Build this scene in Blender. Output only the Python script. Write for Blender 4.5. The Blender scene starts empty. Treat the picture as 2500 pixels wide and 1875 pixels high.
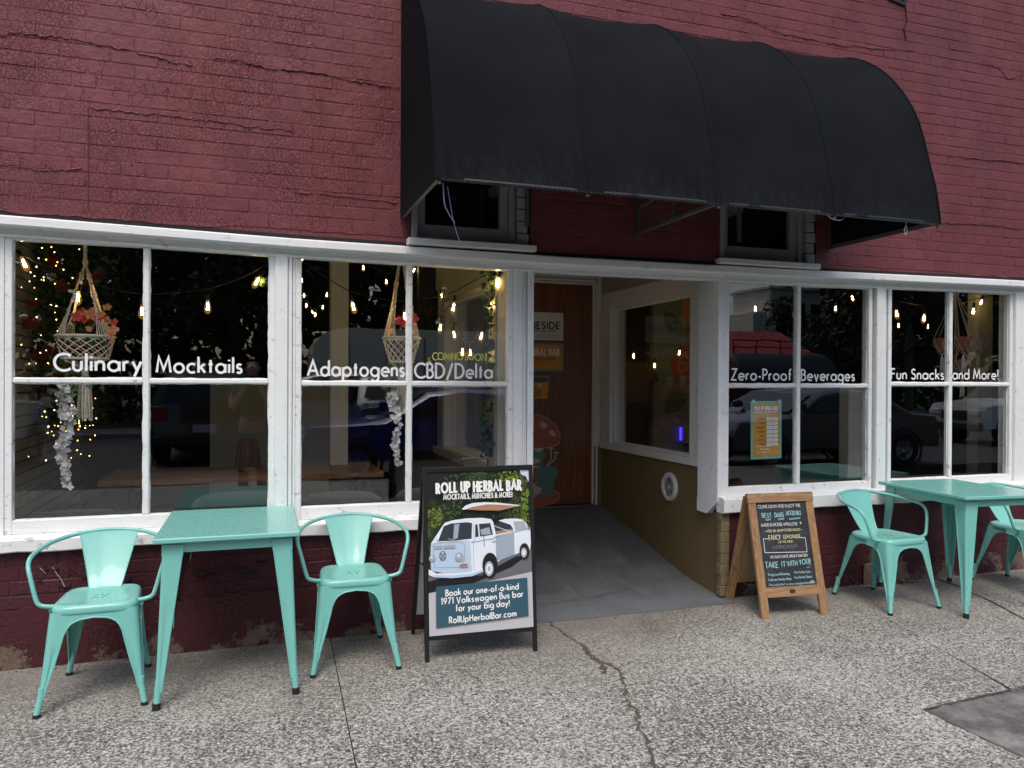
import bpy, math, random
from math import sin, cos, pi, radians, sqrt, atan2
from mathutils import Vector, Matrix
random.seed(7)
S = bpy.context.scene
COL = S.collection

# ---------------------------------------------------------------- camera
YAW, PIT, ROL = radians(18.6204), radians(-0.2366), radians(0.2814)
fw = Vector((sin(YAW)*cos(PIT), cos(YAW)*cos(PIT), sin(PIT)))
rt = Vector((cos(YAW), -sin(YAW), 0)); up = rt.cross(fw)
r2 = rt*cos(ROL) + up*sin(ROL); u2 = up*cos(ROL) - rt*sin(ROL)
cd = bpy.data.cameras.new('camera'); cam = bpy.data.objects.new('camera', cd); COL.objects.link(cam)
cd.sensor_width = 36; cd.lens = 36*1878/2500; cd.clip_start = .02; cd.clip_end = 400
M = Matrix((r2, u2, -fw)).transposed().to_4x4(); M.translation = (0, 0, 1.45)
cam.matrix_world = M
S.camera = cam

# ---------------------------------------------------------------- sky, sun, exposure
W = bpy.data.worlds.new('World'); S.world = W; W.use_nodes = True
wn = W.node_tree; bg = wn.nodes['Background']
sky = wn.nodes.new('ShaderNodeTexSky'); sky.sky_type = 'NISHITA'; sky.sun_disc = False
SUN_EL, SUN_AZ = radians(58), radians(200)      # behind the viewer, high above thin cloud
sky.sun_elevation = SUN_EL; sky.sun_rotation = SUN_AZ
sky.air_density = 1.0; sky.dust_density = 3.5; sky.ozone_density = 1.0
wn.links.new(sky.outputs[0], bg.inputs[0]); bg.inputs[1].default_value = .115
sl = bpy.data.lights.new('sun', 'SUN'); sl.energy = .9; sl.angle = radians(24); sl.color = (1, .97, .92)
so = bpy.data.objects.new('sun', sl); COL.objects.link(so)
d = Vector((sin(SUN_AZ)*cos(SUN_EL), cos(SUN_AZ)*cos(SUN_EL), sin(SUN_EL)))
so.rotation_euler = d.to_track_quat('Z', 'Y').to_euler(); so.location = (0, -4, 12)
S.view_settings.view_transform = 'Standard'; S.view_settings.look = 'None'
S.view_settings.exposure = 0.85; S.view_settings.gamma = 1.0; S.view_settings.use_curve_mapping = False
cy = S.cycles
cy.use_denoising = True; cy.max_bounces = 8; cy.diffuse_bounces = 4; cy.glossy_bounces = 4
cy.transparent_max_bounces = 24; cy.caustics_reflective = False; cy.caustics_refractive = False
cy.sample_clamp_indirect = 6; cy.sample_clamp_direct = 0; cy.blur_glossy = .3

# ---------------------------------------------------------------- mesh helpers
def V3(a): return Vector(a)
class MB:
    def __init__(s): s.v = []; s.f = []; s.m = []
    def add(s, vs, fs, mi=0):
        b = len(s.v); s.v += [tuple(x) for x in vs]
        for f in fs: s.f.append(tuple(b+i for i in f)); s.m.append(mi)
    def box(s, x0, y0, z0, x1, y1, z1, b=0, mi=0, T=None):
        x0, x1 = min(x0, x1), max(x0, x1); y0, y1 = min(y0, y1), max(y0, y1); z0, z1 = min(z0, z1), max(z0, z1)
        b = min(b, (x1-x0)*.45, (y1-y0)*.45, (z1-z0)*.45)
        if b <= 0:
            vs = [(x, y, z) for x in (x0, x1) for y in (y0, y1) for z in (z0, z1)]
            fs = [(0, 1, 3, 2), (4, 6, 7, 5), (0, 4, 5, 1), (2, 3, 7, 6), (0, 2, 6, 4), (1, 5, 7, 3)]
        else:
            vs = []; idx = {}
            for i, (x, sx) in enumerate(((x0, 1), (x1, -1))):
                for j, (y, sy) in enumerate(((y0, 1), (y1, -1))):
                    for k, (z, sz) in enumerate(((z0, 1), (z1, -1))):
                        for a in range(3):
                            p = [x+sx*b, y+sy*b, z+sz*b]; p[a] = (x, y, z)[a]
                            idx[i, j, k, a] = len(vs); vs.append(tuple(p))
            I = idx; fs = []
            for e in (0, 1):
                fs.append([I[e, 0, 0, 0], I[e, 0, 1, 0], I[e, 1, 1, 0], I[e, 1, 0, 0]][::1 if e == 0 else -1])
                fs.append([I[0, e, 0, 1], I[1, e, 0, 1], I[1, e, 1, 1], I[0, e, 1, 1]][::1 if e == 0 else -1])
                fs.append([I[0, 0, e, 2], I[0, 1, e, 2], I[1, 1, e, 2], I[1, 0, e, 2]][::1 if e == 0 else -1])
            for j in (0, 1):
                for k in (0, 1):
                    fs.append([I[0, j, k, 1], I[1, j, k, 1], I[1, j, k, 2], I[0, j, k, 2]][::1 if j == k else -1])
            for i in (0, 1):
                for k in (0, 1):
                    fs.append([I[i, 0, k, 2], I[i, 1, k, 2], I[i, 1, k, 0], I[i, 0, k, 0]][::1 if i == k else -1])
            for i in (0, 1):
                for j in (0, 1):
                    fs.append([I[i, j, 0, 0], I[i, j, 1, 0], I[i, j, 1, 1], I[i, j, 0, 1]][::1 if i == j else -1])
            for i in (0, 1):
                for j in (0, 1):
                    for k in (0, 1):
                        fs.append([I[i, j, k, 0], I[i, j, k, 1], I[i, j, k, 2]][::1 if (i+j+k) % 2 == 0 else -1])
        if T: vs = [T @ Vector(p) for p in vs]
        s.add(vs, fs, mi)
    def bar(s, a, b, w, h, up=(0, 0, 1), bev=0, mi=0):
        a = Vector(a); b = Vector(b); z = (b-a).normalized(); x = Vector(up).cross(z)
        if x.length < 1e-4: x = Vector((1, 0, 0))
        x.normalize(); y = z.cross(x)
        T = Matrix((x, y, z)).transposed().to_4x4(); T.translation = a
        s.box(-w/2, -h/2, 0, w/2, h/2, (b-a).length, bev, mi, T)
    def tube(s, pts, r, n=8, closed=False, cap=True, mi=0, flat=None):
        P = [Vector(p) for p in pts]; N = len(P)
        R = r if isinstance(r, (list, tuple)) else [r]*N
        vs = []; prev = None
        for i in range(N):
            if closed: t = P[(i+1) % N]-P[i-1]
            else: t = P[min(i+1, N-1)]-P[max(i-1, 0)]
            if t.length < 1e-9: t = Vector((0, 0, 1))
            t.normalize()
            if prev is None:
                a = Vector((0, 0, 1)) if abs(t.z) < .9 else Vector((1, 0, 0)); x = a.cross(t).normalized()
            else:
                x = prev - t*prev.dot(t)
                x = x.normalized() if x.length > 1e-6 else Vector((1, 0, 0))
            prev = x; y = t.cross(x)
            for k in range(n):
                an = 2*pi*k/n; vs.append(P[i]+(x*cos(an)+y*sin(an))*R[i])
        fs = []
        for i in range(N if closed else N-1):
            j = (i+1) % N
            for k in range(n):
                l = (k+1) % n; fs.append((i*n+k, i*n+l, j*n+l, j*n+k))
        if cap and not closed:
            fs.append(tuple(range(n))[::-1]); fs.append(tuple((N-1)*n+k for k in range(n)))
        s.add(vs, fs, mi)
    def lathe(s, prof, c=(0, 0, 0), n=24, T=None, mi=0, a0=0, a1=2*pi):
        full = abs(a1-a0-2*pi) < 1e-6; k = n if full else n+1
        vs = []
        for r, z in prof:
            for i in range(k):
                a = a0+(a1-a0)*i/n; p = Vector((c[0]+r*cos(a), c[1]+r*sin(a), c[2]+z))
                vs.append(T @ p if T else p)
        fs = []
        for j in range(len(prof)-1):
            for i in range(n):
                l = (i+1) % k; fs.append((j*k+i, j*k+l, (j+1)*k+l, (j+1)*k+i))
        s.add(vs, fs, mi)
    def poly(s, pts, mi=0): s.add(pts, [tuple(range(len(pts)))], mi)
    def prism(s, pts, dvec, mi=0):
        d = Vector(dvec); n = len(pts); a = [Vector(p) for p in pts]; b = [p+d for p in a]
        fs = [tuple(range(n))[::-1], tuple(range(n, 2*n))] + [(i, (i+1) % n, n+(i+1) % n, n+i) for i in range(n)]
        s.add(a+b, fs, mi)
    def grid(s, f, nu, nv, mi=0, close_u=False):
        vs = [f(i/(nu), j/(nv)) for j in range(nv+1) for i in range(nu+1)]
        fs = [(j*(nu+1)+i, j*(nu+1)+i+1, (j+1)*(nu+1)+i+1, (j+1)*(nu+1)+i) for j in range(nv) for i in range(nu)]
        s.add(vs, fs, mi)
    def ball(s, c, r, n=10, m=7, mi=0, sc=(1, 1, 1)):
        vs = []; fs = []
        for j in range(m+1):
            t = pi*j/m
            for i in range(n):
                a = 2*pi*i/n; vs.append((c[0]+r*sc[0]*sin(t)*cos(a), c[1]+r*sc[1]*sin(t)*sin(a), c[2]+r*sc[2]*cos(t)))
        for j in range(m):
            for i in range(n): fs.append((j*n+i, (j+1)*n+i, (j+1)*n+(i+1) % n, j*n+(i+1) % n))
        s.add(vs, fs, mi)
    def mesh(s, name, mats, smooth=None, off=(0, 0, 0)):
        me = bpy.data.meshes.new(name)
        me.from_pydata([(a-off[0], b-off[1], c-off[2]) for a, b, c in s.v], [], s.f)
        for m in (mats if isinstance(mats, (list, tuple)) else [mats]): me.materials.append(m)
        me.polygons.foreach_set('material_index', s.m)
        me.validate(); me.update()
        if smooth is not None:
            me.shade_smooth()
            if smooth < 180: me.set_sharp_from_angle(angle=radians(smooth))
        return me
    def build(s, name, mats, parent=None, smooth=None, kind=None, label=None, world=True):
        off = Vector((0, 0, 0)); p = parent
        while p and world: off = off+p.location; p = p.parent
        o = bpy.data.objects.new(name, s.mesh(name, mats, smooth, off)); COL.objects.link(o)
        if parent: o.parent = parent
        if kind: o['kind'] = kind
        if label: o['label'] = label
        return o
def tag(o, label=None, cat=None, group=None, kind=None):
    if label: o['label'] = label
    if cat: o['category'] = cat
    if group: o['group'] = group
    if kind: o['kind'] = kind
    return o
def thing(name, label, cat, loc=(0, 0, 0), rz=0, group=None):
    o = bpy.data.objects.new(name, None); COL.objects.link(o); o.location = loc; o.rotation_euler = (0, 0, rz)
    o.empty_display_size = .1
    return tag(o, label, cat, group)
def inst(name, me, parent, loc, rot=(0, 0, 0), sc=None):
    o = bpy.data.objects.new(name, me); COL.objects.link(o); o.parent = parent; o.location = loc; o.rotation_euler = rot
    if sc: o.scale = sc
    return o
def copy_tree(o, parent=None):
    c = o.copy(); COL.objects.link(c); c.parent = parent
    for ch in list(o.children): copy_tree(ch, c)
    return c
def lerp(a, b, t): return a+(b-a)*t
def interp(x, T):
    if x <= T[0][0]: return T[0][1]
    for (a, p), (b, q) in zip(T, T[1:]):
        if x <= b: return lerp(p, q, (x-a)/(b-a))
    return T[-1][1]
def smoothpath(pts, k=6, closed=False):
    P = [Vector(p) for p in pts]; n = len(P); out = []
    for i in range(n if closed else n-1):
        if closed: a, b, c, e = P[i-1], P[i], P[(i+1) % n], P[(i+2) % n]
        else: a, b, c, e = P[max(i-1, 0)], P[i], P[i+1], P[min(i+2, n-1)]
        for j in range(k):
            t = j/k; out.append(.5*((2*b)+(c-a)*t+(2*a-5*b+4*c-e)*t*t+(3*b-a-3*c+e)*t**3))
    if not closed: out.append(P[-1])
    return out

# ---------------------------------------------------------------- materials
class NT:
    def __init__(s, name):
        s.mat = bpy.data.materials.new(name); s.mat.use_nodes = True; s.t = s.mat.node_tree
        s.p = s.t.nodes['Principled BSDF']; s.out = s.t.nodes['Material Output']; s._c = None
    def n(s, typ, **k):
        x = s.t.nodes.new('ShaderNode'+typ)
        for a, b in k.items(): setattr(x, a, b)
        return x
    def l(s, a, b): s.t.links.new(a, b)
    def inp(s, sock, v):
        if hasattr(v, 'is_output'): s.l(v, sock)
        elif v is not None: sock.default_value = v
    def co(s, sc=None, kind='Object'):
        tc = s.n('TexCoord').outputs[kind]
        if sc is None: return tc
        m = s.n('Mapping'); s.l(tc, m.inputs[0]); m.inputs['Scale'].default_value = sc if hasattr(sc, '__len__') else (sc,)*3
        return m.outputs[0]
    def pos(s, sc=None):
        g = s.n('NewGeometry').outputs['Position']
        if sc is None: return g
        m = s.n('Mapping'); s.l(g, m.inputs[0]); m.inputs['Scale'].default_value = sc if hasattr(sc, '__len__') else (sc,)*3
        return m.outputs[0]
    def noise(s, v, scale, det=4, rough=.55, dist=0, col=False):
        x = s.n('TexNoise'); s.l(v, x.inputs['Vector']); x.inputs['Scale'].default_value = scale
        x.inputs['Detail'].default_value = det; x.inputs['Roughness'].default_value = rough; x.inputs['Distortion'].default_value = dist
        return x.outputs['Color' if col else 'Fac']
    def voro(s, v, scale, feat='F1', out='Distance'):
        x = s.n('TexVoronoi', feature=feat); s.l(v, x.inputs['Vector']); x.inputs['Scale'].default_value = scale
        return x.outputs[out]
    def ramp(s, v, *st, interp='LINEAR'):
        x = s.n('ValToRGB'); s.l(v, x.inputs[0]); e = x.color_ramp.elements; x.color_ramp.interpolation = interp
        while len(e) < len(st): e.new(.5)
        for i, (p, c) in enumerate(st):
            e[i].position = p; e[i].color = (c, c, c, 1) if not hasattr(c, '__len__') else (*c[:3], 1)
        return x.outputs[0]
    def rng(s, v, a, b, c=0., d_=1., clamp=True):
        x = s.n('MapRange', clamp=clamp); s.l(v, x.inputs[0])
        for i, q in enumerate((a, b, c, d_)): x.inputs[i+1].default_value = q
        return x.outputs[0]
    def math(s, op, a, b=None, c=None):
        x = s.n('Math', operation=op); s.inp(x.inputs[0], a)
        if b is not None: s.inp(x.inputs[1], b)
        if c is not None: s.inp(x.inputs[2], c)
        return x.outputs[0]
    def mix(s, f, a, b, bt='MIX'):
        x = s.n('Mix', data_type='RGBA', blend_type=bt); s.inp(x.inputs[0], f)
        for k, q in ((6, a), (7, b)):
            if hasattr(q, 'is_output'): s.l(q, x.inputs[k])
            else: x.inputs[k].default_value = (*q[:3], 1) if hasattr(q, '__len__') else (q, q, q, 1)
        return x.outputs[2]
    def sep(s, v):
        x = s.n('SeparateXYZ'); s.l(v, x.inputs[0]); return x.outputs
    def bump(s, h, st=.3, dist=.01, prev=None):
        x = s.n('Bump'); s.l(h, x.inputs['Height']); x.inputs['Strength'].default_value = st; x.inputs['Distance'].default_value = dist
        if prev is not None: s.l(prev, x.inputs['Normal'])
        return x.outputs[0]
    def done(s, col=None, rough=.6, normal=None, metal=0, spec=None, coat=0, emis=None, es=0, sheen=0, trans=None):
        p = s.p
        if col is not None:
            if hasattr(col, 'is_output'): s.l(col, p.inputs['Base Color'])
            else: p.inputs['Base Color'].default_value = (*col[:3], 1)
        s.inp(p.inputs['Roughness'], rough); p.inputs['Metallic'].default_value = metal
        if spec is not None: s.inp(p.inputs['Specular IOR Level'], spec)
        if normal is not None: s.l(normal, p.inputs['Normal'])
        p.inputs['Coat Weight'].default_value = coat
        if sheen: p.inputs['Sheen Weight'].default_value = sheen
        if emis: p.inputs['Emission Color'].default_value = (*emis, 1); p.inputs['Emission Strength'].default_value = es
        return s.mat
def simple(name, col, rough=.6, metal=0, bumpsc=None, bst=.2, var=.12, coat=0, emis=None, es=0, spec=None, sheen=0):
    m = NT(name); v = m.co()
    n = m.noise(v, 9, 4)
    c = m.mix(n, tuple(x*(1-var) for x in col), tuple(min(1, x*(1+var)) for x in col))
    nb = m.bump(m.noise(v, bumpsc, 3), bst, .004) if bumpsc else None
    return m.done(c, rough, nb, metal, spec, coat, emis, es, sheen)

def brick_paint(name, base, dark, red, peel=0.0, low=False):
    m = NT(name); v = m.pos()
    big = m.noise(v, 1.1, 5, .6); mid = m.noise(v, 5.5, 5, .6); fine = m.noise(v, 60, 4, .6)
    st = m.noise(m.pos((7, 7, 1.3)), 1.4, 4, .6)
    c = m.mix(m.rng(big, .38, .62), base, red); c = m.mix(m.rng(m.noise(v, .75, 3, .6), .52, .70, 0, .55), c, tuple(x*1.35+.008 for x in base))
    c = m.mix(m.rng(mid, .45, .75, 0, .55), c, dark)
    c = m.mix(m.rng(st, .52, .8, 0, .5), c, dark)
    # alligatored paint: cells whose edges curl
    wob = m.mix(.035, v, m.noise(v, 9, 3, col=True), 'ADD')
    cr = m.voro(wob, 46, 'DISTANCE_TO_EDGE'); cr2 = m.voro(wob, 17, 'DISTANCE_TO_EDGE')
    where = m.rng(m.noise(v, 2.3, 5, .65), .42, .62)
    crack = m.math('MULTIPLY', m.rng(cr, 0, .07, 1, 0), where)
    crack2 = m.math('MULTIPLY', m.rng(cr2, 0, .03, 1, 0), m.rng(m.noise(v, 3.1, 4), .55, .66))
    ck = m.math('MAXIMUM', crack, crack2)
    c = m.mix(m.math('MULTIPLY', ck, .30), c, tuple(x*.45 for x in dark))
    c = m.mix(m.rng(fine, .25, .8, .0, .28), c, tuple(x*1.35 for x in base))
    # worn flakes down to grey mortar / pale specks
    fl = m.noise(v, 130, 2); sp = m.math('MULTIPLY', m.rng(fl, .745, .76), m.rng(m.noise(v, 4, 2), .5, .6))
    c = m.mix(sp, c, (.55, .5, .48))
    h = m.math('ADD', m.math('MULTIPLY', fine, .35), m.math('MULTIPLY', m.noise(v, 22, 5, .65), .8))
    h = m.math('SUBTRACT', h, m.math('MULTIPLY', ck, .75))
    if peel:
        pn = m.noise(v, 3.6, 7, .62, .4)
        z = m.sep(v)[2]
        lowz = m.rng(z, .05, .36, .09, -.12)
        pm = m.rng(m.math('ADD', m.math('ADD', pn, lowz), m.math('MULTIPLY', m.math('SUBTRACT', m.noise(v, 38, 4, .7), .5), .22)), .630-peel, .69-peel, 0, .9)
        pc = m.mix(m.noise(v, 14, 5), (.12, .078, .056), (.26, .19, .145))
        c = m.mix(pm, c, pc); h = m.math('SUBTRACT', h, m.math('MULTIPLY', pm, 1.2))
    nb = m.bump(h, .8, .007)
    r = m.rng(mid, .3, .7, .42, .62)
    return m.done(c, r, nb, spec=.32)
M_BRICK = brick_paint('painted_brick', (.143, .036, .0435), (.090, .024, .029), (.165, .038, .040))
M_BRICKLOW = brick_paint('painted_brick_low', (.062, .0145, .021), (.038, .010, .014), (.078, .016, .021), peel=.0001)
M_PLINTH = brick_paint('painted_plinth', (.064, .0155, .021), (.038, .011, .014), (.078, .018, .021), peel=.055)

def white_paint(name, base=(.74, .75, .75), wear=.5):
    m = NT(name); v = m.pos()
    n = m.noise(v, 6, 5, .6); g = m.noise(m.pos((1, 1, 1)), 70, 4, .7)
    x = m.noise(m.pos((1.2, 9, 24)), 5, 5, .65)          # horizontal brush and wood grain
    c = m.mix(m.rng(n, .4, .75, 0, .5), base, tuple(q*.86 for q in base))
    c = m.mix(m.rng(x, .56, .72, 0, .45*wear), c, (.42, .42, .40))
    dirt = m.rng(m.noise(v, 19, 6, .7), .60-.02*wear, .69-.02*wear, 0, .8*wear)
    c = m.mix(dirt, c, (.20, .19, .175))
    h = m.math('ADD', m.math('MULTIPLY', x, .8), m.math('MULTIPLY', g, .35))
    h = m.math('SUBTRACT', h, m.math('MULTIPLY', dirt, .6))
    return m.done(c, m.rng(n, .3, .7, .34, .55), m.bump(h, .5, .004))
M_WHITE = white_paint('weathered_white_paint', (.80, .81, .81), .45); M_WHITE2 = white_paint('old_white_paint', (.79, .80, .79), .8)
M_TRIM = white_paint('entry_trim_paint', (.72, .71, .69), .45)
M_GREYW = white_paint('grey_worn_paint', (.30, .31, .31), .6)
M_GAP = simple('black_gap', (.012, .011, .011), .9)

def teal_paint():
    m = NT('teal_powder_coat'); v = m.co()
    n = m.noise(v, 2.5, 3)
    c = m.mix(n, (.170, .480, .425), (.200, .530, .475))
    dust = m.noise(v, 190, 3, .7)
    nz = m.sep(m.n('NewGeometry').outputs['Normal'])[2]
    up_ = m.rng(nz, .8, 1)
    dk = m.math('MULTIPLY', m.rng(dust, .50, .64, 0, .5), up_)
    c = m.mix(dk, c, (.46, .70, .66))
    sc = m.noise(m.co((40, 40, 3)), 3, 5, .75); c = m.mix(m.rng(sc, .66, .70, 0, .35), c, (.10, .30, .27)); c = m.mix(m.rng(m.noise(v, 70, 2), .755, .77, 0, .8), c, (.10, .09, .08))
    return m.done(c, m.math('ADD', m.rng(dust, .3, .7, .22, .36), m.math('MULTIPLY', m.math('SUBTRACT', 1.0, up_), .08)), m.bump(m.noise(v, 260, 2), .05, .001), coat=.25, spec=.5)
M_TEAL = teal_paint()
M_RUBBER = simple('black_rubber', (.012, .012, .013), .7)
M_HOLE = simple('dark_hole', (.01, .02, .02), .9)

def wood(name, a, b, k, scale=1, rough=.5, coat=0, axis=(14, 14, 1.2), kn=True):
    m = NT(name); v = m.co(tuple(q*scale for q in axis))
    w = m.noise(v, 2.2, 6, .6, 1.6)
    ring = m.math('FRACT', m.math('MULTIPLY', m.noise(v, .9, 3, .5, .8), 9))
    ring = m.rng(ring, 0, 1, 0, 1)
    c = m.mix(m.rng(ring, .15, .9), a, b)
    c = m.mix(m.rng(w, .5, .8, 0, .7), c, k)
    c = m.mix(m.rng(m.noise(m.co(), 7, 3), .4, .8, 0, .35), c, k)
    return m.done(c, rough, m.bump(ring, .25, .001), coat=coat)
M_PINE = wood('stained_pine', (.38, .225, .105), (.27, .145, .062), (.12, .06, .028), 1, .5, .1)
M_PINEH = wood('stained_pine_rail', (.38, .225, .105), (.27, .145, .062), (.12, .06, .028), 1, .5, .1, axis=(1.2, 14, 14))
M_DOOR = wood('brown_oak_veneer', (.215, .078, .032), (.135, .044, .018), (.070, .024, .010), .8, .35, .25, axis=(9, 9, .55))
M_TABLEW = wood('walnut_board', (.34, .17, .09), (.24, .11, .06), (.10, .048, .028), 1, .4, .1, axis=(1.2, 14, 14))
M_BLACKM = simple('black_metal', (.010, .010, .011), .42, .0, 120, .1)
M_FABRIC = None
def fabric():
    m = NT('black_awning_canvas'); v = m.co()
    weave = m.noise(m.co((1, 1, 1)), 420, 2); n = m.noise(v, 2.2, 5, .6)
    st = m.noise(m.co((26, 26, 1.6)), 2, 6, .75)
    z = m.sep(m.pos())[2]
    low = m.rng(z, 2.38, 2.62, 1, 0)
    c = m.mix(m.rng(n, .3, .75), (.0040, .0050, .0068), (.0080, .0095, .0120))
    w2 = m.math('MULTIPLY', m.rng(st, .48, .72), m.math('ADD', m.math('MULTIPLY', low, .36), .08))
    c = m.mix(w2, c, (.034, .036, .038))
    sp = m.rng(m.noise(v, 150, 2), .72, .74, 0, .5)
    c = m.mix(sp, c, (.09, .085, .08))
    h = m.math('ADD', weave, m.math('MULTIPLY', m.noise(v, 6, 5), 1.5))
    return m.done(c, .78, m.bump(h, .45, .005), spec=.08)
M_FABRIC = fabric()

def glass(name='window_glass', wave=.16, ior=1.55, tint=(.975, .985, .98), gain=2.0):
    m = NT(name); t = m.t; t.nodes.remove(m.p)
    v = m.pos()
    nb = m.bump(m.noise(v, 1.7, 2), wave*.08, .05)
    nb = m.bump(m.noise(v, 5.5, 2), wave*.02, .02, nb)
    ge = m.n('NewGeometry'); dt = m.n('VectorMath', operation='DOT_PRODUCT'); m.l(nb, dt.inputs[0]); m.l(ge.outputs['Incoming'], dt.inputs[1])
    om = m.math('SUBTRACT', 1.0, m.math('ABSOLUTE', dt.outputs['Value'])); fr_ = m.math('ADD', .045*gain, m.math('MULTIPLY', m.math('POWER', om, 4.2), .95))
    gl = m.n('BsdfGlossy'); gl.inputs['Roughness'].default_value = 0; m.l(nb, gl.inputs['Normal'])
    tr = m.n('BsdfTransparent'); tr.inputs[0].default_value = (*tint, 1)
    mx = m.n('MixShader'); m.l(fr_, mx.inputs[0])
    m.l(tr.outputs[0], mx.inputs[1]); m.l(gl.outputs[0], mx.inputs[2]); m.l(mx.outputs[0], m.out.inputs[0])
    return m.mat
M_GLASS = glass(); 
def emission(name, col, st, alpha=1):
    m = NT(name); m.t.nodes.remove(m.p)
    e = m.n('Emission'); e.inputs[0].default_value = (*col, 1); e.inputs[1].default_value = st
    if alpha < 1:
        tr = m.n('BsdfTransparent'); mx = m.n('MixShader'); mx.inputs[0].default_value = alpha
        m.l(tr.outputs[0], mx.inputs[1]); m.l(e.outputs[0], mx.inputs[2]); m.l(mx.outputs[0], m.out.inputs[0])
    else: m.l(e.outputs[0], m.out.inputs[0])
    return m.mat
M_FIL = emission('lit_filament', (1, .64, .22), 120); M_BULB = emission('amber_bulb_glass', (1, .50, .10), .35, .25)
M_FAIRY = emission('fairy_light', (1, .62, .18), 6)
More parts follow.
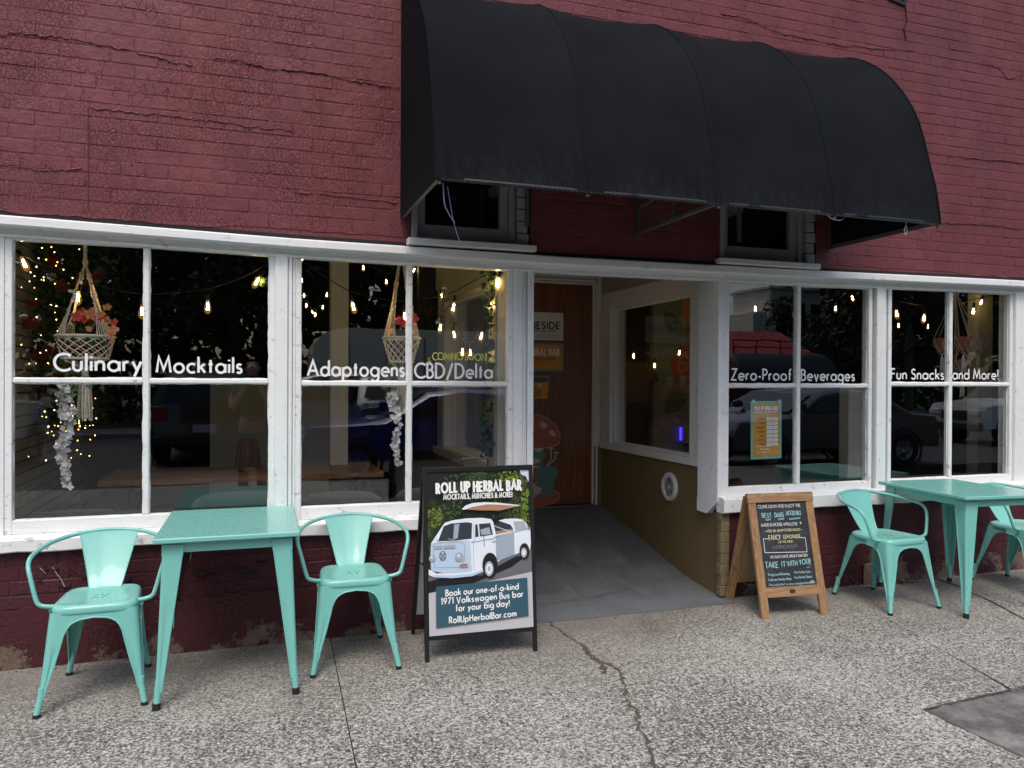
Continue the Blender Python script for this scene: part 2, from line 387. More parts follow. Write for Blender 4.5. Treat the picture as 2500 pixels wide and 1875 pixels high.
# ---------------------------------------------------------------- stroke lettering (geometric sans built from lines and arcs)
def _a(cx, cy, rx, ry, a0, a1, n=12):
    return [(cx+rx*cos(radians(a0+(a1-a0)*i/n)), cy+ry*sin(radians(a0+(a1-a0)*i/n))) for i in range(n+1)]
O_ = lambda cx=.29: _a(cx, .29, .29, .29, 0, 360, 20)
G = {
 'a': (.58, [O_(), [(.58, 0), (.58, .58)]]), 'b': (.58, [O_(), [(0, 0), (0, 1.05)]]),
 'c': (.46, [_a(.29, .29, .29, .29, 52, 308, 16)]), 'd': (.58, [O_(), [(.58, 0), (.58, 1.05)]]),
 'e': (.56, [[(.02, .29)]+_a(.29, .29, .28, .29, 0, 312, 18)]),
 'f': (.28, [[(.12, 0), (.12, .8)]+_a(.27, .83, .15, .2, 180, 80, 6), [(0, .56), (.28, .56)]]),
 'g': (.58, [O_(), [(.58, .58), (.58, -.1)]+_a(.3, -.12, .28, .24, 0, -150, 9)]),
 'h': (.42, [[(0, 0), (0, 1.05)], _a(.21, .36, .21, .21, 180, 0, 9)+[(.42, 0)]]),
 'i': (.02, [[(.01, 0), (.01, .58)], [(.01, .78), (.01, .88)]]), 'j': (.05, [[(.05, .58), (.05, -.2), (-.05, -.33)], [(.05, .78), (.05, .88)]]),
 'k': (.40, [[(0, 0), (0, 1.05)], [(.38, .58), (.03, .28)], [(.13, .37), (.42, 0)]]), 'l': (.02, [[(.01, 0), (.01, 1.05)]]),
 'm': (.74, [[(0, 0), (0, .58)], _a(.185, .385, .185, .185, 180, 0, 8)+[(.37, 0)], _a(.555, .385, .185, .185, 180, 0, 8)+[(.74, 0)]]),
 'n': (.42, [[(0, 0), (0, .58)], _a(.21, .36, .21, .21, 180, 0, 9)+[(.42, 0)]]), 'o': (.58, [O_()]),
 'p': (.58, [O_(), [(0, .58), (0, -.36)]]), 'q': (.58, [O_(), [(.58, .58), (.58, -.36)]]),
 'r': (.24, [[(0, 0), (0, .58)], _a(.2, .36, .2, .2, 180, 75, 6)]),
 's': (.32, [_a(.16, .43, .14, .14, 35, 235, 8)+_a(.15, .15, .15, .15, 70, -150, 9)]),
 't': (.26, [[(.13, 0), (.13, .84)], [(0, .56), (.26, .56)]]), 'u': (.42, [[(0, .58), (0, .21)]+_a(.21, .21, .21, .21, 180, 360, 9)+[(.42, .58)]]),
 'v': (.44, [[(0, .58), (.22, 0), (.44, .58)]]), 'w': (.7, [[(0, .58), (.18, 0), (.35, .58), (.52, 0), (.7, .58)]]),
 'x': (.42, [[(0, .58), (.42, 0)], [(0, 0), (.42, .58)]]), 'y': (.46, [[(0, .58), (.25, .03)], [(.46, .58), (.1, -.34)]]), 'z': (.4, [[(0, .58), (.4, .58), (0, 0), (.4, 0)]]),
 'A': (.74, [[(0, 0), (.37, 1), (.74, 0)], [(.14, .33), (.6, .33)]]), 'B': (.46, [[(0, 0), (0, 1), (.2, 1)]+_a(.2, .77, .21, .23, 90, -90, 8)+[(0, .54)], [(.2, .54)]+_a(.22, .27, .25, .27, 90, -90, 9)+[(0, 0)]]),
 'C': (.74, [_a(.5, .5, .5, .5, 48, 312, 20)]), 'D': (.66, [[(0, 0), (0, 1), (.18, 1)]+_a(.18, .5, .48, .5, 90, -90, 14)+[(0, 0)]]),
 'E': (.42, [[(.42, 1), (0, 1), (0, 0), (.42, 0)], [(0, .53), (.38, .53)]]), 'F': (.4, [[(.4, 1), (0, 1), (0, 0)], [(0, .53), (.36, .53)]]),
 'G': (.9, [_a(.5, .5, .5, .5, 45, 360, 22)+[(.55, .5)]]), 'H': (.58, [[(0, 0), (0, 1)], [(.58, 0), (.58, 1)], [(0, .53), (.58, .53)]]),
 'I': (.02, [[(.01, 0), (.01, 1)]]), 'J': (.2, [[(.2, 1), (.2, .1), (.1, -.1), (0, -.05)]]), 'K': (.5, [[(0, 0), (0, 1)], [(.46, 1), (.02, .5)], [(.1, .58), (.52, 0)]]),
 'L': (.38, [[(0, 1), (0, 0), (.38, 0)]]), 'M': (.86, [[(0, 0), (.13, 1), (.43, .18), (.73, 1), (.86, 0)]]), 'N': (.62, [[(0, 0), (0, 1), (.62, 0), (.62, 1)]]),
 'O': (1, [_a(.5, .5, .5, .5, 0, 360, 24)]), 'P': (.44, [[(0, 0), (0, 1), (.2, 1)]+_a(.2, .74, .24, .26, 90, -90, 9)+[(0, .48)]]),
 'Q': (1, [_a(.5, .5, .5, .5, 0, 360, 24), [(.6, .35), (.95, 0)]]), 'R': (.46, [[(0, 0), (0, 1), (.2, 1)]+_a(.2, .75, .22, .25, 90, -90, 9)+[(0, .5)], [(.2, .5), (.48, 0)]]),
 'S': (.42, [_a(.22, .75, .2, .24, 30, 240, 9)+_a(.2, .26, .22, .26, 65, -155, 10)]), 'T': (.44, [[(.22, 0), (.22, 1)], [(0, 1), (.44, 1)]]),
 'U': (.54, [[(0, 1), (0, .27)]+_a(.27, .27, .27, .27, 180, 360, 10)+[(.54, 1)]]), 'V': (.66, [[(0, 1), (.33, 0), (.66, 1)]]),
 'W': (.96, [[(0, 1), (.24, 0), (.48, .9), (.72, 0), (.96, 1)]]), 'X': (.56, [[(0, 1), (.56, 0)], [(0, 0), (.56, 1)]]), 'Y': (.56, [[(0, 1), (.28, .45), (.56, 1)], [(.28, .45), (.28, 0)]]),
 'Z': (.5, [[(0, 1), (.5, 1), (0, 0), (.5, 0)]]),
 '0': (.5, [_a(.25, .5, .25, .5, 0, 360, 18)]), '1': (.18, [[(0, .82), (.16, 1), (.16, 0)]]), '2': (.46, [_a(.22, .74, .22, .26, 160, -30, 9)+[(0, 0), (.46, 0)]]),
 '5': (.44, [[(.4, 1), (.1, 1), (.04, .6)]+_a(.18, .32, .25, .32, 115, -150, 11)]), '7': (.46, [[(0, 1), (.46, 1), (.12, 0)]]), '8': (.44, [_a(.22, .76, .18, .24, 0, 360, 14), _a(.22, .26, .22, .26, 0, 360, 14)]),
 '9': (.5, [_a(.25, .72, .25, .28, 0, 360, 16), [(.48, .62), (.16, 0)]]),
 '-': (.24, [[(0, .3), (.24, .3)]]), '/': (.46, [[(0, -.15), (.46, 1.05)]]), '.': (.04, [[(.02, 0), (.02, .1)]]), ',': (.06, [[(.05, .08), (0, -.12)]]),
 '!': (.04, [[(.02, .28), (.02, 1)], [(.02, 0), (.02, .1)]]), '&': (.6, [[(.6, 0), (.16, .62)]+_a(.28, .8, .15, .2, 200, -30, 8)+[(.1, .38)]+_a(.24, .22, .22, .22, 140, 340, 9)+[(.58, .5)]]),
 "'": (.04, [[(.02, .8), (.02, 1)]]), '~': (.4, [_a(.1, .3, .1, .1, 180, 0, 6)+_a(.3, .3, .1, .1, 180, 360, 6)]), '*': (.06, [[(.03, .36), (.03, .5)]]),
}
def stroke(mb, pts, w, P, mi=0, wo=0., rnd=False):
    """flat ribbon along pts (2-D), P maps (u, v, height) to 3-D"""
    q = [Vector((p[0], p[1])) for p in pts]; n = len(q)
    closed = n > 3 and (q[0]-q[-1]).length < 1e-5
    L = []; R = []
    for i in range(n):
        a = q[i]-q[i-1] if i > 0 else (q[-1]-q[-2] if closed else q[1]-q[0])
        b = q[i+1]-q[i] if i < n-1 else (q[1]-q[0] if closed else q[-1]-q[-2])
        if a.length < 1e-9: a = b
        if b.length < 1e-9: b = a
        a = a.normalized(); b = b.normalized(); t = a+b
        if t.length < 1e-3: t = b.copy()
        t.normalize(); nn = Vector((-t.y, t.x)); k = 1/max(.38, nn.dot(Vector((-b.y, b.x))))
        L.append(q[i]+nn*w/2*k); R.append(q[i]-nn*w/2*k)
    vs = [P(p.x, p.y, wo) for p in L]+[P(p.x, p.y, wo) for p in R]
    mb.add(vs, [(n+i, n+i+1, i+1, i) for i in range(n-1)], mi)
    if rnd and not closed:
        for k, e in enumerate((q[0], q[-1])):
            mb.add([P(e.x+w/2*cos(a*pi/5), e.y+w/2*sin(a*pi/5), wo+.00006*(k+1)) for a in range(10)], [tuple(range(10))], mi)
def text_w(s, track=.16, space=.3):
    w = 0
    for ch in s: w += space if ch == ' ' else G[ch][0]+track
    return w-track
def write(mb, s, P, x, y, h, w, mi=0, track=.16, fit=None, align='l', sx=1., rnd=False, jit=0, space=.3, wo=0., slant=0, rng=None):
    """letters of cap height h along u from x; fit = exact width"""
    track = track*.6+w/h/(sx if not fit else 1)*.95; space = space+w/h*.5
    W_ = text_w(s, track, space)
    if fit: sx = (fit)/(W_*h)
    tot = W_*h*sx
    if align == 'c': x -= tot/2
    if align == 'r': x -= tot
    k = 0; cx = x; R = rng or random
    for ch in s:
        if ch == ' ': cx += space*h*sx; continue
        adv, st = G[ch]; jx, jy, js = (R.uniform(-jit, jit), R.uniform(-jit, jit), 1+R.uniform(-jit, jit)) if jit else (0, 0, 1)
        for pts in st:
            k += 1
            pp = [(cx+(px*js+jx*.4+slant*py)*h*sx, y+(py*js+jy)*h) for px, py in pts]
            stroke(mb, pp, w, P, mi, wo+.00012*(k % 7), rnd)
        cx += (adv+track)*h*sx
    return tot
def frame_map(O, U, V_):
    O = Vector(O); U = Vector(U).normalized(); V_ = Vector(V_).normalized(); N = U.cross(V_)
    return lambda u, v, w=0: O+U*u+V_*v+N*w
def flat(mb, pts, P, w, mi):   # filled flat shape
    mb.add([P(a, b, w) for a, b in pts], [tuple(range(len(pts)))], mi)
# ---------------------------------------------------------------- ground
YB, YG = 4.42, 4.50          # brick face, glass plane
def concrete(name, c1, c2, speck, smooth_zone=True, tint=(1, 1, 1)):
    m = NT(name); v = m.pos(); xyz = m.sep(v)
    near = m.math('ADD', xyz[1], m.math('MULTIPLY', m.math('SUBTRACT', m.noise(v, .9, 4), .5), 1.3))
    dirt = m.rng(near, 3.35, 4.25) if smooth_zone else m.rng(near, 90, 91)
    f1 = m.noise(v, 66, 3, .65); f2 = m.noise(v, 150, 2, .6); f3 = m.noise(v, 26, 3, .6)
    s_ = m.math('ADD', m.math('MULTIPLY', f1, .65), m.math('MULTIPLY', f2, .35))
    s_ = m.math('ADD', s_, m.math('MULTIPLY', m.math('SUBTRACT', f3, .5), .25))
    s_ = m.math('ADD', s_, m.math('MULTIPLY', m.math('SUBTRACT', m.noise(v, 1.3, 4, .6), .5), .22))
    pit = m.rng(s_, .42, .585)
    cell = m.voro(v, 120, 'F1', 'Color')
    cs = m.sep(cell)[0]
    base = m.mix(pit, c1, c2)
    base = m.mix(m.math('MULTIPLY', m.rng(cs, .72, .95, 0, 1), speck), base, (.62, .60, .55))
    base = m.mix(m.math('MULTIPLY', m.rng(cs, .25, .0, 0, 1), speck), base, (.075, .07, .066))
    gum = m.voro(m.mix(.06, v, m.noise(v, 12, 2, col=True), 'ADD'), 1.9); base = m.mix(m.rng(gum, .035, .028, 0, .8), base, (.035, .033, .03))
    tone = m.noise(v, .55, 4, .6)
    base = m.mix(m.rng(tone, .55, .72, 0, .35), base, (.155, .115, .10))
    base = m.mix(m.rng(m.noise(v, .8, 3), .5, .75, 0, .25), base, (.17, .165, .12))
    flat_ = m.mix(m.noise(v, 90, 3), (.135, .118, .10), (.235, .215, .19))
    flat_ = m.mix(m.rng(m.noise(v, 2.2, 5), .4, .7), flat_, tuple(x*.72 for x in (.17, .145, .12)))
    c = m.mix(m.math('MULTIPLY', dirt, .72), base, flat_)
    c = m.mix(m.rng(m.noise(m.pos((1, .5, 1)), 1.6, 5, .7), .56, .70, 0, .38), c, (.085, .075, .062))
    h = m.math('MULTIPLY', s_, m.rng(dirt, 0, 1, 1, .25))
    return m.done(c, .85, m.bump(h, .9, .008), spec=.25)
M_CONC = concrete('exposed_aggregate_concrete', (.055, .054, .049), (.45, .44, .395), .85)
def patchmat():
    m = NT('smooth_dark_concrete'); v = m.pos()
    c = m.mix(m.rng(m.noise(v, 3.2, 8, .75), .46, .66), (.082, .078, .076), (.27, .26, .24))
    c = m.mix(m.rng(m.noise(v, 150, 2), .4, .7, 0, .5), c, (.14, .135, .13))
    return m.done(c, .8, m.bump(m.noise(v, 120, 3), .4, .003))
M_PATCH = patchmat()
def rampmat():
    m = NT('grey_ramp_paint'); v = m.pos()
    c = m.mix(m.rng(m.noise(v, 2.6, 6, .65), .42, .62), (.110, .120, .130), (.070, .070, .067)); c = m.mix(m.rng(m.noise(m.pos((2, .6, 1)), 5, 6, .7), .52, .68, 0, .7), c, (.17, .175, .17)); c = m.mix(m.rng(m.sep(v)[1], 5.2, 4.5, 0, .45), c, (.15, .165, .185))
    c = m.mix(m.rng(m.noise(v, 95, 3), .45, .75, 0, .6), c, (.19, .20, .21))
    return m.done(c, .62, m.bump(m.noise(v, 110, 3), .5, .004))
M_RAMP = rampmat()
M_ASPH = simple('asphalt', (.05, .05, .052), .85, 0, 80, .5)
M_DIRT = simple('crack_dirt', (.085, .070, .056), .95, 0, 60, .9, .6)

# pavement slabs cut by joints; each slab its own piece with a real gap round it
pav = thing('sidewalk', None, None); pav['kind'] = 'structure'
def slab(pts, z=0.0, mat=M_CONC, name='slab'):
    mb = MB(); mb.prism([(x, y, z-.10) for x, y in pts], (0, 0, .10)); return mb.build(name, mat, pav)
g = .003
def jl(y): return interp(y, [(-2.2, .18), (2.9, .372), (4.42, .418)])     # left joint
def jr(y): return interp(y, [(-2.2, 2.2), (2.60, 3.36), (3.2, 3.55), (3.755, 3.70), (4.42, 3.46)])
slab([(-7, -2.2), (jl(-2.2)-g, -2.2), (jl(2.9)-g, 2.9), (jl(4.42)-g, 4.42), (-7, 4.42)])
SL = [(jl(-2.2)+g, -2.2), (2.2-g, -2.2), (2.42, 0)]
slab([(jl(-2.2)+g, -2.2), (2.2-g, -2.2), (2.835-.006, 2.182), (2.819, 2.648), (3.40-g, 2.69), (3.55-g, 3.2), (3.70-g, 3.755), (3.46-g, 4.42), (3.4, 4.46), (jl(4.42)+g, 4.46), (jl(2.9)+g, 2.9)])
slab([(3.55+g, 3.2), (3.70+g, 3.755), (3.46+g, 4.42), (4.80, 4.42), (4.74, 4.084), (4.505, 3.479), (4.2, 2.75), (3.42, 2.70)])
slab([(4.81, 4.42), (4.75, 4.08), (4.517, 3.475), (4.212, 2.75), (9, 3.0), (9, 4.42)])
slab([(2.84, 2.18), (2.825, 2.640), (3.40, 2.683), (3.6, 2.70), (9, 2.99), (9, -2.2), (2.22, -2.2)], -.006, M_PATCH)
b = MB(); b.box(-7, -2.2, -.30, 9, 4.6, -.104); bs = b.build('bed', M_DIRT, pav)
b = MB(); b.box(-7, -2.35, -.2, 9, -2.206, .0, .012); b.build('kerb', simple('kerb_concrete', (.3, .29, .27), .8, 0, 60, .4), pav)
# wandering crack, a filled band standing just proud of the slab
def crack(pts, w0, name, seed=1, z=.0015, amp=.012, parent=None, k=7, mat=None):
    R = random.Random(seed); P = smoothpath([(x, y, 0) for x, y in pts], k); L = []; Rr = []
    for i, p in enumerate(P):
        a = P[min(i+1, len(P)-1)]-P[max(0, i-1)]; a.normalize(); nrm = Vector((-a.y, a.x, 0))
        c = p+nrm*R.uniform(-amp, amp); w = w0*R.uniform(.25, 1.3)
        L.append((c+nrm*w)[:2]+(z,)); Rr.append((c-nrm*w)[:2]+(z,))
    mb = MB(); n = len(P); mb.add(L+Rr, [(n+i, n+i+1, i+1, i) for i in range(n-1)])
    return mb.build(name, mat or M_DIRT, parent or pav)
crack([(1.70, 4.32), (1.69, 4.10), (1.715, 3.87), (1.70, 3.68), (1.735, 3.50), (1.70, 3.34), (1.63, 3.18), (1.60, 3.02), (1.545, 2.9), (1.50, 2.72), (1.43, 2.52), (1.40, 2.2), (1.30, 1.6)], .010, 'crack', 3, amp=.013)
crack([(1.715, 3.82), (1.69, 3.70), (1.70, 3.58), (1.655, 3.45)], .018, 'crack', 9, z=.0025, amp=.006)
crack([(.98, 3.75), (1.03, 3.62), (1.04, 3.52)], .005, 'crack', 4)
crack([(4.80, 4.42), (4.745, 4.084), (4.512, 3.479), (4.205, 2.75)], .012, 'crack', 5, z=-.0 + .003, amp=.01)

# loose grit and small stones on the pavement
gm = MB(); R = random.Random(41)
for i in range(1500):
    x, y = R.uniform(-2.5, 6), R.uniform(1.5, 4.38)
    if R.random() < .35: y = 4.39-abs(R.gauss(0, .05))
    if 1.6 < x < 3 and y > 4.3: continue
    s_ = R.choice((.0018, .0022, .003, .0045)); gm.ball((x, y, s_*.4), s_, 5, 3, R.choice((0, 0, 1, 2)), (R.uniform(.8, 1.5), R.uniform(.8, 1.5), .6))
tag(gm.build('grit', [simple('grit_dark', (.05, .045, .04), .9), simple('grit_pale', (.45, .43, .38), .8), simple('grit_brown', (.13, .085, .055), .9)]), 'loose grit and tiny stones scattered over the pavement', 'grit', kind='stuff')
for a, b_, w_ in (([(2.822, 2.645), (3.0, 2.66), (3.2, 2.675), (3.40, 2.686), (3.7, 2.708)], .006, 1), ([(2.835, 2.19), (2.826, 2.42), (2.820, 2.646)], .007, 2)): crack(a, b_, 'crack', 30+w_, z=.002, amp=.004)
road = MB(); road.box(-60, -13.6, -.3, 60, -2.36, -.12); tag(road.build('road', M_ASPH), kind='structure')
far = MB(); far.box(-60, -16.2, -.3, 60, -13.6, .0); tag(far.build('far_pavement', simple('far_concrete', (.22, .21, .2), .9)), kind='structure')
gr = MB(); gr.box(-90, -120, -.32, 110, -16.2, .02); tag(gr.build('grass_bank', simple('bank_grass', (.035, .05, .018), .95, 0, 8, .6, .4)), kind='structure')
hz_ = MB(); hz_.box(-90, 10.6, -.32, 110, 60, -.02); tag(hz_.build('ground', M_ASPH), kind='structure')

# ---------------------------------------------------------------- the building
BLD = thing('storefront_building', 'maroon painted brick shopfront with white timber windows and a recessed brown door', 'building', (3.0, YB, 0))
UW = [(.905, 1.475), (2.985, 3.60)]            # upper window openings under the awning
UWZ = (2.275, 3.45)
# masonry behind the brick skin
def wallpiece(name, x0, z0, x1, z1, mat, y0=YB+.004, y1=YB+.30):
    mb = MB(); mb.box(x0, y0, z0, x1, y1, z1); return mb.build(name, mat, BLD)
m = MB(); xs = [-3.4, UW[0][0]-.04, UW[0][1]+.13, UW[1][0]-.04, UW[1][1]+.13, 9.0]
for a, b in ((xs[0], xs[1]), (xs[2], xs[3]), (xs[4], xs[5])): m.box(a, YB+.0045, 2.236, b, YB+.3, 5.2)
for a, b in ((xs[1], xs[2]), (xs[3], xs[4])): m.box(a, YB+.0045, UWZ[1], b, YB+.3, 5.2); m.box(a, YB+.0045, 2.226, b, YB+.3, 2.262)
UPW = m.build('upper_wall', M_BRICK, BLD)
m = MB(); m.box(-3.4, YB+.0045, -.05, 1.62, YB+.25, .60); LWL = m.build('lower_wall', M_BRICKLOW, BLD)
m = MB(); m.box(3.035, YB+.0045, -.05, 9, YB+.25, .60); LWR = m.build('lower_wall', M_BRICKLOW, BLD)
# smooth rendered plinth, proud of the bricks, with a rough upper lip
def flake(px, py, w, h, seed):
    x, z = W2(px, py); R = random.Random(seed); n = 13; o = []
    for i in range(n): a = 2*pi*i/n; r = R.uniform(.65, 1.1); o.append((x+w*r*cos(a), z+h*r*sin(a)))
    mb = MB(); mb.add([(a, YB-.0012, b_) for a, b_ in o], [tuple(range(n))]); mb.build('bare_patch', M_BARE, LWL)
    mb = MB(); k = n//2+1; q = o[k:]+o[:2]; mb.add([(a, YB-.001, b_-.002) for a, b_ in q]+[(a+R.uniform(-.002, .002), YB-.009, b_+h*R.uniform(.1, .5)) for a, b_ in q], [(i, i+1, len(q)+i+1, len(q)+i) for i in range(len(q)-1)]); mb.build('curled_paint', M_BRICKLOW, LWL)
M_BARE = simple('bare_grey_brick', (.028, .022, .021), .9, 0, 40, .5, .5); M_SCR = simple('pale_scratch', (.42, .33, .31), .8)
W2 = lambda x, y, D=YB: (lambda d_: (d_.x*D/d_.y, d_.z*D/d_.y+1.45))(fw+r2*((x-1250)/1878)-u2*((y-937.5)/1878))
for i, q in enumerate(((490, 1402, .05, .013), (520, 1399, .022, .012), (600, 1396, .055, .017), (211, 1404, .022, .022), (137, 1388, .018, .010), (112, 1390, .014, .006), (160, 1430, .020, .018), (315, 1415, .012, .022), (580, 1425, .028, .008), (405, 1436, .016, .010), (738, 1406, .035, .008), (95, 1418, .020, .006), (640, 1370, .03, .006))): flake(*q, i)
for L in ([(128, 1384), (140, 1402), (150, 1415), (158, 1432)], [(80, 1443), (84, 1464)], [(83, 1441), (86, 1450)], [(98, 1386), (112, 1400)]):
    mb = MB(); P = [W2(*q) for q in L]
    for a, b_ in zip(P, P[1:]): mb.bar((a[0], YB-.002, a[1]), (b_[0], YB-.002, b_[1]), .0035, .001, (0, 1, 0))
    mb.build('scratch', M_SCR, LWL)
m = MB()
def plinth(x0, x1, zt, seed):
    R = random.Random(seed); n = int((x1-x0)/.035); zs = [zt+R.uniform(-.012, .012)+.012*sin(i*.21) for i in range(n+1)]
    for i in range(n):
        a = x0+(x1-x0)*i/n; b_ = x0+(x1-x0)*(i+1)/n
        f = YB-.010
        m.add([(a, f, -.02), (b_, f, -.02), (b_, f, zs[i+1]), (a, f, zs[i]), (a, YB+.02, zs[i]+.006), (b_, YB+.02, zs[i+1]+.006)], [(0, 1, 2, 3), (3, 2, 5, 4)])
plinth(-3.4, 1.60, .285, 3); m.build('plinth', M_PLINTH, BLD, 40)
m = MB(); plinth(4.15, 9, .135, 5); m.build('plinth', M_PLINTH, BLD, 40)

# bricks: individual pieces where they show largest, one joined field for the rest
def brick_mesh(w, h, seed, d=.012):
    R = random.Random(seed); mb = MB(); b = .0035
    mb.box(-w/2, -d, -h/2, w/2, 0, h/2, b)
    mb.v = [(x+R.uniform(-.0012, .0012), y+R.uniform(-.0007, .0007), z+R.uniform(-.0014, .0014)) for x, y, z in mb.v]
    # shallow dished face: tilt
    t = R.uniform(-.02, .02); mb.v = [(x, y+x*t*.25, z) for x, y, z in mb.v]
    return mb
LH, LB = .0722, .225; JT = .0065
BM = {(k, q, j): brick_mesh((LB if k == 's' else LB/2)-JT, LH-JT, hash((k == 's', q))*7+q).mesh('brick', mt, 40)
      for k in 'sh' for q in range(5) for j, mt in ((0, M_BRICK), (1, M_BRICKLOW))}
BMB = {(k, q): brick_mesh((LB if k == 's' else LB/2)-JT, LH-JT, 11+q) for k in 'sh' for q in range(5)}
bricks = []                                     # (score, x, z, kind, wall)
def lay(x0, x1, z0, z1, wall, holes=(), seed=0, hstart=0):
    R = random.Random(seed); r = 0; z = z0+LH/2
    while z < z1-LH*.35:
        head = (r+hstart) % 6 == 3
        step = LB/2 if head else LB
        x = x0-((LB/4 if head else (0 if r % 2 else LB/2)))+R.uniform(-.006, .006)
        while x < x1:
            c = x+step/2
            if c-step/2 >= x0-.001 and c+step/2 <= x1+.002 and not any(c+step/2 > h[0] and c-step/2 < h[1] and z+LH/2 > h[2] and z-LH/2 < h[3] for h in holes):
                v_ = Vector((c, YB, z-1.45)); dep = v_.dot(fw); u = v_.dot(r2)/dep*1878+1250; w_ = 937.5-v_.dot(u2)/dep*1878
                vis = 0 <= u <= 2500 and 0 <= w_ <= 1875
                hid = .85 < c < 3.9 and z > 2.6
                bricks.append(((1/dep**2 if vis and not hid else 0)*(1 if not head else .5), c, z, 'h' if head else 's', wall))
            x += step
        z += LH; r += 1
holes = [(UW[0][0]-.045, UW[0][1]+.135, 2.0, UWZ[1]), (UW[1][0]-.045, UW[1][1]+.135, 2.0, UWZ[1])]
lay(-3.4, 9, 2.284, 5.2, 0, holes, 1)
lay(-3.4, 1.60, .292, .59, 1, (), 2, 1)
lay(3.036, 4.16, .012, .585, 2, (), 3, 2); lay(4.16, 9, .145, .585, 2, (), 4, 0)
bricks.sort(key=lambda t: -t[0])
WALLS = [UPW, LWL, LWR]; RB = random.Random(5); rest = [MB(), MB(), MB()]
for i, (sc, x, z, k, w) in enumerate(bricks):
    dy = YB+RB.uniform(.0012, .0030); q = RB.randrange(5)
    if i < 296 and sc > 0:
        o = inst('brick', BM[k, q, 0 if w == 0 else 1], WALLS[w], (x-3.0, dy+.012-YB, z), (RB.uniform(-.006, .006), RB.uniform(-.004, .004), RB.uniform(-.006, .006)))
    else:
        s_ = BMB[k, q]; rest[w].add([(a+x, b_+dy+.012, c+z) for a, b_, c in s_.v], s_.f)
for w, mt in ((0, M_BRICK), (1, M_BRICKLOW), (2, M_BRICKLOW)):
    o = rest[w].build('brickwork', mt, WALLS[w], 40); o['kind'] = 'stuff'
# long splits and lifted lips in the old paint (real, thin, raised flakes)
def flake_line(pts, seed, w=.006, name='paint_split'):
    R = random.Random(seed); P = smoothpath([(x, 0, z) for x, z in pts], 9); mb = MB(); mb2 = MB(); n = len(P)
    T_ = []; B_ = []; C_ = []
    for i, p in enumerate(P):
        j = R.uniform(-.006, .006); a = R.uniform(.3, 1.2)*w
        T_.append((p.x, YB-.001, p.z+j)); B_.append((p.x+R.uniform(-.002, .002), YB-.0015-a*.9, p.z+j-a*1.3)); C_.append((p.x, YB-.001, p.z+j-a*2.2))
    mb.add(T_+B_, [(n+i, n+i+1, i+1, i) for i in range(n-1)]); mb.build(name, M_BRICK, UPW)
    mb2.add(B_+C_, [(n+i, n+i+1, i+1, i) for i in range(n-1)]); mb2.build('paint_split', M_GAP2, UPW)
M_GAP2 = simple('bare_split', (.095, .026, .033), .9)
def W2(x, y, D=YB):    # photo measurement -> wall coordinates (used once, at build)
    d_ = fw+r2*((x-1250)/1878)-u2*((y-937.5)/1878); p = d_*(D/d_.y); return (p.x, p.z+1.45)
for k, L in enumerate([[(0, 88), (40, 76), (90, 84), (160, 90), (240, 106), (330, 125), (420, 148), (470, 158)], [(520, 140), (600, 150), (660, 165), (760, 175), (860, 195), (940, 208), (975, 212)],
                       [(215, 262), (300, 270), (400, 280), (500, 292), (600, 306), (720, 320)], [(0, 402), (60, 408), (120, 414), (205, 412)], [(720, 468), (780, 472), (830, 478), (970, 492)],
                       [(1760, 30), (1830, 48), (1900, 78), (1980, 95), (2060, 110), (2150, 118), (2230, 124)], [(2160, 368), (2260, 372), (2340, 382), (2500, 396)], [(2260, 540), (2340, 544), (2430, 548), (2490, 560)], [(2400, 155), (2440, 165), (2460, 190), (2500, 180)]]):
    flake_line([W2(*q) for q in L], 20+k, .0038 if k not in (0, 1) else .0048)
# straight vertical break beside the filled-in opening
mb = MB(); (xa, za), (xb, zb) = W2(216, 262), W2(210, 512)
mb.box(xa-.003, YB-.002, zb, xa+.002, YB+.002, za); mb.build('paint_split', M_GAP2, UPW)
# dark split running up the wall at right with a lamp bracket plate
mb = MB(); P = [W2(*q) for q in [(2212, 98), (2206, 70), (2214, 50), (2210, 20), (2214, -20)]]
for (a, c), (b_, d_) in zip(P, P[1:]): mb.bar((a, YB-.001, c), (b_, YB-.001, d_), .010, .003)
mb.build('paint_split', M_GAP, UPW)
br = thing('wall_bracket', 'small black metal bracket plate bolted high on the wall right of the awning', 'bracket', (4.41, YB-.01, 4.2))
mb = MB(); mb.prism([(4.315, YB-.012, 4.50), (4.50, YB-.012, 4.50), (4.50, YB-.012, 4.195), (4.335, YB-.012, 4.225)], (0, .010, 0)); mb.build('plate', M_BLACKM, br)
mb = MB()
for p in ((4.36, 4.245), (4.47, 4.235)): mb.tube([(p[0], YB-.022, p[1]), (p[0], YB-.010, p[1])], .009, 8)
mb.build('bolt', M_BLACKM, br)
mb = MB(); mb.tube([(4.41, YB-.012, 4.32), (4.41, YB-.15, 4.34), (4.41, YB-.25, 4.5)], .012, 8); mb.build('arm', M_BLACKM, br)

